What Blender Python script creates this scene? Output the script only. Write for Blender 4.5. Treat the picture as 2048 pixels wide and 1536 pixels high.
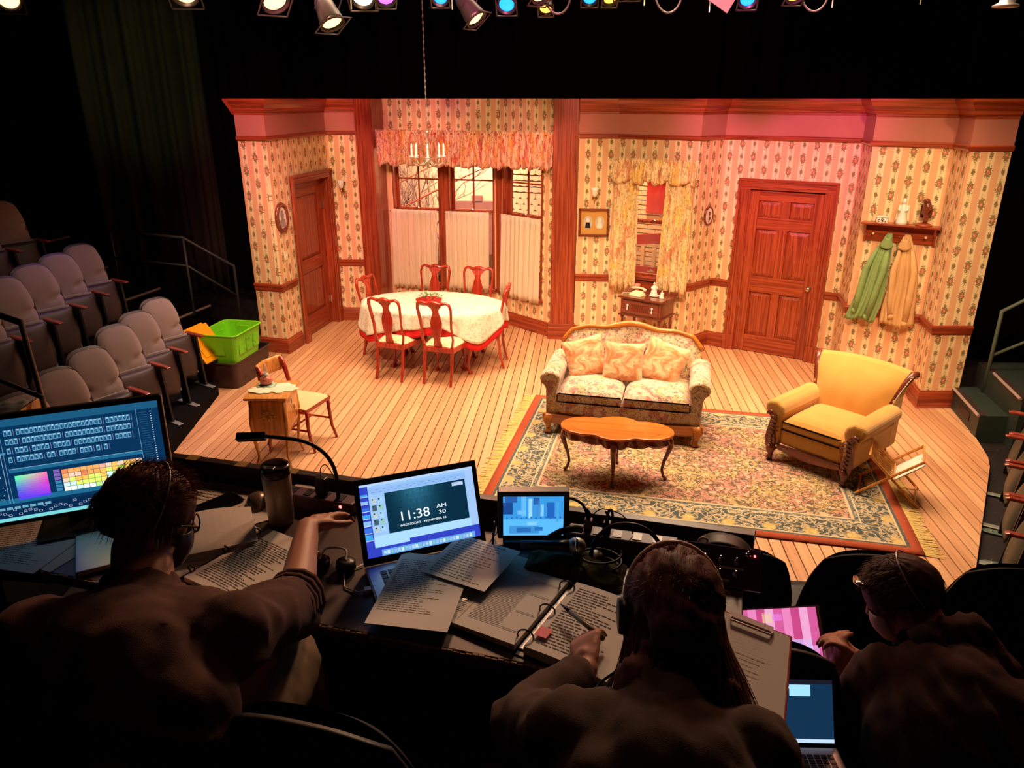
import bpy, bmesh, math, random
from mathutils import Vector, Matrix, noise as mnoise
random.seed(7)
R=math.radians
for o in list(bpy.data.objects): bpy.data.objects.remove(o)
sc=bpy.context.scene; COL=sc.collection
# ---------------------------------------------------------------- camera, world, exposure, lights
cam=bpy.data.cameras.new('camera'); cam.sensor_width=36; cam.lens=1512/2048*36; cam.clip_start=.05; cam.clip_end=200
co=bpy.data.objects.new('camera',cam); COL.objects.link(co); co.location=(0,0,3.05); co.rotation_euler=(R(90)-math.atan(571/1512),0,R(5.5)); sc.camera=co
w=bpy.data.worlds.new('dark_theatre'); sc.world=w; w.use_nodes=True; w.node_tree.nodes['Background'].inputs[0].default_value=(.012,.011,.013,1); w.node_tree.nodes['Background'].inputs[1].default_value=1
sc.view_settings.view_transform='Standard'; sc.view_settings.look='None'; sc.view_settings.gamma=1; sc.view_settings.exposure=0.0; sc.view_settings.use_curve_mapping=False
LK=.46
def spot(loc,aim,power,color,size=60,blend=.6,rad=.12):
    l=bpy.data.lights.new('stage_spot','SPOT'); l.energy=power*LK; l.color=color; l.spot_size=R(size); l.spot_blend=blend; l.shadow_soft_size=rad
    o=bpy.data.objects.new('stage_spot',l); COL.objects.link(o); o.location=loc
    o.rotation_euler=(Vector(aim)-Vector(loc)).to_track_quat('-Z','Y').to_euler(); return o
def area(loc,aim,power,color,sx,sy,spread=180):
    l=bpy.data.lights.new('wash_light','AREA'); l.energy=power*LK; l.color=color; l.shape='RECTANGLE'; l.size=sx; l.size_y=sy; l.spread=R(spread)
    o=bpy.data.objects.new('wash_light',l); COL.objects.link(o); o.location=loc
    o.rotation_euler=(Vector(aim)-Vector(loc)).to_track_quat('-Z','Y').to_euler(); return o
AMB=(1,.60,.30); PINK=(1,.30,.42); WRM=(1,.78,.52)
# front of house wash on the set walls
spot((-3.4,3.6,4.5),(-3.2,10.3,.8),1450,(1,.55,.36),46)
spot((-1.6,3.8,4.5),(-1.9,10.6,.9),1750,AMB,46)
spot((0.2,3.6,4.5),(0.4,9.8,.9),1600,AMB,46)
spot((1.8,3.6,4.5),(2.3,9.2,.8),1450,AMB,48)
spot((3.2,3.2,4.5),(3.5,8.2,.8),1050,AMB,48)
spot((0.4,5.0,4.4),(2.3,9.4,2.7),2100,(1,.16,.50),34,.8)
spot((-2.2,5.2,4.4),(-3.4,9.8,2.6),1300,(1,.20,.34),40,.8)
spot((-.4,5.2,4.4),(-1.6,10.7,2.9),1200,(1,.20,.40),40,.8)
# down light and back light on the floor and furniture
area((-1.6,7.6,4.3),(-1.5,7.3,0),330,(1,.66,.42),3.0,1.4,110)
area((1.5,7.0,4.3),(1.4,6.5,0),350,(1,.66,.40),3.0,1.4,110)
spot((-1.2,9.6,4.3),(-1.6,6.6,0),330,(1,.70,.46),75)
spot((1.2,8.6,4.3),(1.0,5.8,0),330,(1,.70,.46),75)
spot((3.0,7.6,4.3),(2.2,5.2,0),300,(1,.66,.40),70)
spot((-4.2,8.0,4.4),(-4.6,6.6,.5),210,(.62,.30,1),44,.7)
spot((-2.8,7.6,4.4),(-3.3,6.3,0),200,(1,.30,.42),34,.8)
spot((.3,9.9,4.2),(.9,13.7,3.9),420,(1,.05,.04),70,.9)
spot((-3.6,4.0,4.4),(-5.0,6.3,.8),70,(1,.62,.60),50,.8)
spot((-2.2,6.4,4.3),(-6.6,11.9,3.4),520,(.85,.80,.42),26,.9)
# spots added to brighten the tech table and crew, standing in for grid spill
spot((.7,5.6,4.3),(.0,1.5,2.0),800,(1,.66,.42),30,.9,.25)
spot((-.6,5.4,4.3),(-.9,1.4,2.0),820,(1,.48,.26),28,.9,.25)
spot((2.0,5.2,4.2),(.9,1.6,1.8),380,(1,.40,.22),26,.9,.25)
spot((-.5,2.5,4.2),(.2,1.25,2.2),34,(1,.50,.36),26,.9,.2)
spot((.3,2.4,4.2),(-.8,1.25,2.2),26,(1,.42,.24),26,.9,.2)
spot((1.7,2.6,4.0),(.9,1.65,1.8),28,(1,.42,.28),26,.9,.2)
spot((-1.2,4.2,4.0),(.72,1.72,1.82),150,(1,.50,.34),9,.9,.1)
# ---------------------------------------------------------------- node helpers
class S:
    def __init__(s,nt,o): s.nt=nt; s.o=o
    def _m(s,op,*a,clamp=False):
        n=s.nt.nodes.new('ShaderNodeMath'); n.operation=op; n.use_clamp=clamp
        for i,x in enumerate((s,)+a):
            if isinstance(x,S): s.nt.links.new(x.o,n.inputs[i])
            else: n.inputs[i].default_value=x
        return S(s.nt,n.outputs[0])
    def __add__(s,b): return s._m('ADD',b)
    def __radd__(s,b): return s._m('ADD',b)
    def __sub__(s,b): return s._m('SUBTRACT',b)
    def __rsub__(s,b): return (s*-1)+b
    def __mul__(s,b): return s._m('MULTIPLY',b)
    def __rmul__(s,b): return s._m('MULTIPLY',b)
    def __truediv__(s,b): return s._m('DIVIDE',b)
    def abs(s): return s._m('ABSOLUTE')
    def fr(s): return s._m('FRACT')
    def fl(s): return s._m('FLOOR')
    def mod(s,b): return s._m('FLOORED_MODULO',b)
    def sin(s): return s._m('SINE')
    def sqrt(s): return s._m('SQRT')
    def mn(s,b): return s._m('MINIMUM',b)
    def mx(s,b): return s._m('MAXIMUM',b)
    def st(s,a,b):   # smooth step
        n=s.nt.nodes.new('ShaderNodeMapRange'); n.interpolation_type='SMOOTHSTEP'; s.nt.links.new(s.o,n.inputs[0])
        n.inputs[1].default_value=a; n.inputs[2].default_value=b; n.inputs[3].default_value=0; n.inputs[4].default_value=1
        if a>b: n.inputs[1].default_value=b; n.inputs[2].default_value=a; n.inputs[3].default_value=1; n.inputs[4].default_value=0
        return S(s.nt,n.outputs[0])
class M:
    def __init__(s,name,rough=.5,spec=.4,metal=0,coat=0,alpha=1,trans=0,sheen=0):
        s.m=bpy.data.materials.new(name); s.m.use_nodes=True; s.nt=s.m.node_tree; s.b=s.nt.nodes['Principled BSDF']
        s.b.inputs['Roughness'].default_value=rough; s.b.inputs['Specular IOR Level'].default_value=spec; s.b.inputs['Metallic'].default_value=metal
        s.b.inputs['Coat Weight'].default_value=coat; s.b.inputs['Alpha'].default_value=alpha; s.b.inputs['Transmission Weight'].default_value=trans; s.b.inputs['Sheen Weight'].default_value=sheen
    def node(s,t): return s.nt.nodes.new(t)
    def co(s,kind='Object'):
        n=s.node('ShaderNodeTexCoord'); return n.outputs[kind]
    def xyz(s,kind='Object'):
        n=s.node('ShaderNodeSeparateXYZ'); s.nt.links.new(s.co(kind),n.inputs[0]); return [S(s.nt,n.outputs[i]) for i in range(3)]
    def vec(s,x,y,z=0):
        n=s.node('ShaderNodeCombineXYZ')
        for i,a in enumerate((x,y,z)):
            if isinstance(a,S): s.nt.links.new(a.o,n.inputs[i])
            else: n.inputs[i].default_value=a
        return n.outputs[0]
    def rnd(s): return S(s.nt,s.node('ShaderNodeObjectInfo').outputs['Random'])
    def noise(s,v,scale,detail=2,dist=0,rough=.5):
        n=s.node('ShaderNodeTexNoise'); s.nt.links.new(v,n.inputs['Vector']); n.inputs['Scale'].default_value=scale; n.inputs['Detail'].default_value=detail; n.inputs['Distortion'].default_value=dist; n.inputs['Roughness'].default_value=rough
        return S(s.nt,n.outputs['Fac'])
    def vor(s,v,scale,feat='F1',out='Distance'):
        n=s.node('ShaderNodeTexVoronoi'); n.feature=feat; s.nt.links.new(v,n.inputs['Vector']); n.inputs['Scale'].default_value=scale
        if out=='Color':
            q=s.node('ShaderNodeSeparateColor'); s.nt.links.new(n.outputs['Color'],q.inputs[0]); return S(s.nt,q.outputs[0])
        return S(s.nt,n.outputs[out])
    def mix(s,f,a,b):
        n=s.node('ShaderNodeMix'); n.data_type='RGBA'
        if isinstance(f,S): s.nt.links.new(f.o,n.inputs[0])
        else: n.inputs[0].default_value=f
        for i,c in ((6,a),(7,b)):
            if isinstance(c,(tuple,list)): n.inputs[i].default_value=(*c[:3],1)
            else: s.nt.links.new(c,n.inputs[i])
        return n.outputs[2]
    def col(s,c):
        if isinstance(c,(tuple,list)): s.b.inputs['Base Color'].default_value=(*c[:3],1)
        else: s.nt.links.new(c,s.b.inputs['Base Color'])
        return s
    def bump(s,h,strength=.3,dist=.002):
        n=s.node('ShaderNodeBump'); s.nt.links.new(h.o,n.inputs['Height']); n.inputs['Strength'].default_value=strength; n.inputs['Distance'].default_value=dist
        s.nt.links.new(n.outputs[0],s.b.inputs['Normal']); return s
    def emit(s,c,k):
        if isinstance(c,(tuple,list)): s.b.inputs['Emission Color'].default_value=(*c[:3],1)
        else: s.nt.links.new(c,s.b.inputs['Emission Color'])
        s.b.inputs['Emission Strength'].default_value=k; return s
def plain(name,c,rough=.5,var=.12,scale=9,bump=0,**k):
    m=M(name,rough,**k); v=m.co(); n=m.noise(v,scale,3)
    m.col(m.mix(n,tuple(x*(1-var) for x in c),tuple(min(1,x*(1+var)) for x in c)))
    if bump: m.bump(m.noise(v,scale*18,2),bump,.001)
    return m.m
def wood(name,a,b,axis='z',rough=.35,coat=.25,scale=1,kind='Object',dark=.45):
    m=M(name,rough,coat=coat); x,y,z=m.xyz(kind); k={'x':(1.6,55,55),'y':(55,1.6,55),'z':(55,55,1.6)}[axis]
    r=m.rnd()*37
    v=m.vec(x*(k[0]*scale)+r,y*(k[1]*scale)+r,z*(k[2]*scale)); n=m.noise(v,1,4,.6); n2=m.noise(v,.28,3,1.4)
    c=m.mix(n.st(.3,.7),a,b); c=m.mix((n2.st(.56,.72))*dark,c,tuple(q*.35 for q in a)); m.col(c); m.bump(n,.12,.0006)
    return m.m
def uvwood(name,a,b,rough=.35,coat=.25,dark=.45):   # grain runs along UV x
    m=M(name,rough,coat=coat); x,y,z=m.xyz('UV'); v=m.vec(x*1.3,y*32); n=m.noise(v,1,4,.6); n2=m.noise(v,.3,3,1.4)
    c=m.mix(n.st(.3,.7),a,b); c=m.mix((n2.st(.56,.72))*dark,c,tuple(q*.35 for q in a)); m.col(c); return m.m
# ---------------------------------------------------------------- materials
MT={}
MAH1,MAH2=(.19,.024,.010),(.40,.078,.025)
MT['mah_z']=wood('mahogany_upright',MAH1,MAH2,'z'); MT['mah_x']=wood('mahogany_level',MAH1,MAH2,'x'); MT['mah_uv']=uvwood('mahogany_trim',MAH1,MAH2)
MT['cherry']=wood('cherry_chair_wood',(.25,.018,.010),(.50,.050,.022),'z',.22,.6,1,dark=.3)
MT['darkwood']=wood('dark_carved_wood',(.10,.020,.012),(.24,.055,.028),'x',.28,.5)
MT['oakleg']=wood('orange_oak',(.44,.125,.016),(.66,.24,.04),'x',.3,.5)
MT['oakz']=wood('honey_oak',(.50,.19,.035),(.78,.36,.09),'z',.3,.4)
MT['tabletop']=wood('orange_veneer',(.52,.085,.004),(.74,.17,.008),'x',.3,.35,.6)
def wallpaper(name,tint=(1,1,1)):
    m=M(name,.85,.15); u,v,_=m.xyz('UV'); p=.142
    q=u/p; c=q.fl(); fu=(q.fr()-.5); X=fu*p; vv=v/.30+c.mod(2)*.5; fv=vv.fr()-.5; Y=fv*.30
    uv=m.vec(u,v); leaf=m.noise(uv,75,2,.5); leaf2=m.noise(uv,110,1)
    T=lambda a:tuple(x*y for x,y in zip(a,tint))
    base=m.mix(fu.abs().st(.24,.28),T((.86,.70,.42)),T((.80,.47,.27)))
    lines=((fu*(2*math.pi*22)).sin()).st(.2,.8)*fu.abs().st(.30,.32)
    base=m.mix(lines*.55,base,T((.66,.30,.17)))
    edge=((fu.abs()-.275).abs()).st(.012,.004)
    base=m.mix(edge*.5,base,T((.74,.40,.2)))
    r=((X*X)/(.035*.035)+(Y*Y)/(.066*.066)).sqrt()
    rb=((X*X)/(.025*.025)+((fv.abs()-.5)*.30)*((fv.abs()-.5)*.30)/(.042*.042)).sqrt()
    bm=(r+leaf*2.2).st(2.05,1.9).mx((rb+leaf2*1.7).st(1.62,1.48))
    sx=X-(Y*55).sin()*.007
    vine=(sx.abs()+leaf2*.050).st(.030,.025)*Y.abs().st(.05,.07)*leaf.st(.42,.5)
    base=m.mix(vine*.85,base,T((.30,.20,.08)))
    base=m.mix(bm*.92,base,T((.22,.15,.06)))
    r2=((X*X)/(.017*.017)+(Y*Y)/(.026*.026)).sqrt()+(leaf2-.5)*2.6
    base=m.mix(r2.st(1.0,.8),base,T((.58,.17,.10)))
    base=m.mix((r2+(leaf-.5)*2).st(.42,.3),base,T((.80,.42,.28)))
    wear=m.noise(m.vec(u,v),1.3,4)
    base=m.mix(wear.st(.5,.8)*.18,base,T((.70,.45,.28)))
    m.col(base); return m.m
MT['paper']=wallpaper('striped_floral_wallpaper')
MT['frieze']=plain('dusty_rose_paint',(.44,.16,.12),.8,.08,3)
MT['friezegrey']=plain('grey_rose_paint',(.42,.30,.27),.8,.06,3)
def board(name):
    m=M(name,.42,.4,coat=.1); x,y,z=m.xyz(); r=m.rnd(); v=m.vec(x*38+r*51,y*1.1+r*9,z*5); n=m.noise(v,1,4,.4); n2=m.noise(m.vec(x*120+r*20,y*2.5),1,2)
    a=m.mix(r,(.50,.235,.115),(.66,.355,.18)); b=m.mix(r,(.64,.33,.17),(.78,.46,.25)); c=m.mix(n.st(.3,.7),a,b); c=m.mix(n2.st(.60,.72)*.35,c,(.36,.14,.06))
    s=m.noise(m.co('Object'),1.7,4); c=m.mix(s.st(.55,.75)*.18,c,(.5,.22,.1)); m.col(c); return m.m
MT['board']=board('stage_oak_board')
def floral(name,base,reds,gold,green,sc_=14,sq=1):
    m=M(name,.8,.2,sheen=.2); x,y,z=m.xyz(); v=m.vec(x*sq,y*sq,z*(1 if sq==1 else .75)); n=m.noise(v,sc_*.55,2,1.2); n2=m.noise(v,sc_*1.3,2,.8); n3=m.noise(v,sc_*2.2,3,1.5); b2=m.noise(v,sc_*.4,1,.5)
    c=m.mix(n.st(.52,.60),base,reds); c=m.mix(b2.st(.54,.62)*.8,c,gold); c=m.mix((n2-.5).abs().st(.035,.012)*.8,c,green); c=m.mix(n3.st(.62,.66)*.7,c,tuple(x*.5 for x in reds)); m.col(c)
    m.bump(m.noise(v,160,1),.15,.001); return m.m
MT['valance']=floral('autumn_floral_cotton',(.80,.50,.32),(.62,.13,.08),(.80,.38,.09),(.13,.10,.04),13,2.4)
MT['drape']=floral('yellow_floral_cotton',(.85,.64,.36),(.70,.30,.16),(.84,.55,.14),(.25,.20,.08),11,2.0)
MT['tapestry']=floral('tapestry_upholstery',(.66,.52,.38),(.52,.24,.19),(.60,.42,.20),(.09,.085,.07),17)
MT['seatfab']=floral('cream_brocade',(.80,.68,.44),(.62,.50,.30),(.74,.62,.34),(.36,.34,.18),26)
def gold():
    m=M('gold_chenille',.9,.15,sheen=.35); v=m.co(); n=m.noise(v,5,3); x,y,z=m.xyz(); f=m.noise(m.vec(x*20,y*20,z*2),1,2)
    m.col(m.mix(n,(.54,.27,.055),(.66,.37,.10))); m.bump(f*.6+m.noise(v,240,1)*.4,.35,.002); return m.m
MT['gold']=gold()
MT['velvet']=None
m=M('peach_crushed_velvet',.7,.3,sheen=.5); v=m.co(); n=m.noise(v,7,3,1.5); c=m.mix(n.st(.35,.65),(.80,.50,.28),(.62,.20,.06)); m.col(c); m.bump(m.noise(v,9,3,2),.6,.02); MT['velvet']=m.m
m=M('lace_tablecloth',.9,.1); u,v_,_=m.xyz(); vv=m.co(); n=m.noise(vv,17,2,1.3); n2=m.noise(vv,30,2,.8)
r_=((u*u)/(1.15*1.15)+(v_*v_)/(.9*.9)).sqrt()
c=m.mix((n-.5).abs().st(.03,.01)*.6,(.74,.69,.58),(.30,.26,.18)); c=m.mix(n2.st(.60,.66)*r_.st(.35,.6)*.6,c,(.62,.34,.24)); m.col(c); m.bump(n2,.2,.001); MT['lace']=m.m
MT['redcloth']=plain('crimson_undercloth',(.62,.012,.018),.8,.15,6)
m=M('oriental_rug',.95,.05); u,v_,_=m.xyz('UV'); RW,RH=3.3,2.44
d=u.mn(RW-u).mn(v_.mn(RH-v_)); uv=m.vec(u,v_); sy=m.vec((u-RW/2).abs(),(v_-RH/2).abs())
n=m.noise(sy,11,2,1.6); n2=m.noise(sy,24,2,1.0); n3=m.noise(sy,3.2,2); n4=m.noise(sy,34,1,.5); n5=m.noise(uv,1.4,2)
fld=m.mix(n3.st(.42,.56),(.52,.25,.19),(.46,.34,.15)); fld=m.mix(n5.st(.5,.62)*.5,fld,(.50,.38,.14)); fld=m.mix((n-.5).abs().st(.06,.03)*.9,fld,(.09,.08,.06)); fld=m.mix((n2-.45).abs().st(.03,.012)*.8,fld,(.10,.07,.06)); fld=m.mix(n2.st(.58,.63)*.8,fld,(.62,.50,.36)); fld=m.mix(n4.st(.64,.68)*.8,fld,(.42,.10,.07))
t=(u*math.pi/.30).sin().abs()*(v_*math.pi/.31).sin().abs()
bd=m.mix((n-.5).abs().st(.07,.03),(.075,.095,.09),(.48,.40,.27)); bd=m.mix(n2.st(.58,.63)*.9,bd,(.50,.37,.18)); bd=m.mix(n4.st(.63,.68)*.8,bd,(.14,.15,.14)); bd=m.mix((t*1).st(.80,.95)*.6,bd,(.76,.54,.16))
c=m.mix(d.st(.395,.400),bd,fld)
for a,b,k in ((.385,.41,(.16,.17,.16)),(.355,.365,(.62,.52,.36)),(.40,.42,(.60,.46,.30)),(.078,.10,(.10,.11,.10)),(.10,.115,(.60,.48,.30))):
    mk=d.st(a-.002,a+.002)*d.st(b+.002,b-.002); c=m.mix(mk,c,k)
c=m.mix(d.st(.078,.074),c,(.40,.085,.04)); m.col(c); m.bump(m.noise(uv,220,1),.4,.003); MT['rug']=m.m
MT['fringe']=plain('gold_fringe',(.66,.50,.16),.9,.25,40)
m=M('sheer_curtain',.9,.1,alpha=.90); x,y,z=m.xyz(); w1=m.noise(m.vec(x*22,0,z*.4),1,2); m.col(m.mix(w1,(.84,.70,.52),(.94,.86,.72))); m.b.inputs['Transmission Weight'].default_value=0
n=m.node('ShaderNodeBsdfTranslucent'); n.inputs[0].default_value=(.9,.72,.5,1); a=m.node('ShaderNodeMixShader'); a.inputs[0].default_value=.3
out=m.nt.nodes['Material Output']; m.nt.links.new(m.b.outputs[0],a.inputs[1]); m.nt.links.new(n.outputs[0],a.inputs[2]); m.nt.links.new(a.outputs[0],out.inputs[0]); MT['sheer']=m.m
MT['brass']=plain('brass',(.62,.42,.16),.28,.1,metal=1); MT['chrome']=plain('chrome',(.72,.70,.66),.2,.05,metal=1); MT['steel']=plain('galvanised_steel',(.42,.46,.42),.45,.2,metal=.8)
MT['glasswhite']=plain('frosted_glass',(.86,.82,.74),.3,.03); MT['ivory']=plain('ivory_plastic',(.84,.76,.52),.4,.03); MT['white']=plain('white_ceramic',(.84,.80,.74),.25,.04)
MT['black']=plain('black_plastic',(.012,.011,.013),.35,.1); MT['blackmatt']=plain('black_paint',(.005,.0045,.005),.9,.2,5,spec=.05); MT['rubber']=plain('black_cable_rubber',(.012,.011,.012),.45,.1)
MT['duv']=plain('black_duvetyne',(.0045,.003,.0035),.95,.3,3,spec=.0); MT['duv_greenlit']=plain('green_lit_black_drape',(.05,.052,.03),.95,.3,3,spec=.1)  # second drape colour paints the greenish light into the black cloth
MT['darkfloor']=None
m=M('scuffed_black_floor',.6,.3); v=m.co(); n=m.noise(v,9,4); s=m.noise(v,42,2); c=m.mix(n,(.009,.006,.007),(.022,.016,.015)); c=m.mix(s.st(.70,.74)*.6,c,(.28,.2,.15)); m.col(c); m.bump(n,.2,.003); MT['darkfloor']=m.m
m=M('worn_table_paint',.42,.45); v=m.co(); n=m.noise(v,6,4); s=m.noise(v,26,3,1); c=m.mix(n,(.030,.014,.011),(.060,.030,.022)); c=m.mix(s.st(.68,.72)*.5,c,(.20,.12,.08)); m.col(c); m.bump(s,.15,.002); MT['tablepaint']=m.m
m=M('grey_theatre_plush',.9,.15,sheen=.4); v=m.co(); n=m.noise(v,6,2); m.col(m.mix(n,(.23,.17,.17),(.30,.235,.23))); m.bump(m.noise(v,200,1),.3,.001); MT['plush']=m.m
MT['shell']=plain('brown_seat_shell',(.045,.026,.023),.5,.15); MT['armwood']=wood('red_armrest_wood',(.22,.03,.02),(.38,.07,.04),'x',.3,.5)
MT['blkseat']=plain('black_seat_vinyl',(.014,.011,.011),.5,.2,5); MT['greenseat']=plain('green_black_seat',(.035,.045,.038),.4,.15,6)
MT['greenstep']=plain('green_black_step',(.030,.045,.038),.45,.3,7)
MT['skinw']=plain('skin_warm',(.50,.235,.145),.5,.08,14,spec=.35); MT['hairbr']=plain('auburn_hair',(.13,.040,.020),.6,.3,30,spec=.3); MT['hairdk']=plain('dark_brown_hair',(.075,.028,.016),.6,.3,30,spec=.3); MT['hairgy']=plain('greying_brown_hair',(.17,.062,.042),.62,.5,40,spec=.25)
MT['shirt']=plain('brown_sweatshirt',(.075,.028,.018),.95,.35,26,.6); MT['shirt2']=plain('taupe_cardigan',(.085,.048,.030),.95,.35,26,.6); MT['shirt3']=plain('dark_brown_hoodie',(.052,.022,.015),.95,.35,26,.6)
MT['khaki']=plain('khaki_cotton',(.30,.185,.105),.9,.15,9); MT['darkpants']=plain('dark_cotton',(.035,.022,.022),.9,.2,9)
MT['sheet']=plain('white_paper',(.76,.70,.62),.8,.03,2); MT['ink']=plain('printed_ink',(.10,.08,.07),.8,.05)
MT['silver']=plain('silver_aluminium',(.52,.50,.52),.35,.05,metal=.6)
def emis(name,c,k):
    m=M(name,.4); m.col(tuple(x*.1 for x in c)); m.emit(c,k); return m.m
def vcol(name,k):   # print or screen content, colour per rectangle
    m=M(name,.5,.3); a=m.node('ShaderNodeVertexColor'); a.layer_name='Col'
    if k: m.col((.01,.01,.01)); m.emit(a.outputs[0],k)
    else: m.col(a.outputs[0]); m.b.inputs['Roughness'].default_value=.8
    return m.m
MT['screen']=vcol('lit_screen',1.15); MT['print']=vcol('flat_print',0)
# ---------------------------------------------------------------- mesh helpers
class MB:
    def __init__(s): s.v=[]; s.f=[]; s.uv={}; s.c={}; s.X=Matrix.Identity(4)
    def at(s,M_): s.X=M_; return s
    def add(s,vs,fs,uv=None,col=None):
        b=len(s.v); s.v+=[s.X@Vector(p) for p in vs]
        for i,f in enumerate(fs):
            if uv: s.uv[len(s.f)]=uv[i]
            if col: s.c[len(s.f)]=col
            s.f.append([b+k for k in f])
        return s
    def box(s,x0,x1,y0,y1,z0,z1):
        return s.add([(x0,y0,z0),(x1,y0,z0),(x1,y1,z0),(x0,y1,z0),(x0,y0,z1),(x1,y0,z1),(x1,y1,z1),(x0,y1,z1)],[(3,2,1,0),(4,5,6,7),(0,1,5,4),(1,2,6,5),(2,3,7,6),(3,0,4,7)])
    def prism(s,poly,a0,a1,plane='xy'):
        n=len(poly); P={'xy':lambda p,a:(p[0],p[1],a),'xz':lambda p,a:(p[0],a,p[1]),'yz':lambda p,a:(a,p[0],p[1])}[plane]
        vs=[P(p,a0) for p in poly]+[P(p,a1) for p in poly]
        return s.add(vs,[list(range(n))[::-1],list(range(n,2*n))]+[(i,(i+1)%n,n+(i+1)%n,n+i) for i in range(n)])
    def tube(s,pts,rad,n=8,flat=1,cap=True):
        pts=[Vector(p) for p in pts]; rad=rad if isinstance(rad,(list,tuple)) else [rad]*len(pts)
        vs=[]; up=None
        for i,p in enumerate(pts):
            t=(pts[min(i+1,len(pts)-1)]-pts[max(i-1,0)]); t.normalize()
            if up is None: up=t.orthogonal().normalized() if abs(t.z)>.9 else Vector((0,0,1)).cross(t).normalized()
            up=(up-t*up.dot(t)); up=up.normalized() if up.length>1e-6 else t.orthogonal().normalized()
            w_=t.cross(up)
            for k in range(n):
                a=2*math.pi*k/n; vs.append(p+up*(math.cos(a)*rad[i])+w_*(math.sin(a)*rad[i]*flat))
        fs=[(i*n+k,i*n+(k+1)%n,(i+1)*n+(k+1)%n,(i+1)*n+k) for i in range(len(pts)-1) for k in range(n)]
        if cap: fs+=[list(range(n))[::-1],list(range((len(pts)-1)*n,len(pts)*n))]
        return s.add(vs,fs)
    def lathe(s,prof,n=16,c=(0,0,0),sq=None):
        vs=[];N=len(prof)
        for r,z in prof:
            for k in range(n):
                a=2*math.pi*k/n; vs.append((c[0]+math.cos(a)*max(r,1e-4),c[1]+math.sin(a)*max(r,1e-4),c[2]+z))
        fs=[(i*n+k,i*n+(k+1)%n,(i+1)*n+(k+1)%n,(i+1)*n+k) for i in range(N-1) for k in range(n)]+[list(range(n))[::-1],list(range((N-1)*n,N*n))]
        return s.add(vs,fs)
    def ball(s,c,r,n=10,m_=7):
        r=r if isinstance(r,(tuple,list)) else (r,r,r)
        vs=[];fs=[]
        for i in range(m_+1):
            t=math.pi*i/m_
            for k in range(n):
                a=2*math.pi*k/n; vs.append((c[0]+r[0]*math.sin(t)*math.cos(a)+1e-5*math.cos(a),c[1]+r[1]*math.sin(t)*math.sin(a)+1e-5*math.sin(a),c[2]-r[2]*math.cos(t)))
        fs=[(i*n+k,i*n+(k+1)%n,(i+1)*n+(k+1)%n,(i+1)*n+k) for i in range(m_) for k in range(n)]+[list(range(n))[::-1],list(range(m_*n,m_*n+n))]
        return s.add(vs,fs)
    def grid(s,fn,nu,nv,th=0,uvs=None):
        vs=[fn(i/nu,j/nv) for j in range(nv+1) for i in range(nu+1)]; W=nu+1
        fs=[(j*W+i,j*W+i+1,(j+1)*W+i+1,(j+1)*W+i) for j in range(nv) for i in range(nu)]
        uv=[[uvs(i/nu,j/nv),uvs((i+1)/nu,j/nv),uvs((i+1)/nu,(j+1)/nv),uvs(i/nu,(j+1)/nv)] for j in range(nv) for i in range(nu)] if uvs else None
        return s.add(vs,fs,uv)
    def rect(s,x,y,w_,h,c,z=0):   # flat coloured rectangle for prints
        return s.add([(x,y,z),(x+w_,y,z),(x+w_,y+h,z),(x,y+h,z)],[(0,1,2,3)],None,c)
    def build(s,name,mat,parent=None,smooth=False,bevel=0,solid=0,seg=2,sub=0,loc=None,rot=None,ang=35):
        me=bpy.data.meshes.new(name); me.from_pydata([tuple(v) for v in s.v],[],s.f)
        if s.uv:
            l=me.uv_layers.new(name='UVMap')
            for i,p in enumerate(me.polygons):
                if i in s.uv:
                    for k,li in enumerate(p.loop_indices): l.data[li].uv=s.uv[i][k]
        if s.c:
            a=me.color_attributes.new('Col','FLOAT_COLOR','CORNER')
            for i,p in enumerate(me.polygons):
                for li in p.loop_indices: a.data[li].color=(*s.c[i],1)
        me.materials.append(MT[mat] if isinstance(mat,str) else mat); me.validate()
        if smooth: me.polygons.foreach_set('use_smooth',[True]*len(me.polygons))
        o=bpy.data.objects.new(name,me); COL.objects.link(o)
        if parent: o.parent=parent
        if loc: o.location=loc
        if rot: o.rotation_euler=rot
        if solid: q=o.modifiers.new('s','SOLIDIFY'); q.thickness=solid; q.offset=0
        if sub: q=o.modifiers.new('u','SUBSURF'); q.levels=sub; q.render_levels=sub
        if bevel: q=o.modifiers.new('b','BEVEL'); q.width=bevel; q.segments=seg; q.limit_method='ANGLE'; q.angle_limit=R(ang); q.use_clamp_overlap=True
        return o
def tag(o,label=None,cat=None,group=None,kind=None):
    if label: o['label']=label
    if cat: o['category']=cat
    if group: o['group']=group
    if kind: o['kind']=kind
    return o
def thing(name,label,cat,loc=(0,0,0),rz=0,group=None,rot=None):
    o=bpy.data.objects.new(name,None); COL.objects.link(o); o.location=loc; o.rotation_euler=rot or (0,0,rz); o.empty_display_size=.05
    return tag(o,label,cat,group)
def struct(o): o['kind']='structure'; return o
def copy_tree(o,parent=None):
    c=o.copy(); COL.objects.link(c); c.parent=parent
    for ch in [x for x in KIDS(o)]: copy_tree(ch,c)
    return c
def KIDS(o): return [x for x in bpy.data.objects if x.parent==o]
def dup(root,loc,rz,label,group=None,rot=None):
    c=copy_tree(root); c.location=loc; c.rotation_euler=rot or (0,0,rz); tag(c,label,None,group); return c
TM=Matrix.Translation; RX=lambda a:Matrix.Rotation(R(a),4,'X'); RY=lambda a:Matrix.Rotation(R(a),4,'Y'); RZ=lambda a:Matrix.Rotation(R(a),4,'Z')
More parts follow.
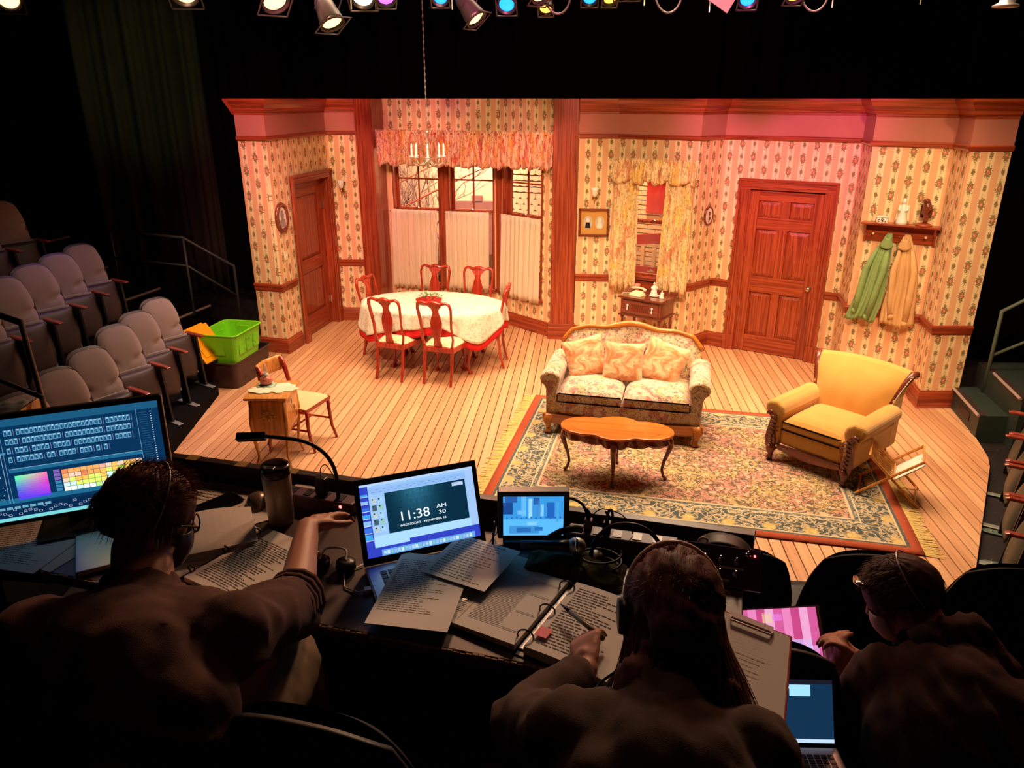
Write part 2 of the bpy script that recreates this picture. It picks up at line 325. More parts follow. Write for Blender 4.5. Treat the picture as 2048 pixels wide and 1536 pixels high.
def sweep(poly,prof,name,mat,parent,closed_ends=True,uvm=True):
    """mouldings: profile [(offset towards the room, z)] along a plan polyline, room side = right of travel"""
    P=[Vector(p) for p in poly]; N=[]
    for i in range(len(P)):
        ns=[]
        if i>0: d_=(P[i]-P[i-1]).normalized(); ns.append(Vector((d_.y,-d_.x)))
        if i<len(P)-1: d_=(P[i+1]-P[i]).normalized(); ns.append(Vector((d_.y,-d_.x)))
        n=sum(ns,Vector((0,0))).normalized(); N.append(n/max(.35,n.dot(ns[0])))
    b=MB(); n=len(prof); vs=[]
    for i,p in enumerate(P):
        for o_,z in prof: q=p+N[i]*o_; vs.append((q.x,q.y,z))
    fs=[];uv=[];L=0
    for i in range(len(P)-1):
        l=(P[i+1]-P[i]).length; pr=0
        for k in range(n):
            k2=(k+1)%n; fs.append((i*n+k,i*n+k2,(i+1)*n+k2,(i+1)*n+k)); e=math.dist(prof[k],prof[k2]); uv.append([(L,pr),(L,pr+e),(L+l,pr+e),(L+l,pr)]); pr+=e
        L+=l
    fs+=[list(range(n)),list(range((len(P)-1)*n,len(P)*n))[::-1]]; uv+=[[(0,p[1]) for p in prof]]*2
    b.add(vs,fs,uv); return b.build(name,mat,parent)
# ================================================================ THE SETTING
# black floor of the auditorium and masonry shell
b=MB(); b.box(-14,12,-4,18,-.30,-.06); o=b.build('floor','darkfloor'); struct(o); tag(o,'scuffed black auditorium floor around the stage')
b=MB(); b.box(-14,12,17.8,18,-.3,9); o=b.build('wall_back','duv'); struct(o)
b=MB(); b.box(-14.2,-14,-4,18,-.3,9); o=b.build('wall_left','duv'); struct(o)
b=MB(); b.box(12,12.2,-4,18,-.3,9); o=b.build('wall_right','duv'); struct(o)
b=MB(); b.box(-14,12,-4.2,-4,-.3,9); o=b.build('wall_front','duv'); struct(o)
b=MB(); b.box(-14,12,-4,18,6.2,6.4); o=b.build('ceiling','duv'); struct(o)
# stage floor: one object per oak board, clipped to the angled outline of the stage
OUT=[(-4.42,9.6),(-4.10,7.50),(-3.70,5.85),(-2.2,3.3),(2.05,3.3),(2.52,4.25),(3.70,6.50),(3.98,7.86),(3.98,11.2),(-4.42,11.2)]
def span(x):
    ys=[]
    for i in range(len(OUT)):
        (x0,y0),(x1,y1)=OUT[i],OUT[(i+1)%len(OUT)]
        if (x0-x)*(x1-x)<0 : ys.append(y0+(y1-y0)*(x-x0)/(x1-x0))
    return (min(ys),max(ys)) if len(ys)>1 else None
stage=thing('stage_floor','low stage laid with long honey coloured oak boards','stage floor',(0,0,0)); stage['kind']='structure'
b=MB(); b.prism([(x,y) for x,y in OUT],-.25,-.014); o=b.build('substage','blackmatt',stage)
bw=.0885; x=-4.42; sharedn=0
while x<3.98:
    x0,x1=x+.0036,x+bw-.0036; a=span(x0); c=span(min(x1,3.975))
    if a and c:
        b=MB(); b.prism([(x0,a[0]),(x1,c[0]),(x1,c[1]),(x0,a[1])],-.018,0); b.build('board','board',stage,bevel=.0018,seg=1)
    x+=bw
# ---------------------------------------------------------------- stage flats
HW=3.05
def flat(name,poly,doors=None,holes=(),label=None,u0=0):
    """wallpapered flats along a plan polyline; holes = (segment, s0, s1, z0, z1)"""
    b=MB(); L=u0
    for i in range(len(poly)-1):
        A,B=Vector(poly[i]),Vector(poly[i+1]); d_=(B-A); l=d_.length; d_.normalize(); n=Vector((d_.y,-d_.x))
        hs=[h for h in holes if h[0]==i]
        xs=sorted({0,l}|{h[1] for h in hs}|{h[2] for h in hs}); zs=sorted({0,HW}|{h[3] for h in hs}|{h[4] for h in hs})
        for k in range(len(xs)-1):
            for q in range(len(zs)-1):
                mx_,mz=(xs[k]+xs[k+1])/2,(zs[q]+zs[q+1])/2
                if any(h[1]<mx_<h[2] and h[3]<mz<h[4] for h in hs): continue
                p0,p1=A+d_*xs[k],A+d_*xs[k+1]; z0,z1=zs[q],zs[q+1]
                u=[(L+xs[k],z0),(L+xs[k+1],z0),(L+xs[k+1],z1),(L+xs[k],z1)]
                b.add([(p0.x,p0.y,z0),(p1.x,p1.y,z0),(p1.x,p1.y,z1),(p0.x,p0.y,z1)],[(0,1,2,3)],[u])
        L+=l
    o=b.build(name,'paper'); struct(o)
    q=o.modifiers.new('weld','WELD'); q.merge_threshold=.0005
    q=o.modifiers.new('thick','SOLIDIFY'); q.thickness=.045; q.offset=-1
    if label: tag(o,label)
    return o
PL=[(-4.10,8.96),(-3.72,8.88),(-3.55,10.47),(-3.12,10.50)]
PB=[(-2.90,10.90),(-1.20,10.60),(-.40,9.90)]
PR=[(-.11,9.86),(.37,9.85),(1.30,9.40),(1.64,9.78),(3.02,9.08),(2.94,8.53),(3.60,8.18),(3.555,7.76),(3.95,7.80)]
DL=(1,.52,1.50,-1,2.05); DR=(3,.36,1.26,-1,2.03)
WL=flat('wall_stage_left',PL,holes=[DL],label='wallpapered stage flat with the left door')
W1=(0,.15,.86,.46,2.42); W2=(0,.99,1.66,.46,2.42); W3=(1,.09,.85,.46,2.42)
WB=flat('wall_bay',PB,holes=[W1,W2,W3],label='wallpapered bay with three tall windows',u0=.05)
WW=(1,.20,.84,.90,2.30)
WR=flat('wall_stage_right',PR,holes=[WW,DR],label='long wallpapered stage flat stepping towards the right',u0=.1)
def pt(A,B,s,off=0,z=0):
    A,B=Vector(A),Vector(B); d_=(B-A).normalized(); p=A+d_*s+Vector((d_.y,-d_.x))*off; return (p.x,p.y,z)
def ang(A,B): return math.atan2(B[1]-A[1],B[0]-A[0])
def clip(poly,seg_a,sa,seg_b,sb):
    r=[pt(poly[seg_a],poly[seg_a+1],sa)[:2]]+[p for p in poly[seg_a+1:seg_b+1]]+[pt(poly[seg_b],poly[seg_b+1],sb)[:2]]
    return r
BASE=[(0,0),(.030,0),(.030,.012),(.024,.018),(.024,.135),(.020,.145),(.020,.165),(.012,.178),(.010,.19),(0,.19)]
RAIL=[(0,.80),(.012,.80),(.020,.815),(.020,.85),(.034,.868),(.034,.882),(.02,.895),(0,.895)]
PICT=[(0,2.59),(.018,2.59),(.030,2.605),(.030,2.63),(.02,2.64),(0,2.645)]
CORN=[(0,2.875),(.014,2.875),(.014,2.90),(.03,2.905),(.04,2.945),(.075,2.985),(.10,3.03),(.10,3.05),(0,3.05)]
FRZ=[(0,2.63),(.010,2.63),(.010,2.89),(0,2.89)]
def trims(wall,poly,segs,cut,rail=True,frieze=True):
    for nm,pr,mt in (('baseboard',BASE,'mah_uv'),('chair_rail',RAIL,'mah_uv')):
        if nm=='chair_rail' and not rail: continue
        for c in cut: sweep(c,pr,nm,mt,wall)
    if frieze:
        sweep(poly,FRZ,'frieze','frieze',wall); sweep(poly,PICT,'picture_rail','mah_uv',wall); sweep(poly,CORN,'cornice','mah_uv',wall)
trims(WL,PL,None,[clip(PL,0,.0,1,.38),clip(PL,2,.02,2,.42)])
c=[(-4.24,9.03),(-4.10,8.96)]
trims(WB,PB,None,[clip(PB,0,.02,1,.98)],rail=False,frieze=False)
lw=(3,.24)
cutR=[clip(PR,0,0,1,.16),clip(PR,1,.92,3,.23),clip(PR,3,1.39,7,.39)]
cutRb=[clip(PR,0,0,3,.23),clip(PR,3,1.39,7,.39)]
for c in cutRb: sweep(c,BASE,'baseboard','mah_uv',WR)
for c in cutR: sweep([tuple(p) for p in c],RAIL,'chair_rail','mah_uv',WR)
sweep(PR,FRZ,'frieze','frieze',WR); sweep(PR,PICT,'picture_rail','mah_uv',WR); sweep(PR,CORN,'cornice','mah_uv',WR)
# end return of the cornice on the far left
b=MB(); b.prism([(0,2.875),(-.014,2.90),(-.04,2.945),(-.10,3.03),(-.10,3.05),(0,3.05)],8.90,9.05,'xz'); b.v=[Vector((v.x-4.10,v.y,v.z)) for v in b.v]; b.build('cornice_return','mah_uv',WL)
# two timber posts flanking the bay
def post(cx,cy,rz,w_,d_,nm,lb):
    o=thing(nm,lb,'pillar',(cx,cy,0),rz); o['kind']='structure'
    MB().box(-w_/2,w_/2,-d_/2,d_/2,0,HW).build('shaft','mah_z',o,bevel=.004)
    b=MB(); e=.03
    b.box(-w_/2-e,w_/2+e,-d_/2-e,d_/2+e,0,.17); b.box(-w_/2-.018,w_/2+.018,-d_/2-.018,d_/2+.018,.17,.20); b.box(-w_/2-.026,w_/2+.026,-d_/2-.026,d_/2+.026,.20,.215)
    b.build('plinth','mah_x',o,bevel=.003)
post(-2.985,10.66,R(-6),.25,.42,'trim_1','mahogany post left of the bay windows'); post(-.275,9.99,R(-2),.31,.32,'trim_2','mahogany post right of the bay windows')
# ---------------------------------------------------------------- doors
def casing(par,W,H,cw=.105,th=.03,depth=.11,plinth=.20):
    for s in (-1,1):
        b=MB(); x0=s*W/2; x1=s*(W/2+cw); a,c=min(x0,x1),max(x0,x1)
        b.box(a,c,-th*.6,0,plinth,H+.0); b.box(x1-.03 if s>0 else x1,x1 if s>0 else x1+.03,-th*1.1,0,plinth,H+cw-.03); b.box(a+.035,a+.06,-th*.9,0,plinth,H)
        b.build('side_casing','mah_z',par,bevel=.003)
        b=MB(); b.box(a-.006,c+.006,-th*1.3,0,0,plinth); b.build('plinth_block','mah_z',par,bevel=.004)
        b=MB(); b.box(min(x0+s*.004,x0-s*.02),max(x0+s*.004,x0-s*.02),-.002,depth,0,H); b.build('jamb','mah_z',par)
    b=MB(); b.box(-W/2-cw,W/2+cw,-th*.6,0,H,H+cw); b.box(-W/2-cw,W/2+cw,-th*1.1,0,H+cw-.03,H+cw); b.box(-W/2,W/2,-th*.9,0,H+.035,H+.06); b.build('head_casing','mah_x',par,bevel=.003)
    b=MB(); b.box(-W/2,W/2,0,depth,H,H+.02); b.build('head_jamb','mah_x',par)
def leaf(par,W,H,panels,y=.05,th=.04):
    o=MB().box(-W/2+.004,W/2-.004,y+.026,y+th+.01,.008,H-.004).build('door_leaf','mah_z',par)
    zs=sorted({p[2] for p in panels}|{p[3] for p in panels})
    # stiles and rails stand proud, panels are raised inside them
    xs=sorted({p[0] for p in panels}|{p[1] for p in panels})
    def bar(a,c,d_,e,m): MB().box(a,c,y-.004,y+.028,d_,e).build('stile' if m=='mah_z' else 'rail',m,o,bevel=.003)
    bar(-W/2+.004,xs[0],.008,H-.004,'mah_z'); bar(xs[-1],W/2-.004,.008,H-.004,'mah_z')
    rows=sorted({(p[2],p[3]) for p in panels}); prev=.008
    for r0,r1 in rows: bar(xs[0],xs[-1],prev,r0,'mah_x'); prev=r1
    bar(xs[0],xs[-1],prev,H-.004,'mah_x')
    if len(xs)>2:
        for r0,r1 in rows: bar(xs[1],xs[2],r0,r1,'mah_z')
    for a,c,d_,e in panels:
        b=MB(); k=.05
        b.add([(a,y+.025,d_),(c,y+.025,d_),(c,y+.025,e),(a,y+.025,e),(a+k,y+.004,d_+k),(c-k,y+.004,d_+k),(c-k,y+.004,e-k),(a+k,y+.004,e-k)],[(4,5,6,7)]+[(i,(i+1)%4,4+(i+1)%4,4+i) for i in range(4)]); b.build('panel','mah_z',o)
    return o
A,B=PL[1],PL[2]; x,y,z=pt(A,B,1.01,.024); D1=thing('door_1','two-panel mahogany door standing left of the dining table','door',(x,y,0),ang(A,B)); D1['kind']='structure'
casing(D1,.98,2.05); lf=leaf(D1,.94,2.03,[(-.33,.33,.27,.86),(-.33,.33,1.03,1.86)],y=.10)
for z in (.35,1.68):
    b=MB(); b.box(.445,.475,.078,.10,z-.05,z+.05); b.tube([(.468,.080,z-.055),(.468,.080,z+.055)],.007); b.build('hinge','chrome',lf)
A,B=PR[3],PR[4]; x,y,z=pt(A,B,.81,.024); D2=thing('door_2','six-panel mahogany door behind the gold armchair','door',(x,y,0),ang(A,B)); D2['kind']='structure'
casing(D2,.90,2.03,cw=.125); lf=leaf(D2,.88,2.02,[(-.32,-.05,.22,.78),(.05,.32,.22,.78),(-.32,-.05,.98,1.56),(.05,.32,.98,1.56),(-.32,-.05,1.70,1.90),(.05,.32,1.70,1.90)],y=.03)
b=MB(); b.at(TM((.385,.028,.90))@RX(90)); b.lathe([(.028,0),(.028,.008),(.011,.012),(.011,.03),(.026,.036),(.030,.05),(.022,.064),(.004,.068)],16); b.build('knob','chrome',lf,smooth=True)
for z in (.4,1.0,1.75):
    b=MB(); b.tube([(-.447,.03,z-.05),(-.447,.03,z+.05)],.006); b.build('hinge','chrome',lf)
# ---------------------------------------------------------------- windows
def window(nm,lb,A,B,s0,s1,z0,z1,mid,grid=True,casew=.0):
    W=s1-s0; x,y,_=pt(A,B,(s0+s1)/2,-.02); o=thing(nm,lb,'window',(x,y,0),ang(A,B)); o['kind']='structure'; d=.14
    b=MB(); f=.02
    b.box(-W/2,-W/2+f,-.04,d,z0,z1); b.build('left_jamb','mah_z',o); b=MB(); b.box(W/2-f,W/2,-.04,d,z0,z1); b.build('right_jamb','mah_z',o)
    MB().box(-W/2,W/2,-.04,d,z1-f,z1).build('head','mah_x',o); MB().box(-W/2-.02,W/2+.02,-.075,d,z0-.02,z0+.02).build('sill','mah_x',o,bevel=.004)
    def sash(a,c,yy,g):
        b=MB(); t=.035; h=.03
        b.box(-W/2+f,W/2-f,yy,yy+h,a,a+t*1.3); b.box(-W/2+f,W/2-f,yy,yy+h,c-t,c); b.box(-W/2+f,-W/2+f+t,yy,yy+h,a,c); b.box(W/2-f-t,W/2-f,yy,yy+h,a,c)
        q=b.build('sash','mah_z',o,bevel=.002)
        if g:
            MB().box(-.011,.011,yy+.004,yy+.024,a+t,c-t).build('muntin','mah_z',q); zz=(a+c)/2+.005; MB().box(-W/2+f+t,W/2-f-t,yy+.004,yy+.024,zz-.011,zz+.011).build('muntin','mah_x',q)
        MB().box(-W/2+f+t,W/2-f-t,yy+.012,yy+.015,a+t,c-t).build('pane',GL,q)
        return q
    sash(z0,mid+.02,.03,False); q=sash(mid-.02,z1,.075,grid)
    b=MB(); b.at(TM((0,.02,mid+.03))); b.ball((0,0,0),(.022,.014,.010)); b.box(-.03,.03,-.01,.012,-.01,-.002); b.build('sash_lock','chrome',o,smooth=True)
    return o
m=M('window_glass',.02,.5,alpha=.04); m.col((.8,.8,.8)); GL=m.m
window('window_1','left window of the bay, bare tree behind its upper panes',PB[0],PB[1],.15,.86,.46,2.42,1.56)
window('window_2','middle window of the bay, overhead wire behind its upper panes',PB[0],PB[1],.99,1.66,.46,2.42,1.56)
window('window_3','right window of the bay, shingled wall behind its upper panes',PB[1],PB[2],.09,.85,.46,2.42,1.56)
w4=window('window_4','narrow window behind the sofa between floral drapes',PR[1],PR[2],.20,.84,.90,2.30,1.60,grid=False)
b=MB(); b.box(-.44,-.33,-.05,-.0,.86,2.26); b.build('side_casing','mah_z',w4,bevel=.004); b=MB(); b.box(.33,.44,-.05,-.0,.86,2.26); b.build('side_casing','mah_z',w4,bevel=.004); MB().box(-.40,.40,-.05,0,2.26,2.33).build('head_casing','mah_x',w4,bevel=.004)
MB().box(-.34,.34,-.052,0,.74,.86).build('apron','mah_x',w4,bevel=.004)
b=MB(); b.at(TM((0,-.005,.985))@RX(90)); b.prism([(math.cos(t/8*math.pi)*.045,math.sin(t/8*math.pi)*.03) for t in range(9)],0,.022); b.build('sash_lift','chrome',w4,bevel=.004)
# posts between the bay windows
for s0,s1,A,B in ((.86,.99,PB[0],PB[1]),):
    x,y,_=pt(A,B,(s0+s1)/2,.012); o=thing('trim_3','mahogany post between the left and middle bay windows','trim',(x,y,0),ang(A,B)); o['kind']='structure'; MB().box(-.075,.075,-.012,.03,.44,2.44).build('post','mah_z',o,bevel=.004)
o=thing('trim_4','mahogany corner post between the middle and right bay windows','trim',(PB[1][0],PB[1][1],0),R(-26)); o['kind']='structure'; MB().prism([(-.085,.03),(-.03,-.032),(.04,-.030),(.10,.035)],.44,2.44).build('post','mah_z',o,bevel=.003)
# ================================================================ SCENERY BEHIND THE WINDOWS
m=M('sunset_backcloth',.9,.1); x,y,z=m.xyz(); n=m.noise(m.vec(x,y,z),.6,3); m.col(m.mix((z+n*.5).st(.6,2.6),(.74,.42,.22),(.76,.50,.32))); MT['sky']=m.m
b=MB(); b.grid(lambda u,v:(-4.6+7.4*u,12.9-.25*math.sin(u*3)+.03*math.sin(u*40),.2+2.7*v),60,4); o=b.build('sky_backcloth','sky',smooth=True,solid=.004); tag(o,'peach painted sky cloth hanging behind the bay windows','backdrop')
m=plain('shingle_sand',(.72,.47,.27),.85,.1,3); MT['shingle']=m; MT['bark_shade']=plain('twig_bark_and_gap_shade',(.16,.07,.05),.9,.3,20); MT['farroof']=plain('dusky_roof',(.22,.08,.06),.9,.2,16); MT['farwin']=plain('dark_red_window_board',(.42,.02,.02),.5,.15,3)
# bare tree behind the left window
tr=thing('bare_tree','bare twiggy tree seen through the left bay window','tree',(-3.0,12.15,0))
b=MB(); tw=MB()
def grow(p,d_,r,l,lev):
    pts=[Vector(p)]; dd=Vector(d_)
    for i in range(4): dd=(dd+Vector((random.uniform(-.18,.18),random.uniform(-.05,.05),random.uniform(-.1,.16)))).normalized(); pts.append(pts[-1]+dd*l/4)
    (b if lev<2 else tw).tube(pts,[r*(1-.5*i/4) for i in range(5)],5 if lev<2 else 3)
    if lev<4:
        for k in range(3 if lev<3 else 4):
            q=pts[random.randint(1,4)]; a=dd.copy(); a.x+=random.uniform(-1,1); a.z+=random.uniform(-.3,.7); a.y*=.3; grow(q,a.normalized(),r*.58,l*.66,lev+1)
grow((0,0,.1),(.15,0,1),.035,1.3,0); grow((.15,.05,.2),(-.3,0,1),.03,1.2,0); grow((.5,0,.1),(.2,0,1),.025,1.1,0)
for k in range(5): grow((-.1+.16*k,0,.9+.1*(k%3)),(random.uniform(-.4,.6),0,1),.016,.75,1)
b.build('trunk','bark_shade',tr); tw.build('twigs','bark_shade',tr)
for k,(x0,z0,x1,z1,yy) in enumerate([(-3.05,1.36,-1.45,2.12,12.0),(-2.95,1.80,-2.2,2.16,12.05)]):
    o=MB().tube([(x0,yy,z0),((x0+x1)/2,yy,(z0+z1)/2+.01),(x1,yy,z1)],.016 if k==0 else .009,6).build('roof_line','mah_x'); tag(o,['thick dark red batten slanting behind the bay windows','thin dark batten slanting above the thick one'][k],'batten')
o=MB().tube([(-2.6+2.6*i/12,12.1,2.50-.42*i/12-.10*math.sin(i/12*math.pi)) for i in range(13)],.007,6).build('overhead_wire','black'); tag(o,'thin black wire sagging behind the middle bay window','wire')
o=thing('distant_roof','low brownish roof with a chimney behind the middle bay window','house',(-1.9,12.55,0)); MB().box(-.35,.75,0,.06,.6,1.47).build('roof','farroof',o); MB().box(.02,.20,.0,.08,1.45,1.56).build('chimney','farroof',o)
# shingled house wall behind the right bay window
o=thing('shingled_house','sand coloured shingled house wall behind the right bay window','house',(-.95,11.55,0),R(-22))
MB().box(-.35,1.5,.03,.08,.0,3.0).build('wall','bark_shade',o)  # dark backing paints shade into the gaps between the shingles
for r_ in range(26):
    z=.55+r_*.085; b=MB(); off=(r_%2)*.06; scal=(r_%7) in (4,5,6)
    xx=-.35+off
    while xx<1.0:
        w_=.118; pts=[(xx,z+.070),(xx,z+.012)]+([(xx+w_*.25,z-.012),(xx+w_*.5,z-.02),(xx+w_*.75,z-.012)] if scal else [(xx+w_*.5,z)])+[(xx+w_,z+.012),(xx+w_,z+.070)]
        b.prism(pts,.006,.028+.003*((int(xx*50))%2),'xz'); xx+=w_+.006
    tag(b.build('shingle_course','shingle',o),kind='stuff')
# house, porch balusters and brick wall behind the narrow window
o=thing('neighbour_house','sand coloured sided house with dark red window behind the sofa window','house',(.95,10.35,0),R(-24))
MB().box(-1.0,.8,.03,.08,.0,3.0).build('wall','bark_shade',o)  # same dark backing, shade painted behind the siding gaps
for r_ in range(34):
    z=.6+r_*.062; b=MB(); xx=-.9+(r_%2)*.11
    while xx<.6:
        b.box(xx,xx+.215,.005,.03,z+.004,z+.054) if not (1.66<z<2.02 and -.12<xx<.22) else None; xx+=.22
    tag(b.build('siding_course','shingle',o),kind='stuff')
f=MB().box(-.16,.32,-.02,.02,1.62,2.06).build('window','farwin',o); MB().box(-.18,.34,-.04,.0,2.05,2.09).build('window_head','frieze',f)
o=thing('porch_railing','dark red porch rail with pale balusters behind the sofa window','railing',(.93,10.12,0),R(-24))
b=MB(); b.add([(-.6,0,1.18),(.6,0,1.34),(.6,.04,1.34),(-.6,.04,1.18),(-.6,0,1.30),(.6,0,1.48),(.6,.04,1.48),(-.6,.04,1.30)],[(3,2,1,0),(4,5,6,7),(0,1,5,4),(1,2,6,5),(2,3,7,6),(3,0,4,7)]); b.build('hand_rail','farwin',o); MB().box(-.6,.6,0,.04,.86,.94).build('bottom_rail','farwin',o)
for k in range(7): MB().box(-.52+k*.16,-.475+k*.16,.0,.04,.94,1.21).build('baluster','shingle',o)
area((-1.4,11.3,3.4),(-1.5,12.3,.4),460,(1,.70,.52),2.6,.4,100); area((.5,10.25,3.3),(.95,10.5,.6),130,(1,.72,.45),.8,.2,110)
# ================================================================ BLACK MASKING DRAPES
def drape(nm,lb,x0,y0,x1,y1,z0,z1,mat,folds,amp=.09):
    L=math.hypot(x1-x0,y1-y0); nx,ny=(y1-y0)/L,-(x1-x0)/L; n=int(folds*10)
    def fn(u,v):
        a=amp*(math.sin(u*folds*6.283+.6*math.sin(u*17))+.35*math.sin(u*folds*15.1+1))*(.75+.25*(1-v)); return (x0+(x1-x0)*u+nx*a,y0+(y1-y0)*u+ny*a,z0+(z1-z0)*v)
    b=MB(); b.grid(fn,n,8); o=b.build(nm,mat,smooth=True,solid=.006); tag(o,lb,'curtain'); return o
drape('masking_drape','wide black masking drape hanging behind the whole set',-6.6,14.0,9.5,13.6,0,6.0,'duv',34)
drape('masking_drape','black side drape with greenish light painted in, beside the far left seats',-7.6,11.4,-6.1,12.4,0,5.8,'duv_greenlit',5,.12)
drape('masking_drape','black leg drape just left of the left stage flat',-6.0,12.3,-4.6,11.6,0,5.8,'duv',5,.10)
drape('masking_drape','black leg drape right of the right stage flat',4.2,9.6,7.6,9.0,0,5.9,'duv',8,.10)
drape('masking_drape','long black drape behind the left seating bank',-11.5,3.0,-9.0,11.5,0,5.8,'duv',16,.12)
# ================================================================ STAGE FURNITURE
def sym(pts): return pts+[(-x,y) for x,y in pts[::-1]]
def cabriole(b,x,y,h,ox,oy,r=.022,k=.05,foot=.03):
    """s-curved leg from (x,y,h) down to the floor, knee bulging towards (ox,oy)"""
    P=[];Rr=[]
    for i in range(11):
        t=i/10; e=math.sin(t*math.pi*1.0)*.0+ (math.sin(t*2*math.pi)*.5)*(1-t*.3)
        P.append((x+ox*k*e,y+oy*k*e,h*(1-t)+.012*(t))); Rr.append(r*(1.25-.95*min(1,t*1.25)+(.55 if t>.93 else 0)))
    P.append((x+ox*foot,y+oy*foot,.010)); Rr.append(r*.75); b.tube(P,Rr,8)
    return b
# ---- dining chairs (front of the chair looks towards -Y in its own frame)
def dining_chair():
    t=thing('dining_chair','x','chair',(0,0,0),0,'dining chairs around the table')
    for s in (-1,1):
        b=MB(); cabriole(b,s*.205,-.20,.43,s*.6,-.8,.030,.035,.03); b.build('front_leg','cherry',t,smooth=True)
        b=MB(); b.tube([(s*.165,.215,.45),(s*.165,.225,.30),(s*.165,.245,.15),(s*.165,.285,.005)],[.021,.021,.020,.017],4); b.build('rear_leg','cherry',t,bevel=.004)
    # yoke shaped back frame, one piece
    b=MB(); P=[]
    H=.55
    prof=[(.165,0),(.185,.11),(.178,.24),(.190,.38),(.198,.47),(.185,.525),(.150,.545),(.11,.535),(.07,.525),(.035,.538),(0,.547)]
    lean=lambda z:.215+.10*(z/H)**1.3
    pts=[(x,lean(z),.43+z) for x,z in prof]+[(-x,lean(z),.43+z) for x,z in prof[-2::-1]]
    b.tube(pts,[.019,.018,.018,.019,.020,.022,.022,.024,.028,.028,.028]+[.028,.028,.024,.022,.022,.020,.019,.018,.018,.019],8,.75); b.build('back_frame','cherry',t,smooth=True)
    b=MB(); sp=[(.045,0),(.052,.04),(.038,.09),(.050,.16),(.066,.24),(.070,.30),(.052,.37),(.036,.42),(.045,.46),(.075,.49),(.085,.525)]
    vs=[];n=len(sp)
    for x,z in sp:
        y=lean(z)-.012+.02*math.sin(z/H*6.28)
        vs+=[(-x,y,.43+z),(x,y,.43+z),(x,y+.014,.43+z),(-x,y+.014,.43+z)]
    fs=[(i*4+k,i*4+(k+1)%4,i*4+4+(k+1)%4,i*4+4+k) for i in range(n-1) for k in range(4)]+[(3,2,1,0),(n*4-4,n*4-3,n*4-2,n*4-1)]
    b.add(vs,fs); b.build('splat','cherry',t,bevel=.003)
    b=MB()
    b.add([(-.24,-.24,.38),(.24,-.24,.38),(.19,.235,.38),(-.19,.235,.38),(-.24,-.24,.44),(.24,-.24,.44),(.19,.235,.44),(-.19,.235,.44)],[(3,2,1,0),(4,5,6,7),(0,1,5,4),(1,2,6,5),(2,3,7,6),(3,0,4,7)]); b.build('seat_rail','cherry',t,bevel=.006)
    b=MB()
    def fn(u,v):
        x=(u-.5)*2;y=(v-.5)*2; w_=.225-.04*(v); return (x*w_,-.225+.43*v,.435+.05*(1-x**6)*(1-y**6)+.012*(1-x*x))
    b.grid(fn,10,10); b.build('seat','seatfab',t,smooth=True)
    return t
G='dining chairs around the table'
ch=dining_chair(); ch.location=(-2.11,8.27,0); ch.rotation_euler=(0,0,R(163))
tag(ch,'cherry dining chair on the near side of the table, closer to the left door')
for x,y,a,l in [(-1.55,8.18,167,'cherry dining chair on the near side of the table, closer to the sofa'),(-2.0,9.50,-6,'cherry dining chair on the far side of the table, below the left bay window'),(-1.43,9.42,-10,'cherry dining chair on the far side of the table, below the middle bay window'),(-1.20,8.72,-92,'cherry dining chair at the right end of the table, seen edge on'),(-2.42,8.95,72,'cherry dining chair at the left end of the table, beside the post')]:
    dup(ch,(x,y,0),R(a),l,G)
# ---- dining table with carved legs, red undercloth and lace cloth
t=thing('dining_table','oval dining table hidden under a lace cloth, only dark legs showing','table',(-1.80,8.74,0),R(-4))
b=MB(); b.prism([(.84*math.cos(a*math.pi/20),.50*math.sin(a*math.pi/20)) for a in range(40)],.72,.755); b.build('tabletop','cherry',t,bevel=.008)
for sx in (-1,1):
    for sy in (-1,1): b=MB(); cabriole(b,sx*.44,sy*.24,.72,sx*.6,sy*.8,.034,.05,.05); b.build('leg','cherry',t,smooth=True)
b=MB(); b.box(-.5,.5,-.3,.3,.62,.72); b.build('apron','cherry',t,bevel=.01)
def cloth(nm,mat,lb,zt,drop,corner,th,grow,scal=0):
    o=thing(nm,lb,'tablecloth',(-1.80,8.74,0),R(-4)); b=MB(); nu=96
    def fn(u,v):
        a=u*2*math.pi; c,s_=math.cos(a),math.sin(a); rx,ry=.865+grow,.525+grow
        if v<.4: k=v/.4; return (rx*c*k,ry*s_*k,zt-.0005)
        k=(v-.4)/.6; cn=max(0,abs(math.sin(2*a))-.45)/.55
        dr=(drop+corner*cn+.03*math.sin(a*7+1))*k+scal*k**6*math.sin(a*48); f=.028*k*math.sin(a*13+.7*math.sin(a*5))+.05*k*(cn+.3)
        return ((rx+f+.012*min(1,k*5))*c,(ry+f+.012*min(1,k*5))*s_,zt-.012*min(1,k*4)-dr)
    b.grid(fn,nu,16); q=b.build('cloth',mat,o,smooth=True,solid=.003); return o
cloth('red_undercloth','redcloth','crimson undercloth showing below the hem of the lace cloth',.758,.25,.15,0,.0)
cloth('lace_tablecloth','lace','cream lace tablecloth patterned with faded flowers over the crimson one',.763,.16,.16,0,.012,.008)
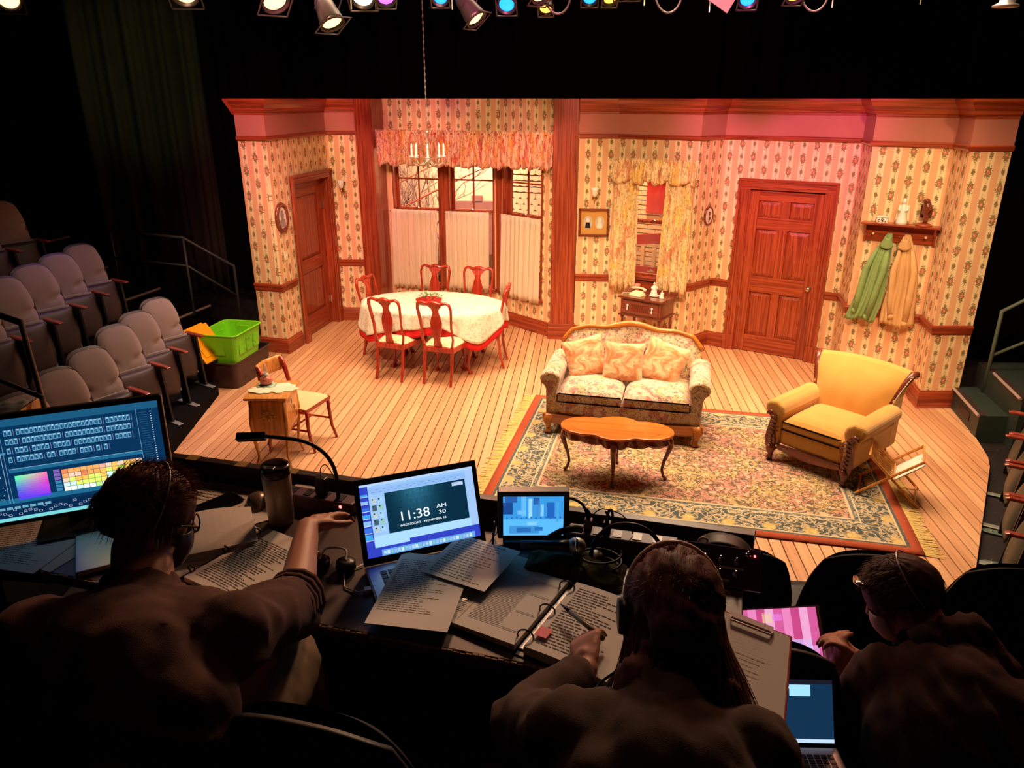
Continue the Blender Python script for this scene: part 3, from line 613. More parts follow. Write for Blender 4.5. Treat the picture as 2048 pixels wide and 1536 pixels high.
# plant in its red dish
t=thing('plant_dish','low green plant in a red dish in the middle of the dining table','plant',(-1.83,8.66,.766))
MB().lathe([(.10,0),(.15,.03),(.16,.045),(.14,.045),(.09,.012)],20).build('dish','redcloth',t,smooth=True)
MT['leaf']=plain('plant_leaf',(.14,.22,.07),.6,.4,30)
b=MB()
for k in range(150):
    a=random.random()*6.28; r=random.random()**.6*.15; x,y=r*math.cos(a),r*math.sin(a)*.75; z=.045+random.random()*.085*(1-r*3); d=Vector((math.cos(a)+random.uniform(-.6,.6),math.sin(a)+random.uniform(-.6,.6),random.uniform(-.2,.9))).normalized()*.032; w_=d.cross(Vector((0,0,1))).normalized()*.010
    p=Vector((x,y,z)); b.add([p,p+d*.5+w_,p+d,p+d*.5-w_+Vector((0,0,.004))],[(0,1,2,3)])
tag(b.build('leaves','leaf',t),kind='stuff')
# ---- chandelier
MT['iron']=plain('painted_chandelier_metal',(.50,.46,.34),.35,.1,metal=.7); MT['bulb']=plain('candle_bulb',(.9,.86,.78),.25,.02)
t=thing('chandelier','pale candle chandelier hanging over the dining table on a long chain','chandelier',(-1.80,8.77,2.34))
MB().lathe([(.004,-.03),(.018,-.02),(.008,0),(.03,.02),(.042,.045),(.02,.07),(.010,.10),(.022,.14),(.012,.19),(.018,.24),(.008,.30),(.012,.34),(.03,.36),(.006,.375)],14).build('stem','iron',t,smooth=True)
for k in range(8):
    a=k*math.pi/4+.2; c,s_=math.cos(a),math.sin(a); b=MB()
    b.tube([(c*r_,s_*r_,z) for r_,z in [(.02,.06),(.06,.015),(.11,0),(.16,.02),(.185,.065),(.18,.09)]],.0045,6); b.build('arm','iron',t,smooth=True)
    b=MB(); b.lathe([(.006,.0),(.026,.008),(.028,.014),(.008,.014)],12,(c*.18,s_*.18,.088)); b.build('drip_cup','white',t,smooth=True)
    q=MB().lathe([(.011,0),(.011,.085)],10,(c*.18,s_*.18,.10)).build('candle','bulb',t,smooth=False)
    MB().lathe([(.008,0),(.013,.012),(.010,.035),(.002,.055)],10,(c*.18,s_*.18,.185)).build('flame_bulb','bulb',q,smooth=True)
b=MB(); b.tube([(0,0,.37),(0,0,2.6)],.004,6); 
for k in range(70):
    z=.38+k*.032; b.at(TM((0,0,z))@RZ(90*(k%2))); b.tube([(.007*math.cos(a*math.pi/4),0,.018*math.sin(a*math.pi/4)) for a in range(9)],.0022,4); 
b.X=Matrix.Identity(4); tag(b.build('chain','iron',t),kind='stuff')
# ---- valances and curtains
def gathered(nm,lb,A,B,z0,z1,mat,folds,amp,cat='curtain',top=.03,wav=.02,par=None,n=None,th=.004,scallop=0,flare=0):
    o=thing(nm,lb,cat,(A[0],A[1],0),ang(A,B)) ; L=math.dist(A,B); b=MB(); rnd=random.Random(hash(lb)&255 if 0 else len(lb))
    ph=[rnd.random()*6 for _ in range(6)]
    def fn(u,v):
        zz=z0+(z1-z0)*v; f=folds*6.283
        k=amp*(1-.55*v)*(math.sin(u*f+ph[0]+.8*math.sin(u*9+ph[1]))+.5*math.sin(u*f*2.3+ph[2]))
        if v>.86: k+=.010*math.sin(u*f*4)
        zb=zz+(1-v)*(wav*math.sin(u*f*.5+ph[3])+wav*.6*math.sin(u*f*1.3+ph[4])); 
        return ((u-.5)*L*(1+flare*(1-v))+L/2,-k-.03*(1-v)*(v>.0)-.02,zb+(.012*math.sin(u*f*5) if v>=.999 else 0))
    b.grid(fn,n or int(folds*14),14); q=b.build('fabric',mat,o,smooth=True,solid=th)
    return o
g=gathered('valance','wide orange and red floral valance gathered across the top of the bay','x' and (-2.86,10.50),(-.42,9.86),2.21,2.66,'valance',23,.050,flare=-.02)
b=MB(); b.tube([(-.02,.0,2.62),(2.54,.0,2.62)],.010,8); b.build('rod','mah_x',g); 
for k,(s0,s1,A,B,l) in enumerate([(.13,.83,PB[0],PB[1],'sheer cream cafe curtain over the lower left bay window'),(.955,1.60,PB[0],PB[1],'sheer cream cafe curtain over the lower middle bay window'),(.10,.86,PB[1],PB[2],'sheer cream cafe curtain over the lower right bay window')]):
    a=pt(A,B,s0,.045); c=pt(A,B,s1,.045); g=gathered('cafe_curtain',l,a[:2],c[:2],.43,1.57,'sheer',8,.022,wav=.008,n=80,th=.002); g['group']='cafe curtains in the bay'
    L=s1-s0; MB().tube([(-.03,0,1.545),(L+.03,0,1.545)],.006,6).build('rod','brass',g)
a=pt(PR[1],PR[2],-.03,.11); c=pt(PR[1],PR[2],1.07,.11)
g=gathered('valance','short yellow floral valance over the narrow window','x' and a[:2],c[:2],2.09,2.37,'drape',9,.040,wav=.02)
for s0,s1,l in ((.03,.34,'long yellow floral drape left of the narrow window'),(.70,1.02,'long yellow floral drape right of the narrow window')):
    a=pt(PR[1],PR[2],s0,.075); c=pt(PR[1],PR[2],s1,.075); gathered('floral_drape',l,a[:2],c[:2],.72,2.30,'drape',4,.026,wav=.012,n=60,flare=.25)
# ---- loveseat
t=thing('loveseat','camelback two-seat sofa in floral tapestry with orange wood trim','sofa',(.455,7.04,0.010),R(-8)); t.scale=(1.05,1,1)
W=.74
def arm(s):
    b=MB(); P=[(.0,.16),(.0,.42),(-.015,.50),(-.03,.545),(-.01,.595),(.04,.62),(.10,.62),(.15,.59),(.165,.545),(.15,.50),(.12,.475),(.105,.44),(.10,.30),(.10,.16)]
    b.prism([(s*(W-.145+x),z) for x,z in P],-.40,.34,'xz'); return b.build('arm','tapestry',t,smooth=False,bevel=.022,seg=3)
for s in (-1,1):
    a=arm(s)
    b=MB(); 
    for k in range(46):
        q=k/45; P=[(.012,.18),(.012,.42),(.002,.50),(-.012,.55),(.02,.595),(.07,.605),(.13,.58),(.145,.545),(.12,.49),(.088,.44),(.088,.18)]
        f=q*(len(P)-1); i=min(int(f),len(P)-2); x=P[i][0]+(P[i+1][0]-P[i][0])*(f-i); z=P[i][1]+(P[i+1][1]-P[i][1])*(f-i); b.ball((s*(W-.145+x),-.402,z),(.005,.004,.005),5,3)
    tag(b.build('nailhead_trim','brass',a,smooth=True),kind='stuff')
b=MB()
def back(u,v):
    x=(u-.5)*2; top=.80+.11*math.exp(-(x/.42)**2)+.045*math.exp(-((abs(x)-.62)/.2)**2)-.12*max(0,abs(x)-.86)/.14
    z=.30+(top-.30)*v; puff=.05*math.sin(math.pi*v)**.6*(1-(2*abs(abs(x)-.5))**4)*.9
    return (x*.66,.24+.10*v-puff,z)
b.grid(back,40,14); o=b.build('back_cushion','tapestry',t,smooth=True)
b=MB(); pts=[back(u/40,1) for u in range(41)]; pl=[(p[0],p[2]) for p in pts]+[(.66,.16),(-.66,.16)]; b.prism(pl,.33,.40,'xz'); b.build('back_frame','tapestry',t)
b=MB(); n=len(pts); b.tube([(p[0]*1.02,.345,p[2]+.018) for p in pts],[.020+.010*math.exp(-((i-20)/7)**2) for i in range(n)],8,1.1); b.build('crest_rail','oakleg',t,smooth=True)
for s in (-1,1):
    def cu(u,v,s=s):
        x=(u-.5)*2;y=(v-.5)*2; e=(1-abs(x)**8)*(1-abs(y)**8); return (s*.298+x*.293,-.09+y*.325,.405+.055*e+.02*(1-x*x)*(1-y*y))
    b=MB(); b.grid(cu,18,18); b.box(s*.298-.288,s*.298+.288,-.41,.23,.325,.415); b.build('seat_cushion','tapestry',t,smooth=False,bevel=.018,seg=3)
    MB().tube([(s*.298-.285,-.413,.412),(s*.298+.285,-.413,.412)],.006,6).build('piping','blackmatt',t); MB().tube([(s*.298-.285,-.413,.327),(s*.298+.285,-.413,.327)],.006,6).build('piping','blackmatt',t)
MB().box(-.62,.62,-.39,.36,.17,.325).build('seat_base','tapestry',t,bevel=.01)
b=MB(); pl=[(-.72,.20),(-.45,.19),(-.2,.17),(0,.20),(.2,.17),(.45,.19),(.72,.20),(.72,.12),(.55,.09),(.35,.10),(.15,.07),(0,.055),(-.15,.07),(-.35,.10),(-.55,.09),(-.72,.12)]; b.prism(pl,-.425,-.395,'xz'); b.build('carved_apron','oakleg',t,bevel=.006)
for sx in (-1,1):
    for y in (-.40,.32):
        b=MB(); b.tube([(sx*.66,y,.19),(sx*.675,y-.02,.13),(sx*.665,y-.01,.07),(sx*.66,y-.02,.03),(sx*.665,y-.045,.012)],[.045,.042,.026,.026,.034],8); b.build('leg','oakleg',t,smooth=True)
def pillow(lb,x,y,z,rx,rz,s=.205,roll=0):
    o=tag(MB().build('tmp','velvet'),None); bpy.data.objects.remove(o)
    b=MB()
    def f(sg):
        def fn(u,v):
            x_=(u-.5)*2;y_=(v-.5)*2; k=1-.10*(x_*x_*(1-y_*y_)*0+ (1-abs(x_))*(abs(y_)>.9)*.0); e=max(0,(1-x_**4)*(1-y_**4))**.5; pin=1-.07*(1-x_*x_)*y_*y_; pin2=1-.07*(1-y_*y_)*x_*x_
            wr=.012*mnoise.noise(Vector((x_*2+x*9,y_*3,sg)))
            return (x_*s*pin2,y_*s*pin,sg*(.065*e+wr*e))
        return fn
    b.grid(f(1),20,20); b.grid(lambda u,v:f(-1)(1-u,v),20,20)
    o=b.build('pillow','velvet',None,smooth=True); o.matrix_world=Matrix.Translation((.44,7.05,0))@RZ(-7)@Matrix.Translation((x,y,z))@RZ(rz)@RX(rx)@RZ(roll); tag(o,lb,'pillow','velvet pillows on the sofa')
pillow('peach velvet pillow leaning on the left arm of the sofa, tilted and creased',-.41,.10,.63,62,12,roll=14)
pillow('square peach velvet pillow upright in the middle of the sofa',-.03,.05,.625,66,0,.20)
pillow('peach velvet pillow slumped towards the right arm of the sofa',.35,.10,.63,62,-8,.215,-16)
# ---- rug
t=thing('area_rug','faded oriental rug with dark border and gold fringe under the sofa','rug',(-.786,5.275,.001),R(-7.2)); RWd,RHt=3.3,2.44
b=MB(); nu,nv=60,40; b.grid(lambda u,v:(u*RWd,v*RHt,.010+.0015*mnoise.noise(Vector((u*9,v*7,0)))),nu,nv,uvs=lambda u,v:(u*RWd,v*RHt)); b.build('pile','rug',t,smooth=True,solid=.006)
for x0,sg in ((0,-1),(RWd,1)):
    b=MB()
    for k in range(420):
        y=RHt*k/420+random.uniform(-.003,.003); l=.11+random.uniform(-.03,.03); a=random.uniform(-.02,.02)
        b.add([(x0,y-.003,.008),(x0,y+.003,.008),(x0+sg*l,y+a+.003,.004),(x0+sg*l,y+a-.003,.004)],[(0,1,2,3) if sg>0 else (3,2,1,0)])
    tag(b.build('fringe','fringe',t),kind='stuff')
# ---- coffee table, four lobed top, legs at the ends and the middle of the long sides
t=thing('coffee_table','lobed orange coffee table with dark carved apron on the rug','table',(.32,5.88,.012),R(-7))
def lobe(a,rx,ry): 
    x,y=math.cos(a),math.sin(a); return rx,ry
def outline(k=1.0):
    P=[]
    for i in range(96):
        a=i/96*2*math.pi; best=0; d=(math.cos(a),math.sin(a))
        for cx,cy,r1,r2 in ((-.24,0,.235,.185),(.24,0,.235,.185),(0,0,.235,.245)):
            A_=(d[0]/r1)**2+(d[1]/r2)**2; B_=-2*(d[0]*cx/r1**2+d[1]*cy/r2**2); C_=(cx/r1)**2+(cy/r2)**2-1; D_=B_*B_-4*A_*C_
            if D_>0: best=max(best,(-B_+math.sqrt(D_))/(2*A_))
        P.append((d[0]*best*k,d[1]*best*k))
    return P
b=MB(); b.prism(outline(),.425,.447); tp=b.build('top','tabletop',t,bevel=.006)
b=MB(); P=outline(.80); b.tube([(x,y,.4475) for x,y in P+P[:1]],.0018,4,cap=False); b.build('inlay_line','brass',tp)
b=MB()
for k in range(14): b.tube([(-.07+k*.01,.012*math.sin(k*1.3),.4475),(-.062+k*.01,-.012*math.cos(k),.4475)],.0016,4)
tag(b.build('inlay_scroll','brass',tp),kind='stuff')
b=MB(); P=outline(.93); n=len(P)
vs=[];
for i,(x,y) in enumerate(P): dz=.060+.022*abs(math.sin(i/96*math.pi*12)); k_=1.04+.03*math.sin(i*1.3); vs+=[(x,y,.426),(x*k_,y*k_,.426-dz*.7),(x*.98,y*.98,.426-dz),(x*.95,y*.95,.426)]
fs=[(i*4+k,i*4+(k+1)%4,((i+1)%n)*4+(k+1)%4,((i+1)%n)*4+k) for i in range(n) for k in range(4)]
b.add(vs,fs); b.build('carved_apron','darkwood',t)
for a in (0,90,180,270):
    c,s_=round(math.cos(R(a))),round(math.sin(R(a))); rr=.40 if s_==0 else .20
    b=MB(); b.tube([(c*(rr+x),s_*(rr+x),z) for x,z in [(.0,.41),(.045,.37),(.055,.32),(.035,.25),(.01,.18),(-.005,.10),(.01,.04),(.035,.012)]],[.030,.030,.026,.019,.016,.013,.013,.017],8); b.build('leg','darkwood',t,smooth=True)
# ---- gold armchair
t=thing('armchair','gold upholstered armchair with carved dark wood arms and feet','armchair',(2.25,6.40,0.012),R(-43))
for s in (-1,1):
    b=MB(); P=[(0,.14),(0,.38),(-.02,.46),(.0,.52),(.06,.555),(.13,.55),(.17,.51),(.165,.45),(.12,.40),(.10,.32),(.10,.14)]
    b.prism([(s*(.285+x),z) for x,z in P],-.40,.30,'xz'); a=b.build('arm','gold',t,bevel=.03,seg=3)
    b=MB(); P=[(.02,.12),(.015,.20),(.045,.30),(.03,.38),(.045,.44),(.09,.475),(.125,.46),(.135,.42),(.105,.43),(.085,.40),(.105,.30),(.12,.20),(.10,.12)]
    b.prism([(s*(.285+x),z) for x,z in P],-.435,-.40,'xz'); q=b.build('carved_front','darkwood',t,bevel=.010)
    b=MB()
    for k in range(8):
        z=.15+k*.037; b.tube([(s*(.305+.03*math.sin(k)),-.437,z),(s*(.335),-.445,z+.022),(s*(.365),-.437,z+.016)],.006,5)
    tag(b.build('leaf_carving','darkwood',q,smooth=True),kind='stuff')
    b=MB(); b.tube([(s*.335,-.40,.14),(s*.345,-.42,.10),(s*.34,-.41,.05),(s*.34,-.43,.014)],[.05,.042,.022,.032],8); b.build('foot','darkwood',t,smooth=True)
    b=MB(); b.tube([(s*.31,.36,.14),(s*.32,.40,.01)],[.03,.022],8); b.build('foot','darkwood',t)
b=MB()
def ab(u,v):
    x=(u-.5)*2; w_=.30+.12*v**1.6; zt=.81+.035*(1-x*x); y=.20+.16*v+.05*v**6; puff=.05*math.sin(math.pi*min(1,v*1.02))*(1-x**4); cr=.008*mnoise.noise(Vector((x*3,v*2,0)))
    z=.34+(zt-.34)*v; return (x*w_,y-puff+cr,z)
b.grid(ab,24,20); 
top=[ab(u/24,1) for u in range(25)]
b.grid(lambda u,v:(ab(u,1)[0],ab(u,1)[1]+.075*math.sin(v*math.pi/2*1.0)+.0,ab(u,1)[2]+.018*math.sin(v*math.pi)-(.06 if v>.9 else 0)*v),24,6)
b.grid(lambda u,v:(ab(u,v)[0],.42+.05*v,.2+(ab(u,1)[2]-.26)*v),16,6); b.build('backrest','gold',t,smooth=True)
for s in (-1,1):
    b=MB(); P=[ab(1 if s>0 else 0,v/10) for v in range(3,11)]; b.tube([(p[0]+s*.006,p[1]+.02,p[2]) for p in P]+[(P[-1][0]+s*.02,P[-1][1]+.06,P[-1][2]-.005),(P[-1][0]+s*.012,P[-1][1]+.07,P[-1][2]-.04)],[.020,.022,.024,.025,.026,.028,.03,.034,.030,.02],8); q=b.build('rope_carved_post','darkwood',t,smooth=True)
    b=MB()
    for k in range(15):
        v=.36+k*.043; p=ab(1 if s>0 else 0,v); b.tube([(p[0]+s*.026,p[1]-.004,p[2]),(p[0]+s*.032,p[1]+.02,p[2]+.02),(p[0]+s*.022,p[1]+.044,p[2]+.03)],.005,5)
    tag(b.build('rope_twist','white' if s>0 else 'darkwood',q,smooth=True),kind='stuff')
    b=MB(); b.box(min(s*.30,s*.385),max(s*.30,s*.385),.28,.44,.14,.60); b.build('back_side','gold',t,bevel=.02)
def cu(u,v):
    x=(u-.5)*2;y=(v-.5)*2; e=(1-abs(x)**8)*(1-abs(y)**8); return (x*.275,-.09+y*.315,.375+.06*e+.015*(1-x*x)*(1-y*y))
b=MB(); b.grid(cu,16,16); b.box(-.27,.27,-.40,.22,.31,.385); b.build('seat_cushion','gold',t,bevel=.02,seg=3)
for z in (.385,.315): MB().tube([(-.268,-.405,z),(.268,-.405,z)],.006,6).build('piping','blackmatt',t)
MB().box(-.285,.285,-.385,.40,.16,.31).build('seat_front','gold',t,bevel=.03,seg=3)
b=MB(); b.prism([(-.29,.165),(.29,.165),(.29,.12),(.15,.10),(0,.085),(-.15,.10),(-.29,.12)],-.415,-.385,'xz'); b.build('carved_rail','darkwood',t,bevel=.008)
# ---- small corner chair and cabinet at the left
t=thing('side_chair','low backed mahogany side chair with a cream seat beside the little cabinet','chair',(-2.60,6.32,0),R(76))
for s in (-1,1):
    MB().tube([(s*.17,-.19,.42),(s*.18,-.195,.25),(s*.18,-.21,.12),(s*.185,-.25,.005)],[.020,.018,.016,.014],6).build('front_leg','cherry',t,smooth=True)
    MB().tube([(s*.16,.19,.42),(s*.165,.20,.25),(s*.17,.23,.1),(s*.175,.27,.005)],[.020,.018,.016,.014],6).build('rear_leg','cherry',t,smooth=True)
    MB().tube([(s*.16,.19,.42),(s*.165,.215,.52),(s*.17,.25,.66),(s*.17,.29,.77)],[.020,.022,.024,.020],6).build('back_post','cherry',t,smooth=True)
    MB().tube([(s*.175,-.19,.2),(s*.17,.20,.2)],.010,6).build('side_stretcher','cherry',t)
MB().tube([(-.17,0,.2),(.17,0,.2)],.010,6).build('cross_stretcher','cherry',t)
b=MB(); b.grid(lambda u,v:((u-.5)*.36,.28+.035*math.sin(u*math.pi)+.02*v,.64+.14*v),12,4); b.build('back_rail','oakz',t,smooth=True,solid=.02)
MB().box(-.20,.20,-.21,.21,.385,.425).build('seat_rail','cherry',t,bevel=.006)
b=MB(); b.grid(lambda u,v:((u-.5)*.40,(v-.5)*.42,.425+.035*(1-abs(2*u-1)**5)*(1-abs(2*v-1)**5)),10,10); b.build('seat','ivory' if 0 else plain('cream_seat_cloth',(.78,.54,.28),.85),t,smooth=True)
t=thing('side_cabinet','small honey oak cabinet with carved crest and slender curved legs','cabinet',(-2.66,5.90,0),R(6))
cw,cd=.145,.195
for sx in (-1,1):
    for sy in (-1,1):
        MB().tube([(sx*(cw-.01),sy*(cd-.01),.66),(sx*(cw+.004),sy*(cd+.004),.45),(sx*(cw-.006),sy*(cd-.006),.28),(sx*(cw-.02),sy*(cd-.02),.13),(sx*(cw+.012),sy*(cd+.012),.004)],[.018,.020,.017,.011,.009],6).build('leg','oakz',t,smooth=True)
b=MB(); b.grid(lambda u,v:((u-.5)*2*(cw+.004*math.sin(v*3.1)),-cd-.006*math.sin(v*3.1),.34+.33*v-(.03*abs(math.sin(u*6.28)) if v==0 else 0)),12,8); b.build('front_panel','oakz',t,smooth=True,solid=.012)
for s in (-1,1): b=MB(); b.grid(lambda u,v:(s*(cw+.007*math.sin(v*3.1)),(u-.5)*2*cd,.34+.33*v),8,8); b.build('side_panel','oakz',t,smooth=True,solid=.012)
MB().box(-cw,cw,cd-.01,cd,.34,.67).build('back_panel','oakz',t)
b=MB(); 
for k in range(26): a=k*.7; r=.018+.03*abs(math.sin(k*1.9)); b.ball((r*1.3*math.cos(a),-cd-.024,.52+r*math.sin(a)),(.010,.004,.006),6,4)
tag(b.build('carved_crest','fringe',t,smooth=True),kind='stuff')
b=MB()
for k in range(3): b.ball((cw+.024,-.05+k*.06,.60-k*.08),(.004,.014,.028),6,4)
tag(b.build('painted_flowers','darkwood',t,smooth=True),kind='stuff')
b=MB(); P=[(-.18,-.235),(.18,-.235),(.185,-.2),(.185,.21),(-.185,.21),(-.185,-.2)]; b.prism(P,.67,.692); b.build('top','oakz',t,bevel=.006)
o=tag(MB().build('tmp','white'),None); bpy.data.objects.remove(o)
def blob(nm,lb,cat,loc,rx,ry,h,mat,seed,rz=0,wave=.18,grp=None):
    b=MB(); n=40; vs=[(0,0,h)]
    def fn(u,v): a=u*6.2832; k=1+wave*.5*math.sin(a*9+seed)+wave*.4*math.sin(a*4+seed*2); return (rx*v*k*math.cos(a),ry*v*k*math.sin(a),h*(1-v**3)+.0015+.002*math.sin(a*11)*v)
    b.grid(fn,n,6); o=b.build(nm,mat,smooth=True,solid=.002,loc=loc,rot=(0,0,rz)); return tag(o,lb,cat,grp)
MT['doily']=plain('cream_crochet',(.84,.78,.56),.9,.12,60); MT['mint']=plain('mint_glass',(.42,.62,.44),.25,.15,20); MT['pinkglass']=plain('pink_glass',(.75,.22,.16),.2,.2,14)
blob('doily','cream crochet doily lying on top of the little cabinet','doily',(-2.60,5.92,.6935),.155,.12,.004,'doily',1)
blob('doily','cream crochet doily hanging over the left corner of the little cabinet','doily',(-2.73,5.85,.6975),.12,.09,.003,'doily',3)
blob('ruffled_plate','mint green ruffled plate under the pink glass lamp','plate',(-2.735,5.96,.702),.085,.08,.006,'mint',2,wave=.25)
t=thing('oil_lamp','little pink glass lamp with a clear chimney on the cabinet','lamp',(-2.735,5.965,.71))
MB().lathe([(.03,0),(.05,.012),(.058,.035),(.05,.058),(.03,.07),(.022,.075)],16).build('font','pinkglass',t,smooth=True); MB().lathe([(.024,.073),(.026,.09),(.02,.10)],14).build('collar','white',t,smooth=True); m=M('clear_glass',.05,.5,alpha=.35); m.col((.9,.85,.8)); MT['clear']=m.m
MB().lathe([(.016,.10),(.022,.125),(.012,.16),(.010,.185)],14).build('chimney','clear',t,smooth=True)
# ---- folding magazine rack beside the armchair
t=thing('magazine_rack','folding bamboo magazine rack beside the gold armchair','magazine rack',(2.56,5.80,0),R(-22))
for s in (-1,1):
    MB().tube([(-.24,s*.17,.02),(.20,s*.17,.40)],.011,6).build('long_leg','oakz',t); MB().tube([(.22,s*.17,.01),(-.18,s*.17,.38)],.011,6).build('crossed_leg','oakz',t)
for x,z in ((.20,.40),(-.18,.38),(.02,.20),(-.22,.03),(.20,.03)): MB().tube([(x,-.18,z),(x,.18,z)],.009,6).build('rail','oakz',t)
for k in range(9):
    y=-.15+k*.0375; MB().tube([(.02,y,.20),(-.17,y,.37)],.004,5).build('spindle','oakz',t)
for k in range(3):
    b=MB(); b.at(TM((.09+.018*k,0,.245+.012*k))@RY(-42)); b.grid(lambda u,v:((v-.5)*.24,(u-.5)*.27,.006*math.sin(u*12+k)),12,6); o=b.build('magazine','sheet',None,solid=.006); o.matrix_world=Matrix.Translation((2.56,5.80,0))@RZ(-22); tag(o,['newspaper at the back of the bamboo rack','newspaper in the middle of the bamboo rack','newspaper at the front of the bamboo rack'][k],'newspaper','newspapers in the bamboo rack')
# ---- telephone table
t=thing('telephone_table','small dark wooden table with a carved drawer below the narrow window','table',(.80,9.29,0),R(-30))
for sx in (-1,1):
    for sy in (-1,1): MB().lathe([(.020,.53),(.024,.50),(.012,.47),(.022,.42),(.014,.30),(.018,.16),(.012,.10),(.022,.04),(.016,0)],10,(sx*.25,sy*.17,0)).build('leg','darkwood',t,smooth=True)
MB().box(-.27,.27,-.19,.19,.53,.74).build('case','darkwood',t,bevel=.004); MB().box(-.30,.30,-.22,.20,.74,.762).build('top','darkwood',t,bevel=.005); MB().box(-.29,.29,-.21,.2,.52,.535).build('lower_moulding','darkwood',t,bevel=.003)
dr=MB().box(-.24,.24,-.205,-.188,.555,.715).build('drawer','darkwood',t,bevel=.003)
b=MB()
for k in range(9): b.tube([(-.11+k*.0275,-.207,.59),(-.11+k*.0275,-.209,.685)],.007,5)
tag(b.build('fluting','darkwood',dr),kind='stuff')
for s in (-1,1):
    b=MB(); b.ball((s*.165,-.215,.66),(.014,.010,.014)); b.ball((s*.165,-.222,.615),(.010,.008,.02)); b.tube([(s*.165,-.22,.66),(s*.165,-.222,.60)],.004,6); b.build('drop_pull','white',dr,smooth=True)
MB().box(-.30,.30,.19,.21,.762,.80).build('gallery','darkwood',t)
def loc(T,x,y,z,a=-30): v=Vector(T)+Matrix.Rotation(R(a),3,'Z')@Vector((x,y,z)); return tuple(v)
TT=(.80,9.29,0)
t=thing('telephone','cream dial telephone with its handset and a looped cord','telephone',loc(TT,-.11,-.07,.762),R(-38))
b=MB(); b.add([(-.09,-.07,0),(.09,-.07,0),(.09,.07,0),(-.09,.07,0),(-.075,-.05,.03),(.075,-.05,.03),(.06,.05,.055),(-.06,.05,.055)],[(3,2,1,0),(4,5,6,7),(0,1,5,4),(1,2,6,5),(2,3,7,6),(3,0,4,7)]); b.build('body','ivory',t,bevel=.008)
b=MB(); b.tube([(-.10,.03,.07),(-.06,.03,.088),(0,.03,.092),(.06,.03,.088),(.10,.03,.07)],[.022,.014,.012,.014,.022],8); b.build('handset','ivory',t,smooth=True)
b=MB(); b.tube([(-.08,0,.02),(-.15,-.0,.006),(-.20,-.02,.004),(-.225,-.06,-.06),(-.22,-.08,-.16),(-.19,-.09,-.20),(-.17,-.09,-.14),(-.18,-.07,-.04)],.006,6); b.build('cord','ivory',t,smooth=True)
def figurine(nm,lb,loc_,h,mat,rz=0,cat='figurine',wide=1):
    t=thing(nm,lb,cat,loc_,rz)
    MB().lathe([(.30*h*wide,0),(.26*h*wide,.10*h),(.20*h*wide,.35*h),(.16*h*wide,.55*h),(.13*h*wide,.68*h),(.06*h,.76*h)],12).build('robe',mat,t,smooth=True)
    MB().ball((0,-.01*h,.86*h),(.085*h,.09*h,.12*h)).build('head',mat,t,smooth=True)
    for s in (-1,1): MB().tube([(s*.12*h,0,.68*h),(s*.2*h*wide,-.08*h,.55*h),(s*.12*h*wide,-.16*h,.52*h)],[.05*h,.045*h,.03*h],6).build('arm',mat,t,smooth=True)
    return t
figurine('figurine','white robed figurine on a saucer on the telephone table',loc(TT,.07,.02,.769),.17,'white'); 
o=MB().lathe([(.045,0),(.07,.006),(.072,.009),(.04,.004)],18).build('saucer','white',None,smooth=True,loc=loc(TT,.08,.02,.7625)); tag(o,'white saucer under the robed figurine on the telephone table','saucer')
figurine('figurine','small black and white pair figurine at the right of the telephone table',loc(TT,.20,-.03,.762),.10,'white',.5,wide=1.2)
t=thing('pink_cup','pink patterned cup at the back left of the telephone table','cup',loc(TT,-.20,.10,.762)); MB().lathe([(.03,0),(.035,.06),(.04,.10),(.037,.10),(.03,.01)],16).build('cup','pinkglass',t,smooth=True)
# ---- pictures and sconces on the walls
def onwall(A,B,s,z,off=.0): x,y,_=pt(A,B,s,off); return (x,y,z),ang(A,B)
def oval_frame(nm,lb,A,B,s,z,w_,h,mat,k):
    l,a=onwall(A,B,s,z,.012); t=thing(nm,lb,'picture',l,a)
    b=MB(); b.at(RX(90)); 
    P=[(w_*math.cos(i/32*6.2832),h*math.sin(i/32*6.2832)) for i in range(33)]; b.tube([(x,y,0) for x,y in P],k,8,cap=False); b.build('frame',mat,t,smooth=True)
    b=MB(); b.prism([(x*.93,z_*.93) for x,z_ in P[:-1]],-.006,.0,'xz'); b.build('mount','sheet',t)
    return t
t=oval_frame('oval_picture','large oval portrait in a dark frame left of the left door',PL[1],PL[2],.155,1.69,.125,.155,'darkwood',.030)
b=MB(); b.prism([(.04*math.cos(i/12*6.28),.055*math.sin(i/12*6.28)+.035) for i in range(12)],-.010,-.006,'xz'); b.prism([(-.07,-.11),(.07,-.11),(.06,-.03),(0,.0),(-.06,-.03)],-.009,-.006,'xz'); b.build('portrait',plain('sepia_grey',(.30,.24,.22),.7),t)
t=oval_frame('oval_picture','little oval rose picture left of the right door',PR[2],PR[3],.29,1.70,.085,.105,'darkwood',.014)
b=MB(); b.ball((0,-.012,.03),(.025,.004,.025),8,5); b.ball((0.01,-.012,-.03),(.02,.004,.02),8,5); b.tube([(0,-.012,.02),(-.01,-.012,-.07)],.004,5); b.build('rose','darkwood',t,smooth=True)
l,a=onwall(PR[0],PR[1],.215,1.565,.01); t=thing('double_portrait','rectangular frame holding two oval portraits beside the right post','picture',l,a)
b=MB(); fw,fh=.195,.175
for x0,x1,z0,z1 in ((-fw,fw,fh-.03,fh),(-fw,fw,-fh,-fh+.03),(-fw,-fw+.03,-fh,fh),(fw-.03,fw,-fh,fh)): MB().box(x0,x1,-.028,0,z0,z1).build('frame_side','darkwood',t,bevel=.006)
MB().box(-fw+.02,fw-.02,-.010,0,-fh+.02,fh-.02).build('mount',plain('ochre_mount',(.52,.28,.06),.7),t)
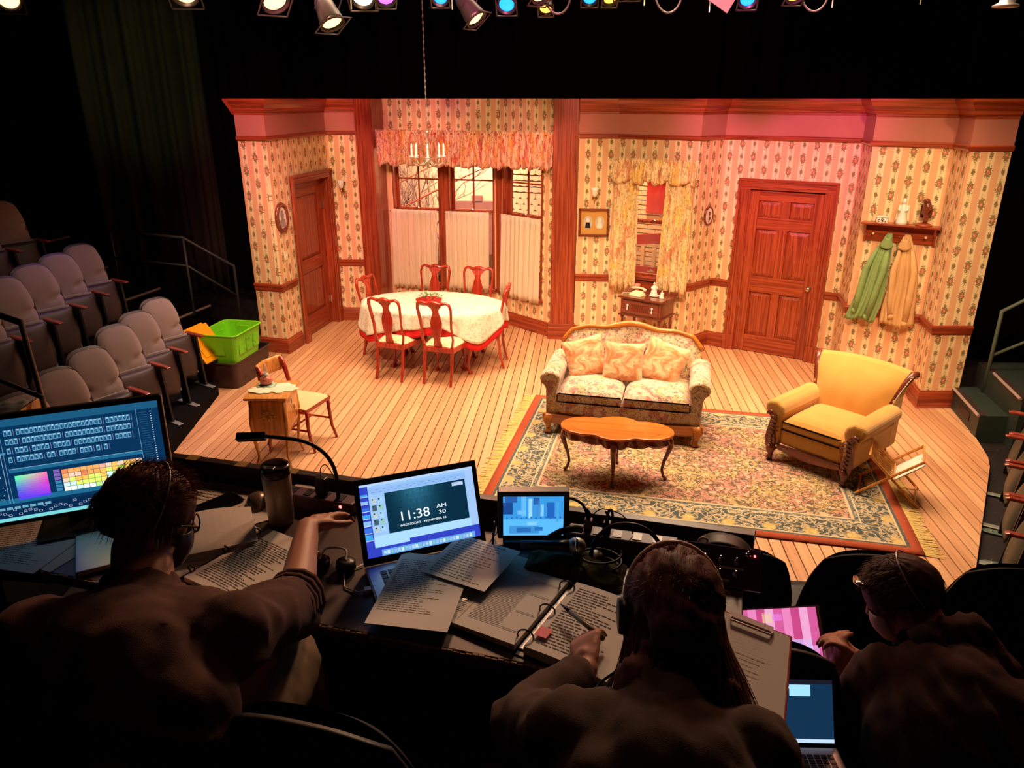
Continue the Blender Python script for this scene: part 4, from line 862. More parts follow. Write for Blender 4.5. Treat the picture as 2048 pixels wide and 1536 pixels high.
for s in (-1,1):
    q=MB().prism([(s*.075+.058*math.cos(i/20*6.2832),.085*math.sin(i/20*6.2832)) for i in range(20)],-.014,-.010,'xz').build('oval_photo',plain('photo_grey',(.50,.44,.38),.7),t)
    MB().prism([(s*.075+.022*math.cos(i/12*6.28),.028*math.sin(i/12*6.28)+.03) for i in range(12)],-.017,-.014,'xz').build('face','sheet',q); MB().prism([(s*.075-.035,-.07),(s*.075+.035,-.07),(s*.075+.025,0),(s*.075-.025,0)],-.016,-.014,'xz').build('dress','black' if s<0 else 'sheet',q)
def sconce(lb,A,B,s,z):
    l,a=onwall(A,B,s,z,.0); t=thing('wall_sconce',lb,'wall lamp',l,a,'brass wall sconces')
    MB().at(RX(90)).lathe([(.035,0),(.035,.008),(.02,.014)],14).build('back_plate','brass',t,smooth=True)
    MB().tube([(0,-.01,0),(.0,-.05,-.045),(.0,-.10,-.05),(.0,-.12,-.015),(0,-.115,.02)],.006,6).build('arm','brass',t,smooth=True)
    MB().lathe([(.012,.02),(.02,.025),(.016,.035)],12,(0,-.115,0)).build('cup','brass',t,smooth=True); MB().lathe([(.024,.03),(.034,.06),(.04,.10),(.055,.135),(.052,.135),(.036,.10),(.03,.06)],16,(0,-.115,0)).build('glass_shade','glasswhite',t,smooth=True)
sconce('brass wall sconce with white glass shade right of the left door',PL[2],PL[3],.19,1.87); sconce('brass wall sconce with white glass shade above the double portrait',PR[0],PR[1],.215,1.87)
l,a=onwall(PL[1],PL[2],.17,1.22,0); t=thing('light_switch','ivory light switch plate left of the left door','light switch',l,a); MB().box(-.035,.035,-.006,0,-.055,.055).build('plate','ivory',t,bevel=.002); MB().box(-.005,.005,-.014,-.006,-.012,.012).build('toggle','ivory',t)
# ---- shelf with ornaments and coats
A,B=PR[5],PR[6]; l,a=onwall(A,B,.40,1.80,0); SH=thing('wall_shelf','mahogany peg shelf holding ornaments and coats by the right end','shelf',l,a)
MB().box(-.375,.375,-.15,0,.01,.03).build('board','mah_x',SH,bevel=.004); MB().box(-.33,.33,-.02,0,-.17,.01).build('peg_rail','mah_x',SH,bevel=.003)
for s in (-1,1): b=MB(); b.prism([(0,.01),(-.13,.01),(-.11,-.05),(-.05,-.09),(-.04,-.17),(0,-.19)],s*.33-.01,s*.33+.01,'yz'); b.build('bracket','mah_z',SH,bevel=.002)
for x in (-.25,-.085,.085,.25): b=MB(); b.at(TM((x,-.02,-.09))@RX(90)); b.lathe([(.008,0),(.006,.03),(.014,.042),(.010,.055)],10); b.build('peg','ivory',SH,smooth=True)
aw=a
def sl(x,y,z): v=Vector(l)+Matrix.Rotation(aw,3,'Z')@Vector((x,y,z)); return tuple(v)
t=thing('ceramic_box','white ceramic trinket box with dark flowers at the left of the shelf','box',sl(-.18,-.08,.03),aw); MB().box(-.055,.055,-.035,.035,0,.055).build('box','white',t,bevel=.012,seg=3); MB().box(-.06,.06,-.038,.038,.056,.07).build('lid','white',t,bevel=.01,seg=3)
b=MB()
for k in range(14): b.ball((-.035+.07*random.random(),-.036,.012+.035*random.random()),(.006,.0015,.005),6,4)
tag(b.build('flower_print','black',t),kind='stuff')
t=figurine('statue','white robed statue with folded hands in the middle of the shelf',sl(0,-.08,.03),.27,'white',aw,'statue',.75)
b=MB(); b.grid(lambda u,v:((u-.5)*.14*(1-.3*v),.03+.01*math.sin(u*9),.02+.17*v),10,6); b.build('cloak','ivory',t,smooth=True,solid=.008)
t=thing('carved_bird','dark carved bird sculpture on a round wooden base on the shelf','sculpture',sl(.21,-.085,.03),aw)
MB().lathe([(.075,0),(.08,.008),(.07,.02),(.05,.028)],20).build('base','mah_x',t,smooth=True)
b=MB(); b.tube([(0,0,.02),(.02,0,.08),(-.01,0,.13),(.01,0,.19),(.0,-.01,.235)],[.022,.020,.034,.045,.03],8); b.ball((-.01,-.02,.25),(.035,.03,.03)); b.build('body','darkwood',t,smooth=True)
for s in (-1,1): b=MB(); b.grid(lambda u,v:(s*(.02+.035*math.sin(u*3.1)),.01+.02*v,.08+.13*v),8,6); b.build('wing','darkwood',t,smooth=True,solid=.012)
MB().tube([(-.02,-.045,.25),(-.03,-.075,.24)],[.01,.002],6).build('beak','darkwood',t,smooth=True)
def coat(nm,lb,x0,mat,W_,z0,sl_,seed):
    p=sl(x0,-.045,-.07); t=thing(nm,lb,'jacket',p,aw)
    b=MB(); rn=random.Random(seed); ph=[rn.random()*6 for _ in range(4)]
    def fn(u,v):
        a=(u*2-1); d=1-v; w_=.022+W_*1.25*(1-math.exp(-d*2.4)); z=-(z0*d)+.02*math.sin(a*4+ph[0])*d; f=.030*d**.5*math.sin(a*5.5+ph[1]+d*3)+.012*math.sin(a*21+ph[2])
        return (a*w_+sl_*d*.16+.02*math.sin(d*6+ph[3])*d,-.035-.055*(1-a*a)*min(1,d*3)+f*min(1,d*4)*.6,z)
    b.grid(fn,36,26); b.build('body',mat,t,smooth=True,solid=.008)
    for s,l_ in ((-1,.92),(1,.98)):
        b=MB(); b.tube([(s*W_*.45+sl_*.04,-.06,-.16),(s*W_*.75+sl_*.08,-.085,-.38),(s*W_*.66+sl_*.12,-.09,-z0*.72),(s*W_*.55+sl_*.15,-.085,-z0*l_)],[.018,.036,.036,.032],10,.8); q=b.build('sleeve',mat,t,smooth=True)
        MB().tube([(s*W_*.553+sl_*.15,-.085,-z0*l_+.05),(s*W_*.548+sl_*.15,-.085,-z0*l_-.004)],[.036,.036],10,.75).build('cuff',mat,q,smooth=True)
    b=MB(); b.grid(lambda u,v:((u*2-1)*(.03+.045*(1-v)+.02*math.sin(u*5)),-.06-.03*(1-(u*2-1)**2),-.13+.11*v-.03*math.sin(u*3.1)),12,6); b.build('collar',mat,t,smooth=True,solid=.012)
MT['greencoat']=plain('faded_green_cotton',(.23,.36,.13),.9,.12,7,.2); MT['tancoat']=plain('tan_cotton',(.62,.38,.17),.9,.1,7,.2)
coat('green_jacket','faded green jacket hanging on the left peg of the shelf',-.085,'greencoat',.115,.95,-1,3); coat('tan_jacket','tan jacket hanging on the right of the green one',.085,'tancoat',.13,.97,.35,5)
# ================================================================ TECH TABLE AND WHAT STANDS ON IT
TZ=1.87; RF=1.13
b=MB(); b.prism([(-3.2,-.6),(2.6,-.6),(2.6,2.02),(.62,2.02),(-1.9,2.36),(-3.2,2.36)],RF-.2,RF); o=b.build('riser','blackmatt'); struct(o); tag(o,'black carpeted riser under the tech table row')
b=MB(); b.box(-3.2,2.6,-3.2,-.6,RF-.2,RF+.32); struct(b.build('riser','blackmatt'))
b=MB(); b.prism([(.55,1.15),(2.6,.9),(2.6,2.72),(-1.9,3.05),(-1.9,2.36),(.55,2.02)],.30,.50); struct(b.build('riser','blackmatt'))
tb=thing('tech_table','long scuffed black tech table across the seats, holding laptops and papers','table',(0,0,RF))
z=TZ-RF
TP=[(-1.88,1.665),(.36,1.275),(.47,1.875),(-1.80,2.265)]
MB().prism(TP,z-.035,z).build('tabletop','tablepaint',tb,bevel=.003)
for x,y in ((-1.75,1.75),(.28,1.36),(.38,1.80),(-1.70,2.2)): MB().box(x-.025,x+.025,y-.025,y+.025,0,z-.035).build('leg','black',tb)
b=MB(); b.add([(-1.82,2.235,z),(.49,1.845,z),(.50,1.875,z),(-1.81,2.265,z),(-1.82,2.235,z+.06),(.49,1.845,z+.06),(.50,1.875,z+.06),(-1.81,2.265,z+.06)],[(3,2,1,0),(4,5,6,7),(0,1,5,4),(1,2,6,5),(2,3,7,6),(3,0,4,7)]); lg=b.build('back_ledge','tablepaint',tb,bevel=.002)
b=MB(); b.add([(-1.82,2.225,0),(.47,1.84,0),(.47,1.85,0),(-1.82,2.235,0),(-1.82,2.225,z-.03),(.47,1.84,z-.03),(.47,1.85,z-.03),(-1.82,2.235,z-.03)],[(3,2,1,0),(4,5,6,7),(0,1,5,4),(1,2,6,5),(2,3,7,6),(3,0,4,7)]); b.build('light_block_panel','blackmatt',tb)  # added panel under the ledge, blocks stage light leaking below the table
MT['tape']=plain('yellow_tape',(.42,.26,.07),.7,.1); MT['chip']=plain('chipped_plywood_edge',(.34,.20,.12),.9,.3,60)
for s in (.42,.56,.66,.70): x=-1.82+s*1.3; MB().at(TM((x,2.25-.169*(x+1.82)-.0,z))@RZ(-9.6)).box(-.02,.02,-.017,.017,.059,.0615).build('tape_mark','tape',lg)
b=MB(); 
for k in range(150):
    u=k/150; x=-1.88+2.24*u; y=1.665-.39*u; h=random.uniform(.001,.006); b.at(TM((x,y-.001,z-.004))@RZ(-9.9)); b.box(0,.013,-.003,h,-.008*random.random(),.0035*random.random()+.001)
b.X=Matrix.Identity(4); tag(b.build('chipped_edge','chip',tb),kind='stuff')
def power_strip(lb,x0,y0,x1,y1,w_=.055,h=.045):
    L=math.dist((x0,y0),(x1,y1)); t=thing('power_strip',lb,'power strip',((x0+x1)/2,(y0+y1)/2,TZ),math.atan2(y1-y0,x1-x0))
    MB().box(-L/2,L/2,-w_/2,w_/2,0,h).build('housing',MT['pw'],t,bevel=.004)
    n=int(L/.055)
    for k in range(n): MB().box(-L/2+.03+k*.055-.012,-L/2+.03+k*.055+.012,-w_/2-.001+.01,w_/2-.01,h,h+.002).build('outlet','black',t)
    MB().ball((L/2-.04,-w_/2,h*.7),(.005,.003,.005)).build('pilot_light',MT['led'],t)
    MB().ball((L/2-.015,-w_/2,h*.6),(.003,.002,.003)).build('screw','chrome',t); return t
MT['pw']=plain('plum_grey_enamel',(.12,.055,.09),.45,.1); MT['led']=emis('red_pilot_light',(1,.12,.10),6)
power_strip('plum grey power strip at the back of the table behind the steel mug',-.955,2.02,-.66,1.955); power_strip('long plum grey power strip behind the small monitor',-.02,1.865,.28,1.815)
# ---- prints: flat coloured rectangles laid on a sheet
def lines(rects,par,name,mat='print',z=.0006,M0=None):
    b=MB(); 
    if M0: b.at(M0)
    for r in rects: b.rect(r[0],r[1],r[2],r[3],r[4],z+.00005*(r[5] if len(r)>5 else 0))
    o=b.build(name,mat,par); return o
INK=(.13,.11,.10)
def textrows(x0,y0,w_,h,n,seed,fill=.55,ragged=.4,c=INK):
    rn=random.Random(seed); R_=[]
    for k in range(n):
        y=y0+h*(1-(k+.5)/n); x=x0; xe=x0+w_*(1-ragged*rn.random())
        while x<xe: l=rn.uniform(.006,.02); R_.append((x,y,min(l,xe-x),h/n*fill*.5,c)); x+=l+.003
    return R_
def sheet(nm,lb,cx,cy,zz,a,w_,h,rects=None,mat='sheet',cat='paper',curl=.004,grp=None,tilt=None,th=.0006):
    t=thing(nm,lb,cat,(cx,cy,zz),R(a),grp,rot=tilt)
    b=MB(); b.grid(lambda u,v:((u-.5)*w_,(v-.5)*h,0 if rects else curl*math.sin(u*3.1)*math.sin(v*2)),1 if rects else 12,1 if rects else 12); b.build('sheet',mat,t,solid=th)
    if rects: tag(lines(rects,t,'printed_lines',z=th/2+.0002),kind='stuff')
    return t
# papers on the far left of the table
r_=textrows(-.13,-.10,.25,.2,22,1)+[(.06,.06,.06,.004,INK)]
sheet('script_page','big printed sheet at the left end of the table below the lighting monitor',-1.56,1.70,TZ+.003,-6,.30,.24,r_)
sheet('script_page','second printed sheet sticking out under the one at the left end of the table',-1.50,1.725,TZ+.0012,-16,.30,.22,textrows(-.13,-.1,.25,.2,20,4))
# closed silver laptop
t=thing('closed_laptop','closed silver laptop under the left papers','laptop',(-1.235,1.73,TZ),R(34)); MB().box(-.15,.15,-.105,.105,0,.016).build('case','silver',t,bevel=.006,seg=3)
sheet('script_page','blank page corner under the phone',-1.115,2.02,TZ+.001,-10,.22,.14,textrows(-.1,-.05,.12,.09,5,2)); sheet('cue_sheet','white page with ruled notes lying beside the phone',-1.03,1.925,TZ+.0022,38,.17,.20,textrows(-.07,-.09,.14,.16,9,3))
t=thing('smartphone','black smartphone lying face up left of the steel mug','phone',(-1.105,1.955,TZ+.004),R(-36)); MB().box(-.037,.037,-.075,.075,0,.008).build('case','black',t,bevel=.006,seg=3); MB().box(-.034,.034,-.07,.07,.0081,.0086).build('glass',plain('phone_glass',(.006,.006,.007),.08,0),t)
t=thing('computer_mouse','grey computer mouse left of the steel mug','mouse',(-.985,1.985,TZ),R(20)); b=MB(); b.grid(lambda u,v:(.034*math.cos(u*3.1415)*math.sin(v*3.1415)**.6,.06*(v*2-1),.036*math.sin(u*3.1415)**.7*math.sin(v*3.1415)**.7),12,12); b.build('shell','silver' if 0 else plain('bronze_grey_shell',(.20,.15,.11),.3,metal=.3),t,smooth=True); MB().tube([(0,.03,.036),(0,.045,.030)],.004,6).build('wheel','black',t)
# folded page, ring binder and pencil case in front of the left person
sheet('folded_page','blank white page lifted over the open binder beside the left person',-1.035,1.765,TZ+.030,29,.25,.20,mat='sheet',curl=.02)
def binder(nm,lb,cx,cy,a,w_,h,lrects,rrects,ring,lt=.012,rt=.02,leftlab=None,backing=True):
    t=thing(nm,lb,'binder',(cx,cy,TZ),R(a))
    b=MB(); b.box(-w_-.02,w_+.02,-h/2-.008,h/2+.008,0,.003); b.build('cover','black',t,bevel=.001)
    b=MB(); b.add([(-w_,-h/2,.004),(-.012,-h/2,.004),(-.012,h/2,.004),(-w_,h/2,.004),(-w_,-h/2,.004+lt*.6),(-.012,-h/2,.004+lt),(-.012,h/2,.004+lt),(-w_,h/2,.004+lt*.6)],[(3,2,1,0),(4,5,6,7),(0,1,5,4),(1,2,6,5),(2,3,7,6),(3,0,4,7)]); l=b.build('left_pages','sheet',t)
    b=MB()
    def pg(u,v): return (.012+(w_-.012)*u,(v-.5)*h,.006+rt*(1-u*.5)+.006*math.sin(u*3.1))
    b.grid(pg,10,2); b.grid(lambda u,v:(.012+(w_-.012)*u,(v-.5)*h,.0045),10,2); b.grid(lambda u,v:(pg(u,0)[0],-h/2,.0045+(pg(u,0)[2]-.0045)*v),10,1); b.grid(lambda u,v:(w_,(u-.5)*h,.0045+(pg(1,0)[2]-.0045)*v),1,1); r=b.build('right_pages','sheet',t)
    a_=math.atan2(lt*.4,w_-.012)
    if lrects: tag(lines(lrects,l,'printed_lines',M0=TM((-w_,0,.0052+lt*.6))@Matrix.Rotation(-a_,4,'Y')),kind='stuff')
    if rrects:
        b=MB()
        for q in rrects:
            x0,y0,x1,y1=q[0],q[1],q[0]+q[2],q[1]+q[3]; z0=pg((x0-.012)/(w_-.012),0)[2]+.0008; z1=pg((x1-.012)/(w_-.012),0)[2]+.0008; b.add([(x0,y0,z0),(x1,y0,z1),(x1,y1,z1),(x0,y1,z0)],[(0,1,2,3)],None,q[4])
        tag(b.build('printed_lines','print',r),kind='stuff')
    MB().box(-.008,.010,-h/2+.01,h/2-.01,.003,.007).build('spine_bar','silver',t,bevel=.002)
    for y in (-.108,0,.108):
        if abs(y)>h/2-.02: continue
        b=MB(); b.tube([(math.cos(q/12*2*math.pi)*ring,y+.0025*math.sin(q),.008+ring*.75+math.sin(q/12*2*math.pi)*ring) for q in range(13)],.0022,6,cap=False); b.build('ring','black' if 0 else plain('dark_ring_steel',(.10,.08,.08),.25,metal=.8),t,smooth=True)
    return t
tb_=[(.03+.02*(i%5),-.12+.24*j/26,.010,.0022,INK) for j in range(26) for i in range(5)]
rr=textrows(.03,-.12,.17,.21,26,9)
binder('ring_binder','open black ring binder with a printed page, beside the left person',-.955,1.70,-27,.215,.279,None,rr,.013,.002,.012)
# open prompt book in the middle with folder, rings, tab
lr=[(.05,-.10+.0058*k,.085,.0016,(.25,.21,.19)) for k in range(36)]+[(.035,-.12,.0012,.24,(.4,.36,.3)),(.145,-.03,.05,.0018,INK),(.145,.045,.05,.0018,INK),(.14,-.10,.045,.0018,INK),(.145,.10,.05,.0015,INK)]
lr+=textrows(.012,-.13,.02,.25,40,5)
rr=textrows(.03,-.12,.15,.24,24,6,ragged=.6)
bd=binder('prompt_book','open prompt book with three black rings and a red tab','x' and -.060,1.512,-24.5,.215,.279,lr,rr,.021,.016,.020)
MT['redtab']=plain('red_tab',(.78,.02,.05),.5,.05); MB().box(.018,.048,-.10,-.065,.0335,.0342).build('red_tab','redtab',bd)
t=thing('folder','plain tan folder sticking out behind the left half of the prompt book','folder',(-.262,1.648,TZ+.0075),R(-24)); MB().box(-.10,.11,-.145,.15,0,.002).build('card',plain('tan_card',(.52,.42,.34),.8),t)
sheet('cue_sheet','printed page with a framed label lying over the laptop keys behind the prompt book',-.270,1.690,TZ+.033,-22,.19,.20,textrows(-.08,-.09,.15,.18,16,8)+[(-.03,.02,.10,.03,(.72,.66,.58),-1)]); sheet('cue_sheet','long printed page lying across the left side of the laptop keyboard',-.375,1.565,TZ+.028,-4,.20,.30,textrows(-.09,-.10,.16,.22,26,11))
# ---- computers
def panel_print(par,name,W,H,rects,y,z0,k='screen'):
    b=MB(); b.at(TM((-W/2,y,z0))@RX(90))
    for r in rects: b.rect(r[0]*W,r[1]*H,r[2]*W,r[3]*H,r[4],.0002*(1+(r[5] if len(r)>5 else 0)))
    return b.build(name,k,par)
t=thing('lighting_monitor','wide black monitor showing a blue lighting console screen at the left','monitor',(-1.452,1.803,TZ),R(27.5)); hd=thing('head','x','x',(0,0,.20)); del hd['label'],hd['category']; hd.parent=t; hd.rotation_euler=(R(-8),0,0); hd.name='display'
W,H=.548,.322
MB().box(-W/2,W/2,0,.03,-H/2+.01,H/2+.01).build('casing','black',hd,bevel=.006); 
rc=[(0,0,1,1,(.002,.030,.090),0)]
rc+=[(0,.93,1,.07,(.01,.09,.19),1),(0,.0,1,.035,(.18,.62,.66),1),(.0,.17,1,.05,(.012,.13,.26),1),(0,.035,1,.105,(.002,.02,.07),1),(.21,.18,.002,.75,(.35,.55,.75),2),(.225,.18,.0016,.75,(.2,.4,.6),2),(0,.66,.235,.02,(.06,.24,.42),1),(.06,.18,.0016,.7,(.3,.45,.7),2),(.13,.18,.0016,.7,(.3,.45,.7),2),(.885,.18,.0016,.76,(.2,.4,.6),2),(.235,.475,.65,.035,(.012,.13,.26),1),(.235,.51,.65,.003,(.4,.6,.8),2)]
rn=random.Random(5)
for row,grp in enumerate([(2,20,6),(3,9,9,6),(1,3,4,4,9,4),(1,6,2,4,3,1,1)]):
    x=.245
    for g in grp:
        for k in range(g):
            if x>.87: break
            y=.84-row*.088; rc+=[(x,y,.0175,.055,(.16,.40,.58),2),(x+.003,y+.006,.0115,.034,(.01,.08,.20),3),(x+.007,y+.044,.004,.006,(.7,.85,.95),3)]; x+=.0205
        rc.append((x+.005,y-.006,.0016,.065,(.30,.25,.50),2)); x+=.018
cols=[(.9,.45,.35),(.95,.25,.10),(.95,.42,.12),(.95,.62,.45),(.98,.55,.10),(.95,.80,.15),(.75,.95,.15),(.55,.90,.25),(.65,.92,.85),(.85,.92,.85)]
for j in range(5):
    for i in range(13):
        c=cols[(min(9,max(0,int(j*1.9+rn.random()*3+ (2 if i>6 else 0)))))]; rc.append((.475+i*.031,.215+ (4-j)*.045,.029,.041,c,2))
for j in range(6): rc.append((.437,.225+j*.038,.03,.03,(.22,.12,.45) if j>2 else (.04,.22,.42),2))
for i in range(10):
    for j in range(10):
        u,v=i/9,j/9; rc.append((.255+i*.0152,.20+j*.024,.0153,.0245,(.10+.75*u*v**.6,.05+.75*(1-u)*v*v+.3*max(0,v-.6),.75*(1-v*.6)+.1),2))
for k in range(70): rc.append((.01+.19*rn.random(),.2+.7*rn.random(),.004,.006,(.6,.75,.9),3))
for k in range(40): rc.append((.0+.024*k,.05+.02*(k%2)+.03*(k%3==0),.017,.022,(.30,.38,.52),2)); rc.append((.003+.024*k,.055+.02*(k%2)+.03*(k%3==0),.011,.014,(.0,.01,.05),3))
for k in range(11): rc.append((.01+.036*k,.115,.028,.025,(.14,.36,.50),2))
for k in range(30): rc.append((.955-.0*k,.2+.024*k,.006,.006,(.6,.75,.9),3)); rc.append((.90,.2+.024*k,.04,.0016,(.05,.2,.35),2))
panel_print(hd,'screen',.520,.293,rc,-.0006,-.1365)
b=MB(); b.box(-.10,.10,-.07,.10,0,.012); b.build('foot','black',t,bevel=.004); MB().box(-.03,.03,.035,.055,.01,.22).build('stand','black',t,bevel=.004)
# laptop
t=thing('laptop','open silver laptop with a dark clock page on its screen','laptop',(-.350,1.640,TZ),R(27)); W,D_=.345,.235
MB().box(-W/2,W/2,-D_+.11,.11,.001,.015).build('base','silver',t,bevel=.005,seg=3)
b=MB()
for j in range(6):
    for i in range(14): b.box(-.138+i*.0198,-.1215+i*.0198,.075-j*.0185-.015,.075-j*.0185,.0152,.0172)
tag(b.build('keys','black',t),kind='stuff'); MB().box(-.05,.05,-.115,-.045,.0151,.0155).build('trackpad','silver',t,bevel=.0002)
ld=thing('lid','x','x',(0,.112,.014)); del ld['label'],ld['category']; ld.parent=t; ld.rotation_euler=(R(-22),0,0)
MB().box(-W/2,W/2,0,.006,0,.232).build('lid_shell','silver' if 0 else 'black',ld,bevel=.004,seg=3)
BL=(.16,.38,.80)
rc=[(0,0,1,1,(.03,.05,.50),0),(.07,.17,.86,.80,(.30,.52,.85),1),(0,.97,1,.03,(.45,.62,.90),2),(.07,.855,.86,.08,(.26,.46,.82),2),(.07,.17,.86,.11,(.38,.66,.88),2),(.07,.125,.30,.045,(.38,.66,.88),2),(.93,.17,.07,.80,(.34,.52,.84),1),(.205,.285,.715,.56,(.002,.026,.052),3),(.12,.0,.83,.085,(.12,.34,.72),1),(.80,.77,.10,.05,(.45,.58,.80),6)]
for k in range(64):
    for j in range(8):
        g_=math.exp(-((k-24)/13)**2)*((j+1)/8)**1.5*(.8+.4*random.random()); rc.append((.205+.715*k/64,.285+.07*j,.0112,.0701,(.002+.02*g_,.024+.11*g_,.05+.17*g_),4))
for k in range(7): rc.append((.0,.24+.1*k,.062,.075-.008*k,[(.05,.35,.8),(.04,.16,.7),(.25,.5,.8)][k%3],2)); rc.append((.0,.23+.1*k,.062,.008,(.7,.8,.9),3))
for j in range(5):
    for i in range(2): rc.append((.088+i*.055,.33+j*.098,.040,.078,[(.45,.55,.60),(.30,.55,.50),(.06,.12,.14),(.35,.6,.85)][(i*3+j*2)%4],4)); rc.append((.092+i*.055,.38+j*.098,.014,.02,(.02,.04,.06),5))
for k in range(26): rc.append((.135+k*.0305,.018,.024,.050,[(.35,.6,.8),(.55,.75,.85),(.20,.5,.6),(.3,.45,.8)][k%4],3))
for k in range(24): rc.append((.10+k*.033,.875+.028*(k%2),.022,.006,(.10,.22,.50),4))
panel_print(ld,'screen',.317,.196,rc,-.0004,.020)
MT['ltext']=emis('pale_screen_text',(.80,.90,.96),1.3)
def text(s_,par,size,M0,mat='ltext',sx=1):
    c=bpy.data.curves.new('text','FONT'); c.body=s_; c.size=size; c.align_x='CENTER'; c.extrude=.00005; c.resolution_u=3; o=bpy.data.objects.new('text',c); COL.objects.link(o); me=bpy.data.meshes.new_from_object(o); bpy.data.objects.remove(o); o=bpy.data.objects.new('text',me); COL.objects.link(o); o.data.materials.clear(); o.data.materials.append(MT[mat]); o.parent=par; o.matrix_local=M0@Matrix.Diagonal((sx,1,1,1)); return o
for s_,x,z_,sz,sx in (('11:38',-.020,.103,.036,1.1),('AM',.058,.120,.0145,1.4),('30',.058,.103,.0145,1.5),('WEDNESDAY - NOVEMBER 18',.002,.088,.0085,1.15)):
    o=text(s_,ld,sz,TM((x,-.0022,z_))@RX(90),sx=sx); o.name='clock_text'
b=MB(); b.tube([(-.175,.02,.008),(-.205,.02,.006),(-.235,.06,.004),(-.225,.12,.004),(-.17,.14,.006)],.0022,6); o=b.build('charging_cable','sheet',None,smooth=True); o.matrix_world=TM((-.350,1.640,TZ))@RZ(27); tag(o,'thin white cable looping from the left side of the open laptop','cable')
MB().box(-.19,-.174,.012,.028,.003,.013).build('plug','white',t)
# small cctv monitor
t=thing('small_monitor','small black monitor showing a blue camera view of the stage','monitor',(-.115,1.815,TZ),R(6))
MB().box(-.10,.10,.02,.055,.02,.168).build('casing','black',t,bevel=.004); MB().box(-.085,.085,0,.09,0,.022).build('foot','black',t,bevel=.003)
rc=[(0,0,1,1,(.04,.30,.72),0),(0,.0,1,.42,(.10,.46,.88),1),(.1,.05,.5,.2,(.05,.28,.66),2),(.22,.08,.24,.13,(.02,.14,.46),3),(.40,.26,.16,.10,(.2,.56,.92),3),(.52,.12,.14,.10,(.02,.16,.5),3),(.72,.45,.13,.40,(.015,.12,.48),3),(.88,.35,.04,.5,(.06,.34,.75),3),(.30,.5,.08,.5,(.12,.45,.85),2),(.42,.45,.06,.5,(.3,.62,.95),3),(.55,.48,.05,.42,(.06,.25,.62),3),(0,.55,.16,.30,(.01,.06,.26),3),(.03,.85,.2,.15,(.02,.10,.36),2),(.5,.80,.1,.18,(.02,.1,.36),3),(.62,.5,.05,.3,(.22,.55,.9),3),(.24,.55,.14,.1,(.15,.5,.88),4)]
for k in range(12): rc.append((.05+.08*k,.43+.01*(k%3),.03,.04,(.02,.14,.45),4))
panel_print(t,'screen',.168,.123,rc,.0195,.032)
# ---- travel mug, index cards, gooseneck lamps
t=thing('travel_mug','tall sand coloured steel travel mug with a dark lid','mug',(-.872,1.890,TZ)); MB().lathe([(.034,0),(.037,.004),(.040,.10),(.042,.155),(.040,.158)],28).build('body',plain('sand_steel',(.44,.37,.26),.42,.05,metal=.35),t,smooth=True)
MB().lathe([(.041,.157),(.043,.162),(.043,.180),(.039,.190),(.030,.186),(.004,.182)],28).build('lid',plain('wine_black_plastic',(.03,.012,.016),.25),t,smooth=True); MB().box(-.012,.012,-.04,-.02,.184,.194).build('drink_tab','black',t,bevel=.003)
t=thing('index_cards','stack of cream index cards on a small black box behind the reaching hand','cards',(-.845,2.0+.015,TZ),R(-12))
MB().box(-.045,.045,-.03,.03,0,.026).build('box','black',t,bevel=.003)
for k in range(6): MB().box(-.046+.001*(k%3),.046,-.034,.032-.001*(k%2),.0265+k*.0022,.0283+k*.0022).build('card','sheet' if k%2 else 'doily',t)
def gooseneck(lb,base,pts,head,mat='rubber'):
    t=thing('gooseneck_lamp',lb,'lamp',base); b_=Vector(base)
    MB().lathe([(.045,0),(.045,.012),(.03,.02),(.012,.024)],20).build('base','black',t,smooth=True); MB().tube([Vector(p)-b_ for p in pts],.0062,8).build('neck',mat,t,smooth=True)
    if head:
        a,c=Vector(head[0])-b_,Vector(head[1])-b_; MB().tube([a,c],[.016,.017],4).build('head','black',t,bevel=.003)
    return t
def arc(P,n=24):   # smooth curve through points
    P=[Vector(p) for p in P]; out=[]
    for i in range(len(P)-1):
        p0,p1,p2,p3=P[max(0,i-1)],P[i],P[i+1],P[min(len(P)-1,i+2)]
        for k in range(n//(len(P)-1)):
            t=k/(n//(len(P)-1)); out.append(.5*((2*p1)+(p2-p0)*t+(2*p0-5*p1+4*p2-p3)*t*t+(3*p1-p0-3*p2+p3)*t**3))
    return out+[P[-1]]
gooseneck('black gooseneck lamp arching over the table behind the steel mug',(-.722,1.965,TZ),arc([(-.722,1.965,TZ),(-.718,1.966,1.97),(-.730,1.968,2.03),(-.764,1.971,2.073),(-.824,1.974,2.099),(-.936,1.970,2.110)]),((-.925,1.970,2.110),(-1.012,1.962,2.106)))
gooseneck('second black gooseneck lamp bowed over the table right of the microphone',(.045,1.79,TZ),arc([(.045,1.79,TZ),(.055,1.79,1.925),(.10,1.80,1.965),(.16,1.80,1.972),(.21,1.79,1.95),(.245,1.77,1.90)]),None)
t=thing('power_adapter','black power adapter with a looped thin lead behind the mug','adapter',(-.775,1.985,TZ+.0475),R(-12)); MB().box(-.018,.018,-.013,.013,0,.055).build('body','black',t,bevel=.004); MB().tube(arc([(0,0,.055),(.002,.0,.085),(.022,.0,.10),(.045,0,.06),(.055,0,.0)]),.0016,5).build('lead','rubber',t)
def cable(lb,P,r=.003,mat='rubber',n=30): o=MB().tube(arc(P,n),r,6).build('cable',mat,smooth=True); return tag(o,lb,'cable')
cable('black cable arching up behind the left edge of the small monitor',[(-.215,1.74,TZ+.004),(-.225,1.80,TZ+.05),(-.20,1.87,TZ+.125),(-.14,1.88,TZ+.135),(-.11,1.87,TZ+.06)],.0035)
cable('black cable arching from the small monitor to the power strip',[(-.06,1.865,TZ+.10),(-.03,1.88,TZ+.13),(.015,1.88,TZ+.115),(.035,1.87,TZ+.08)],.004)
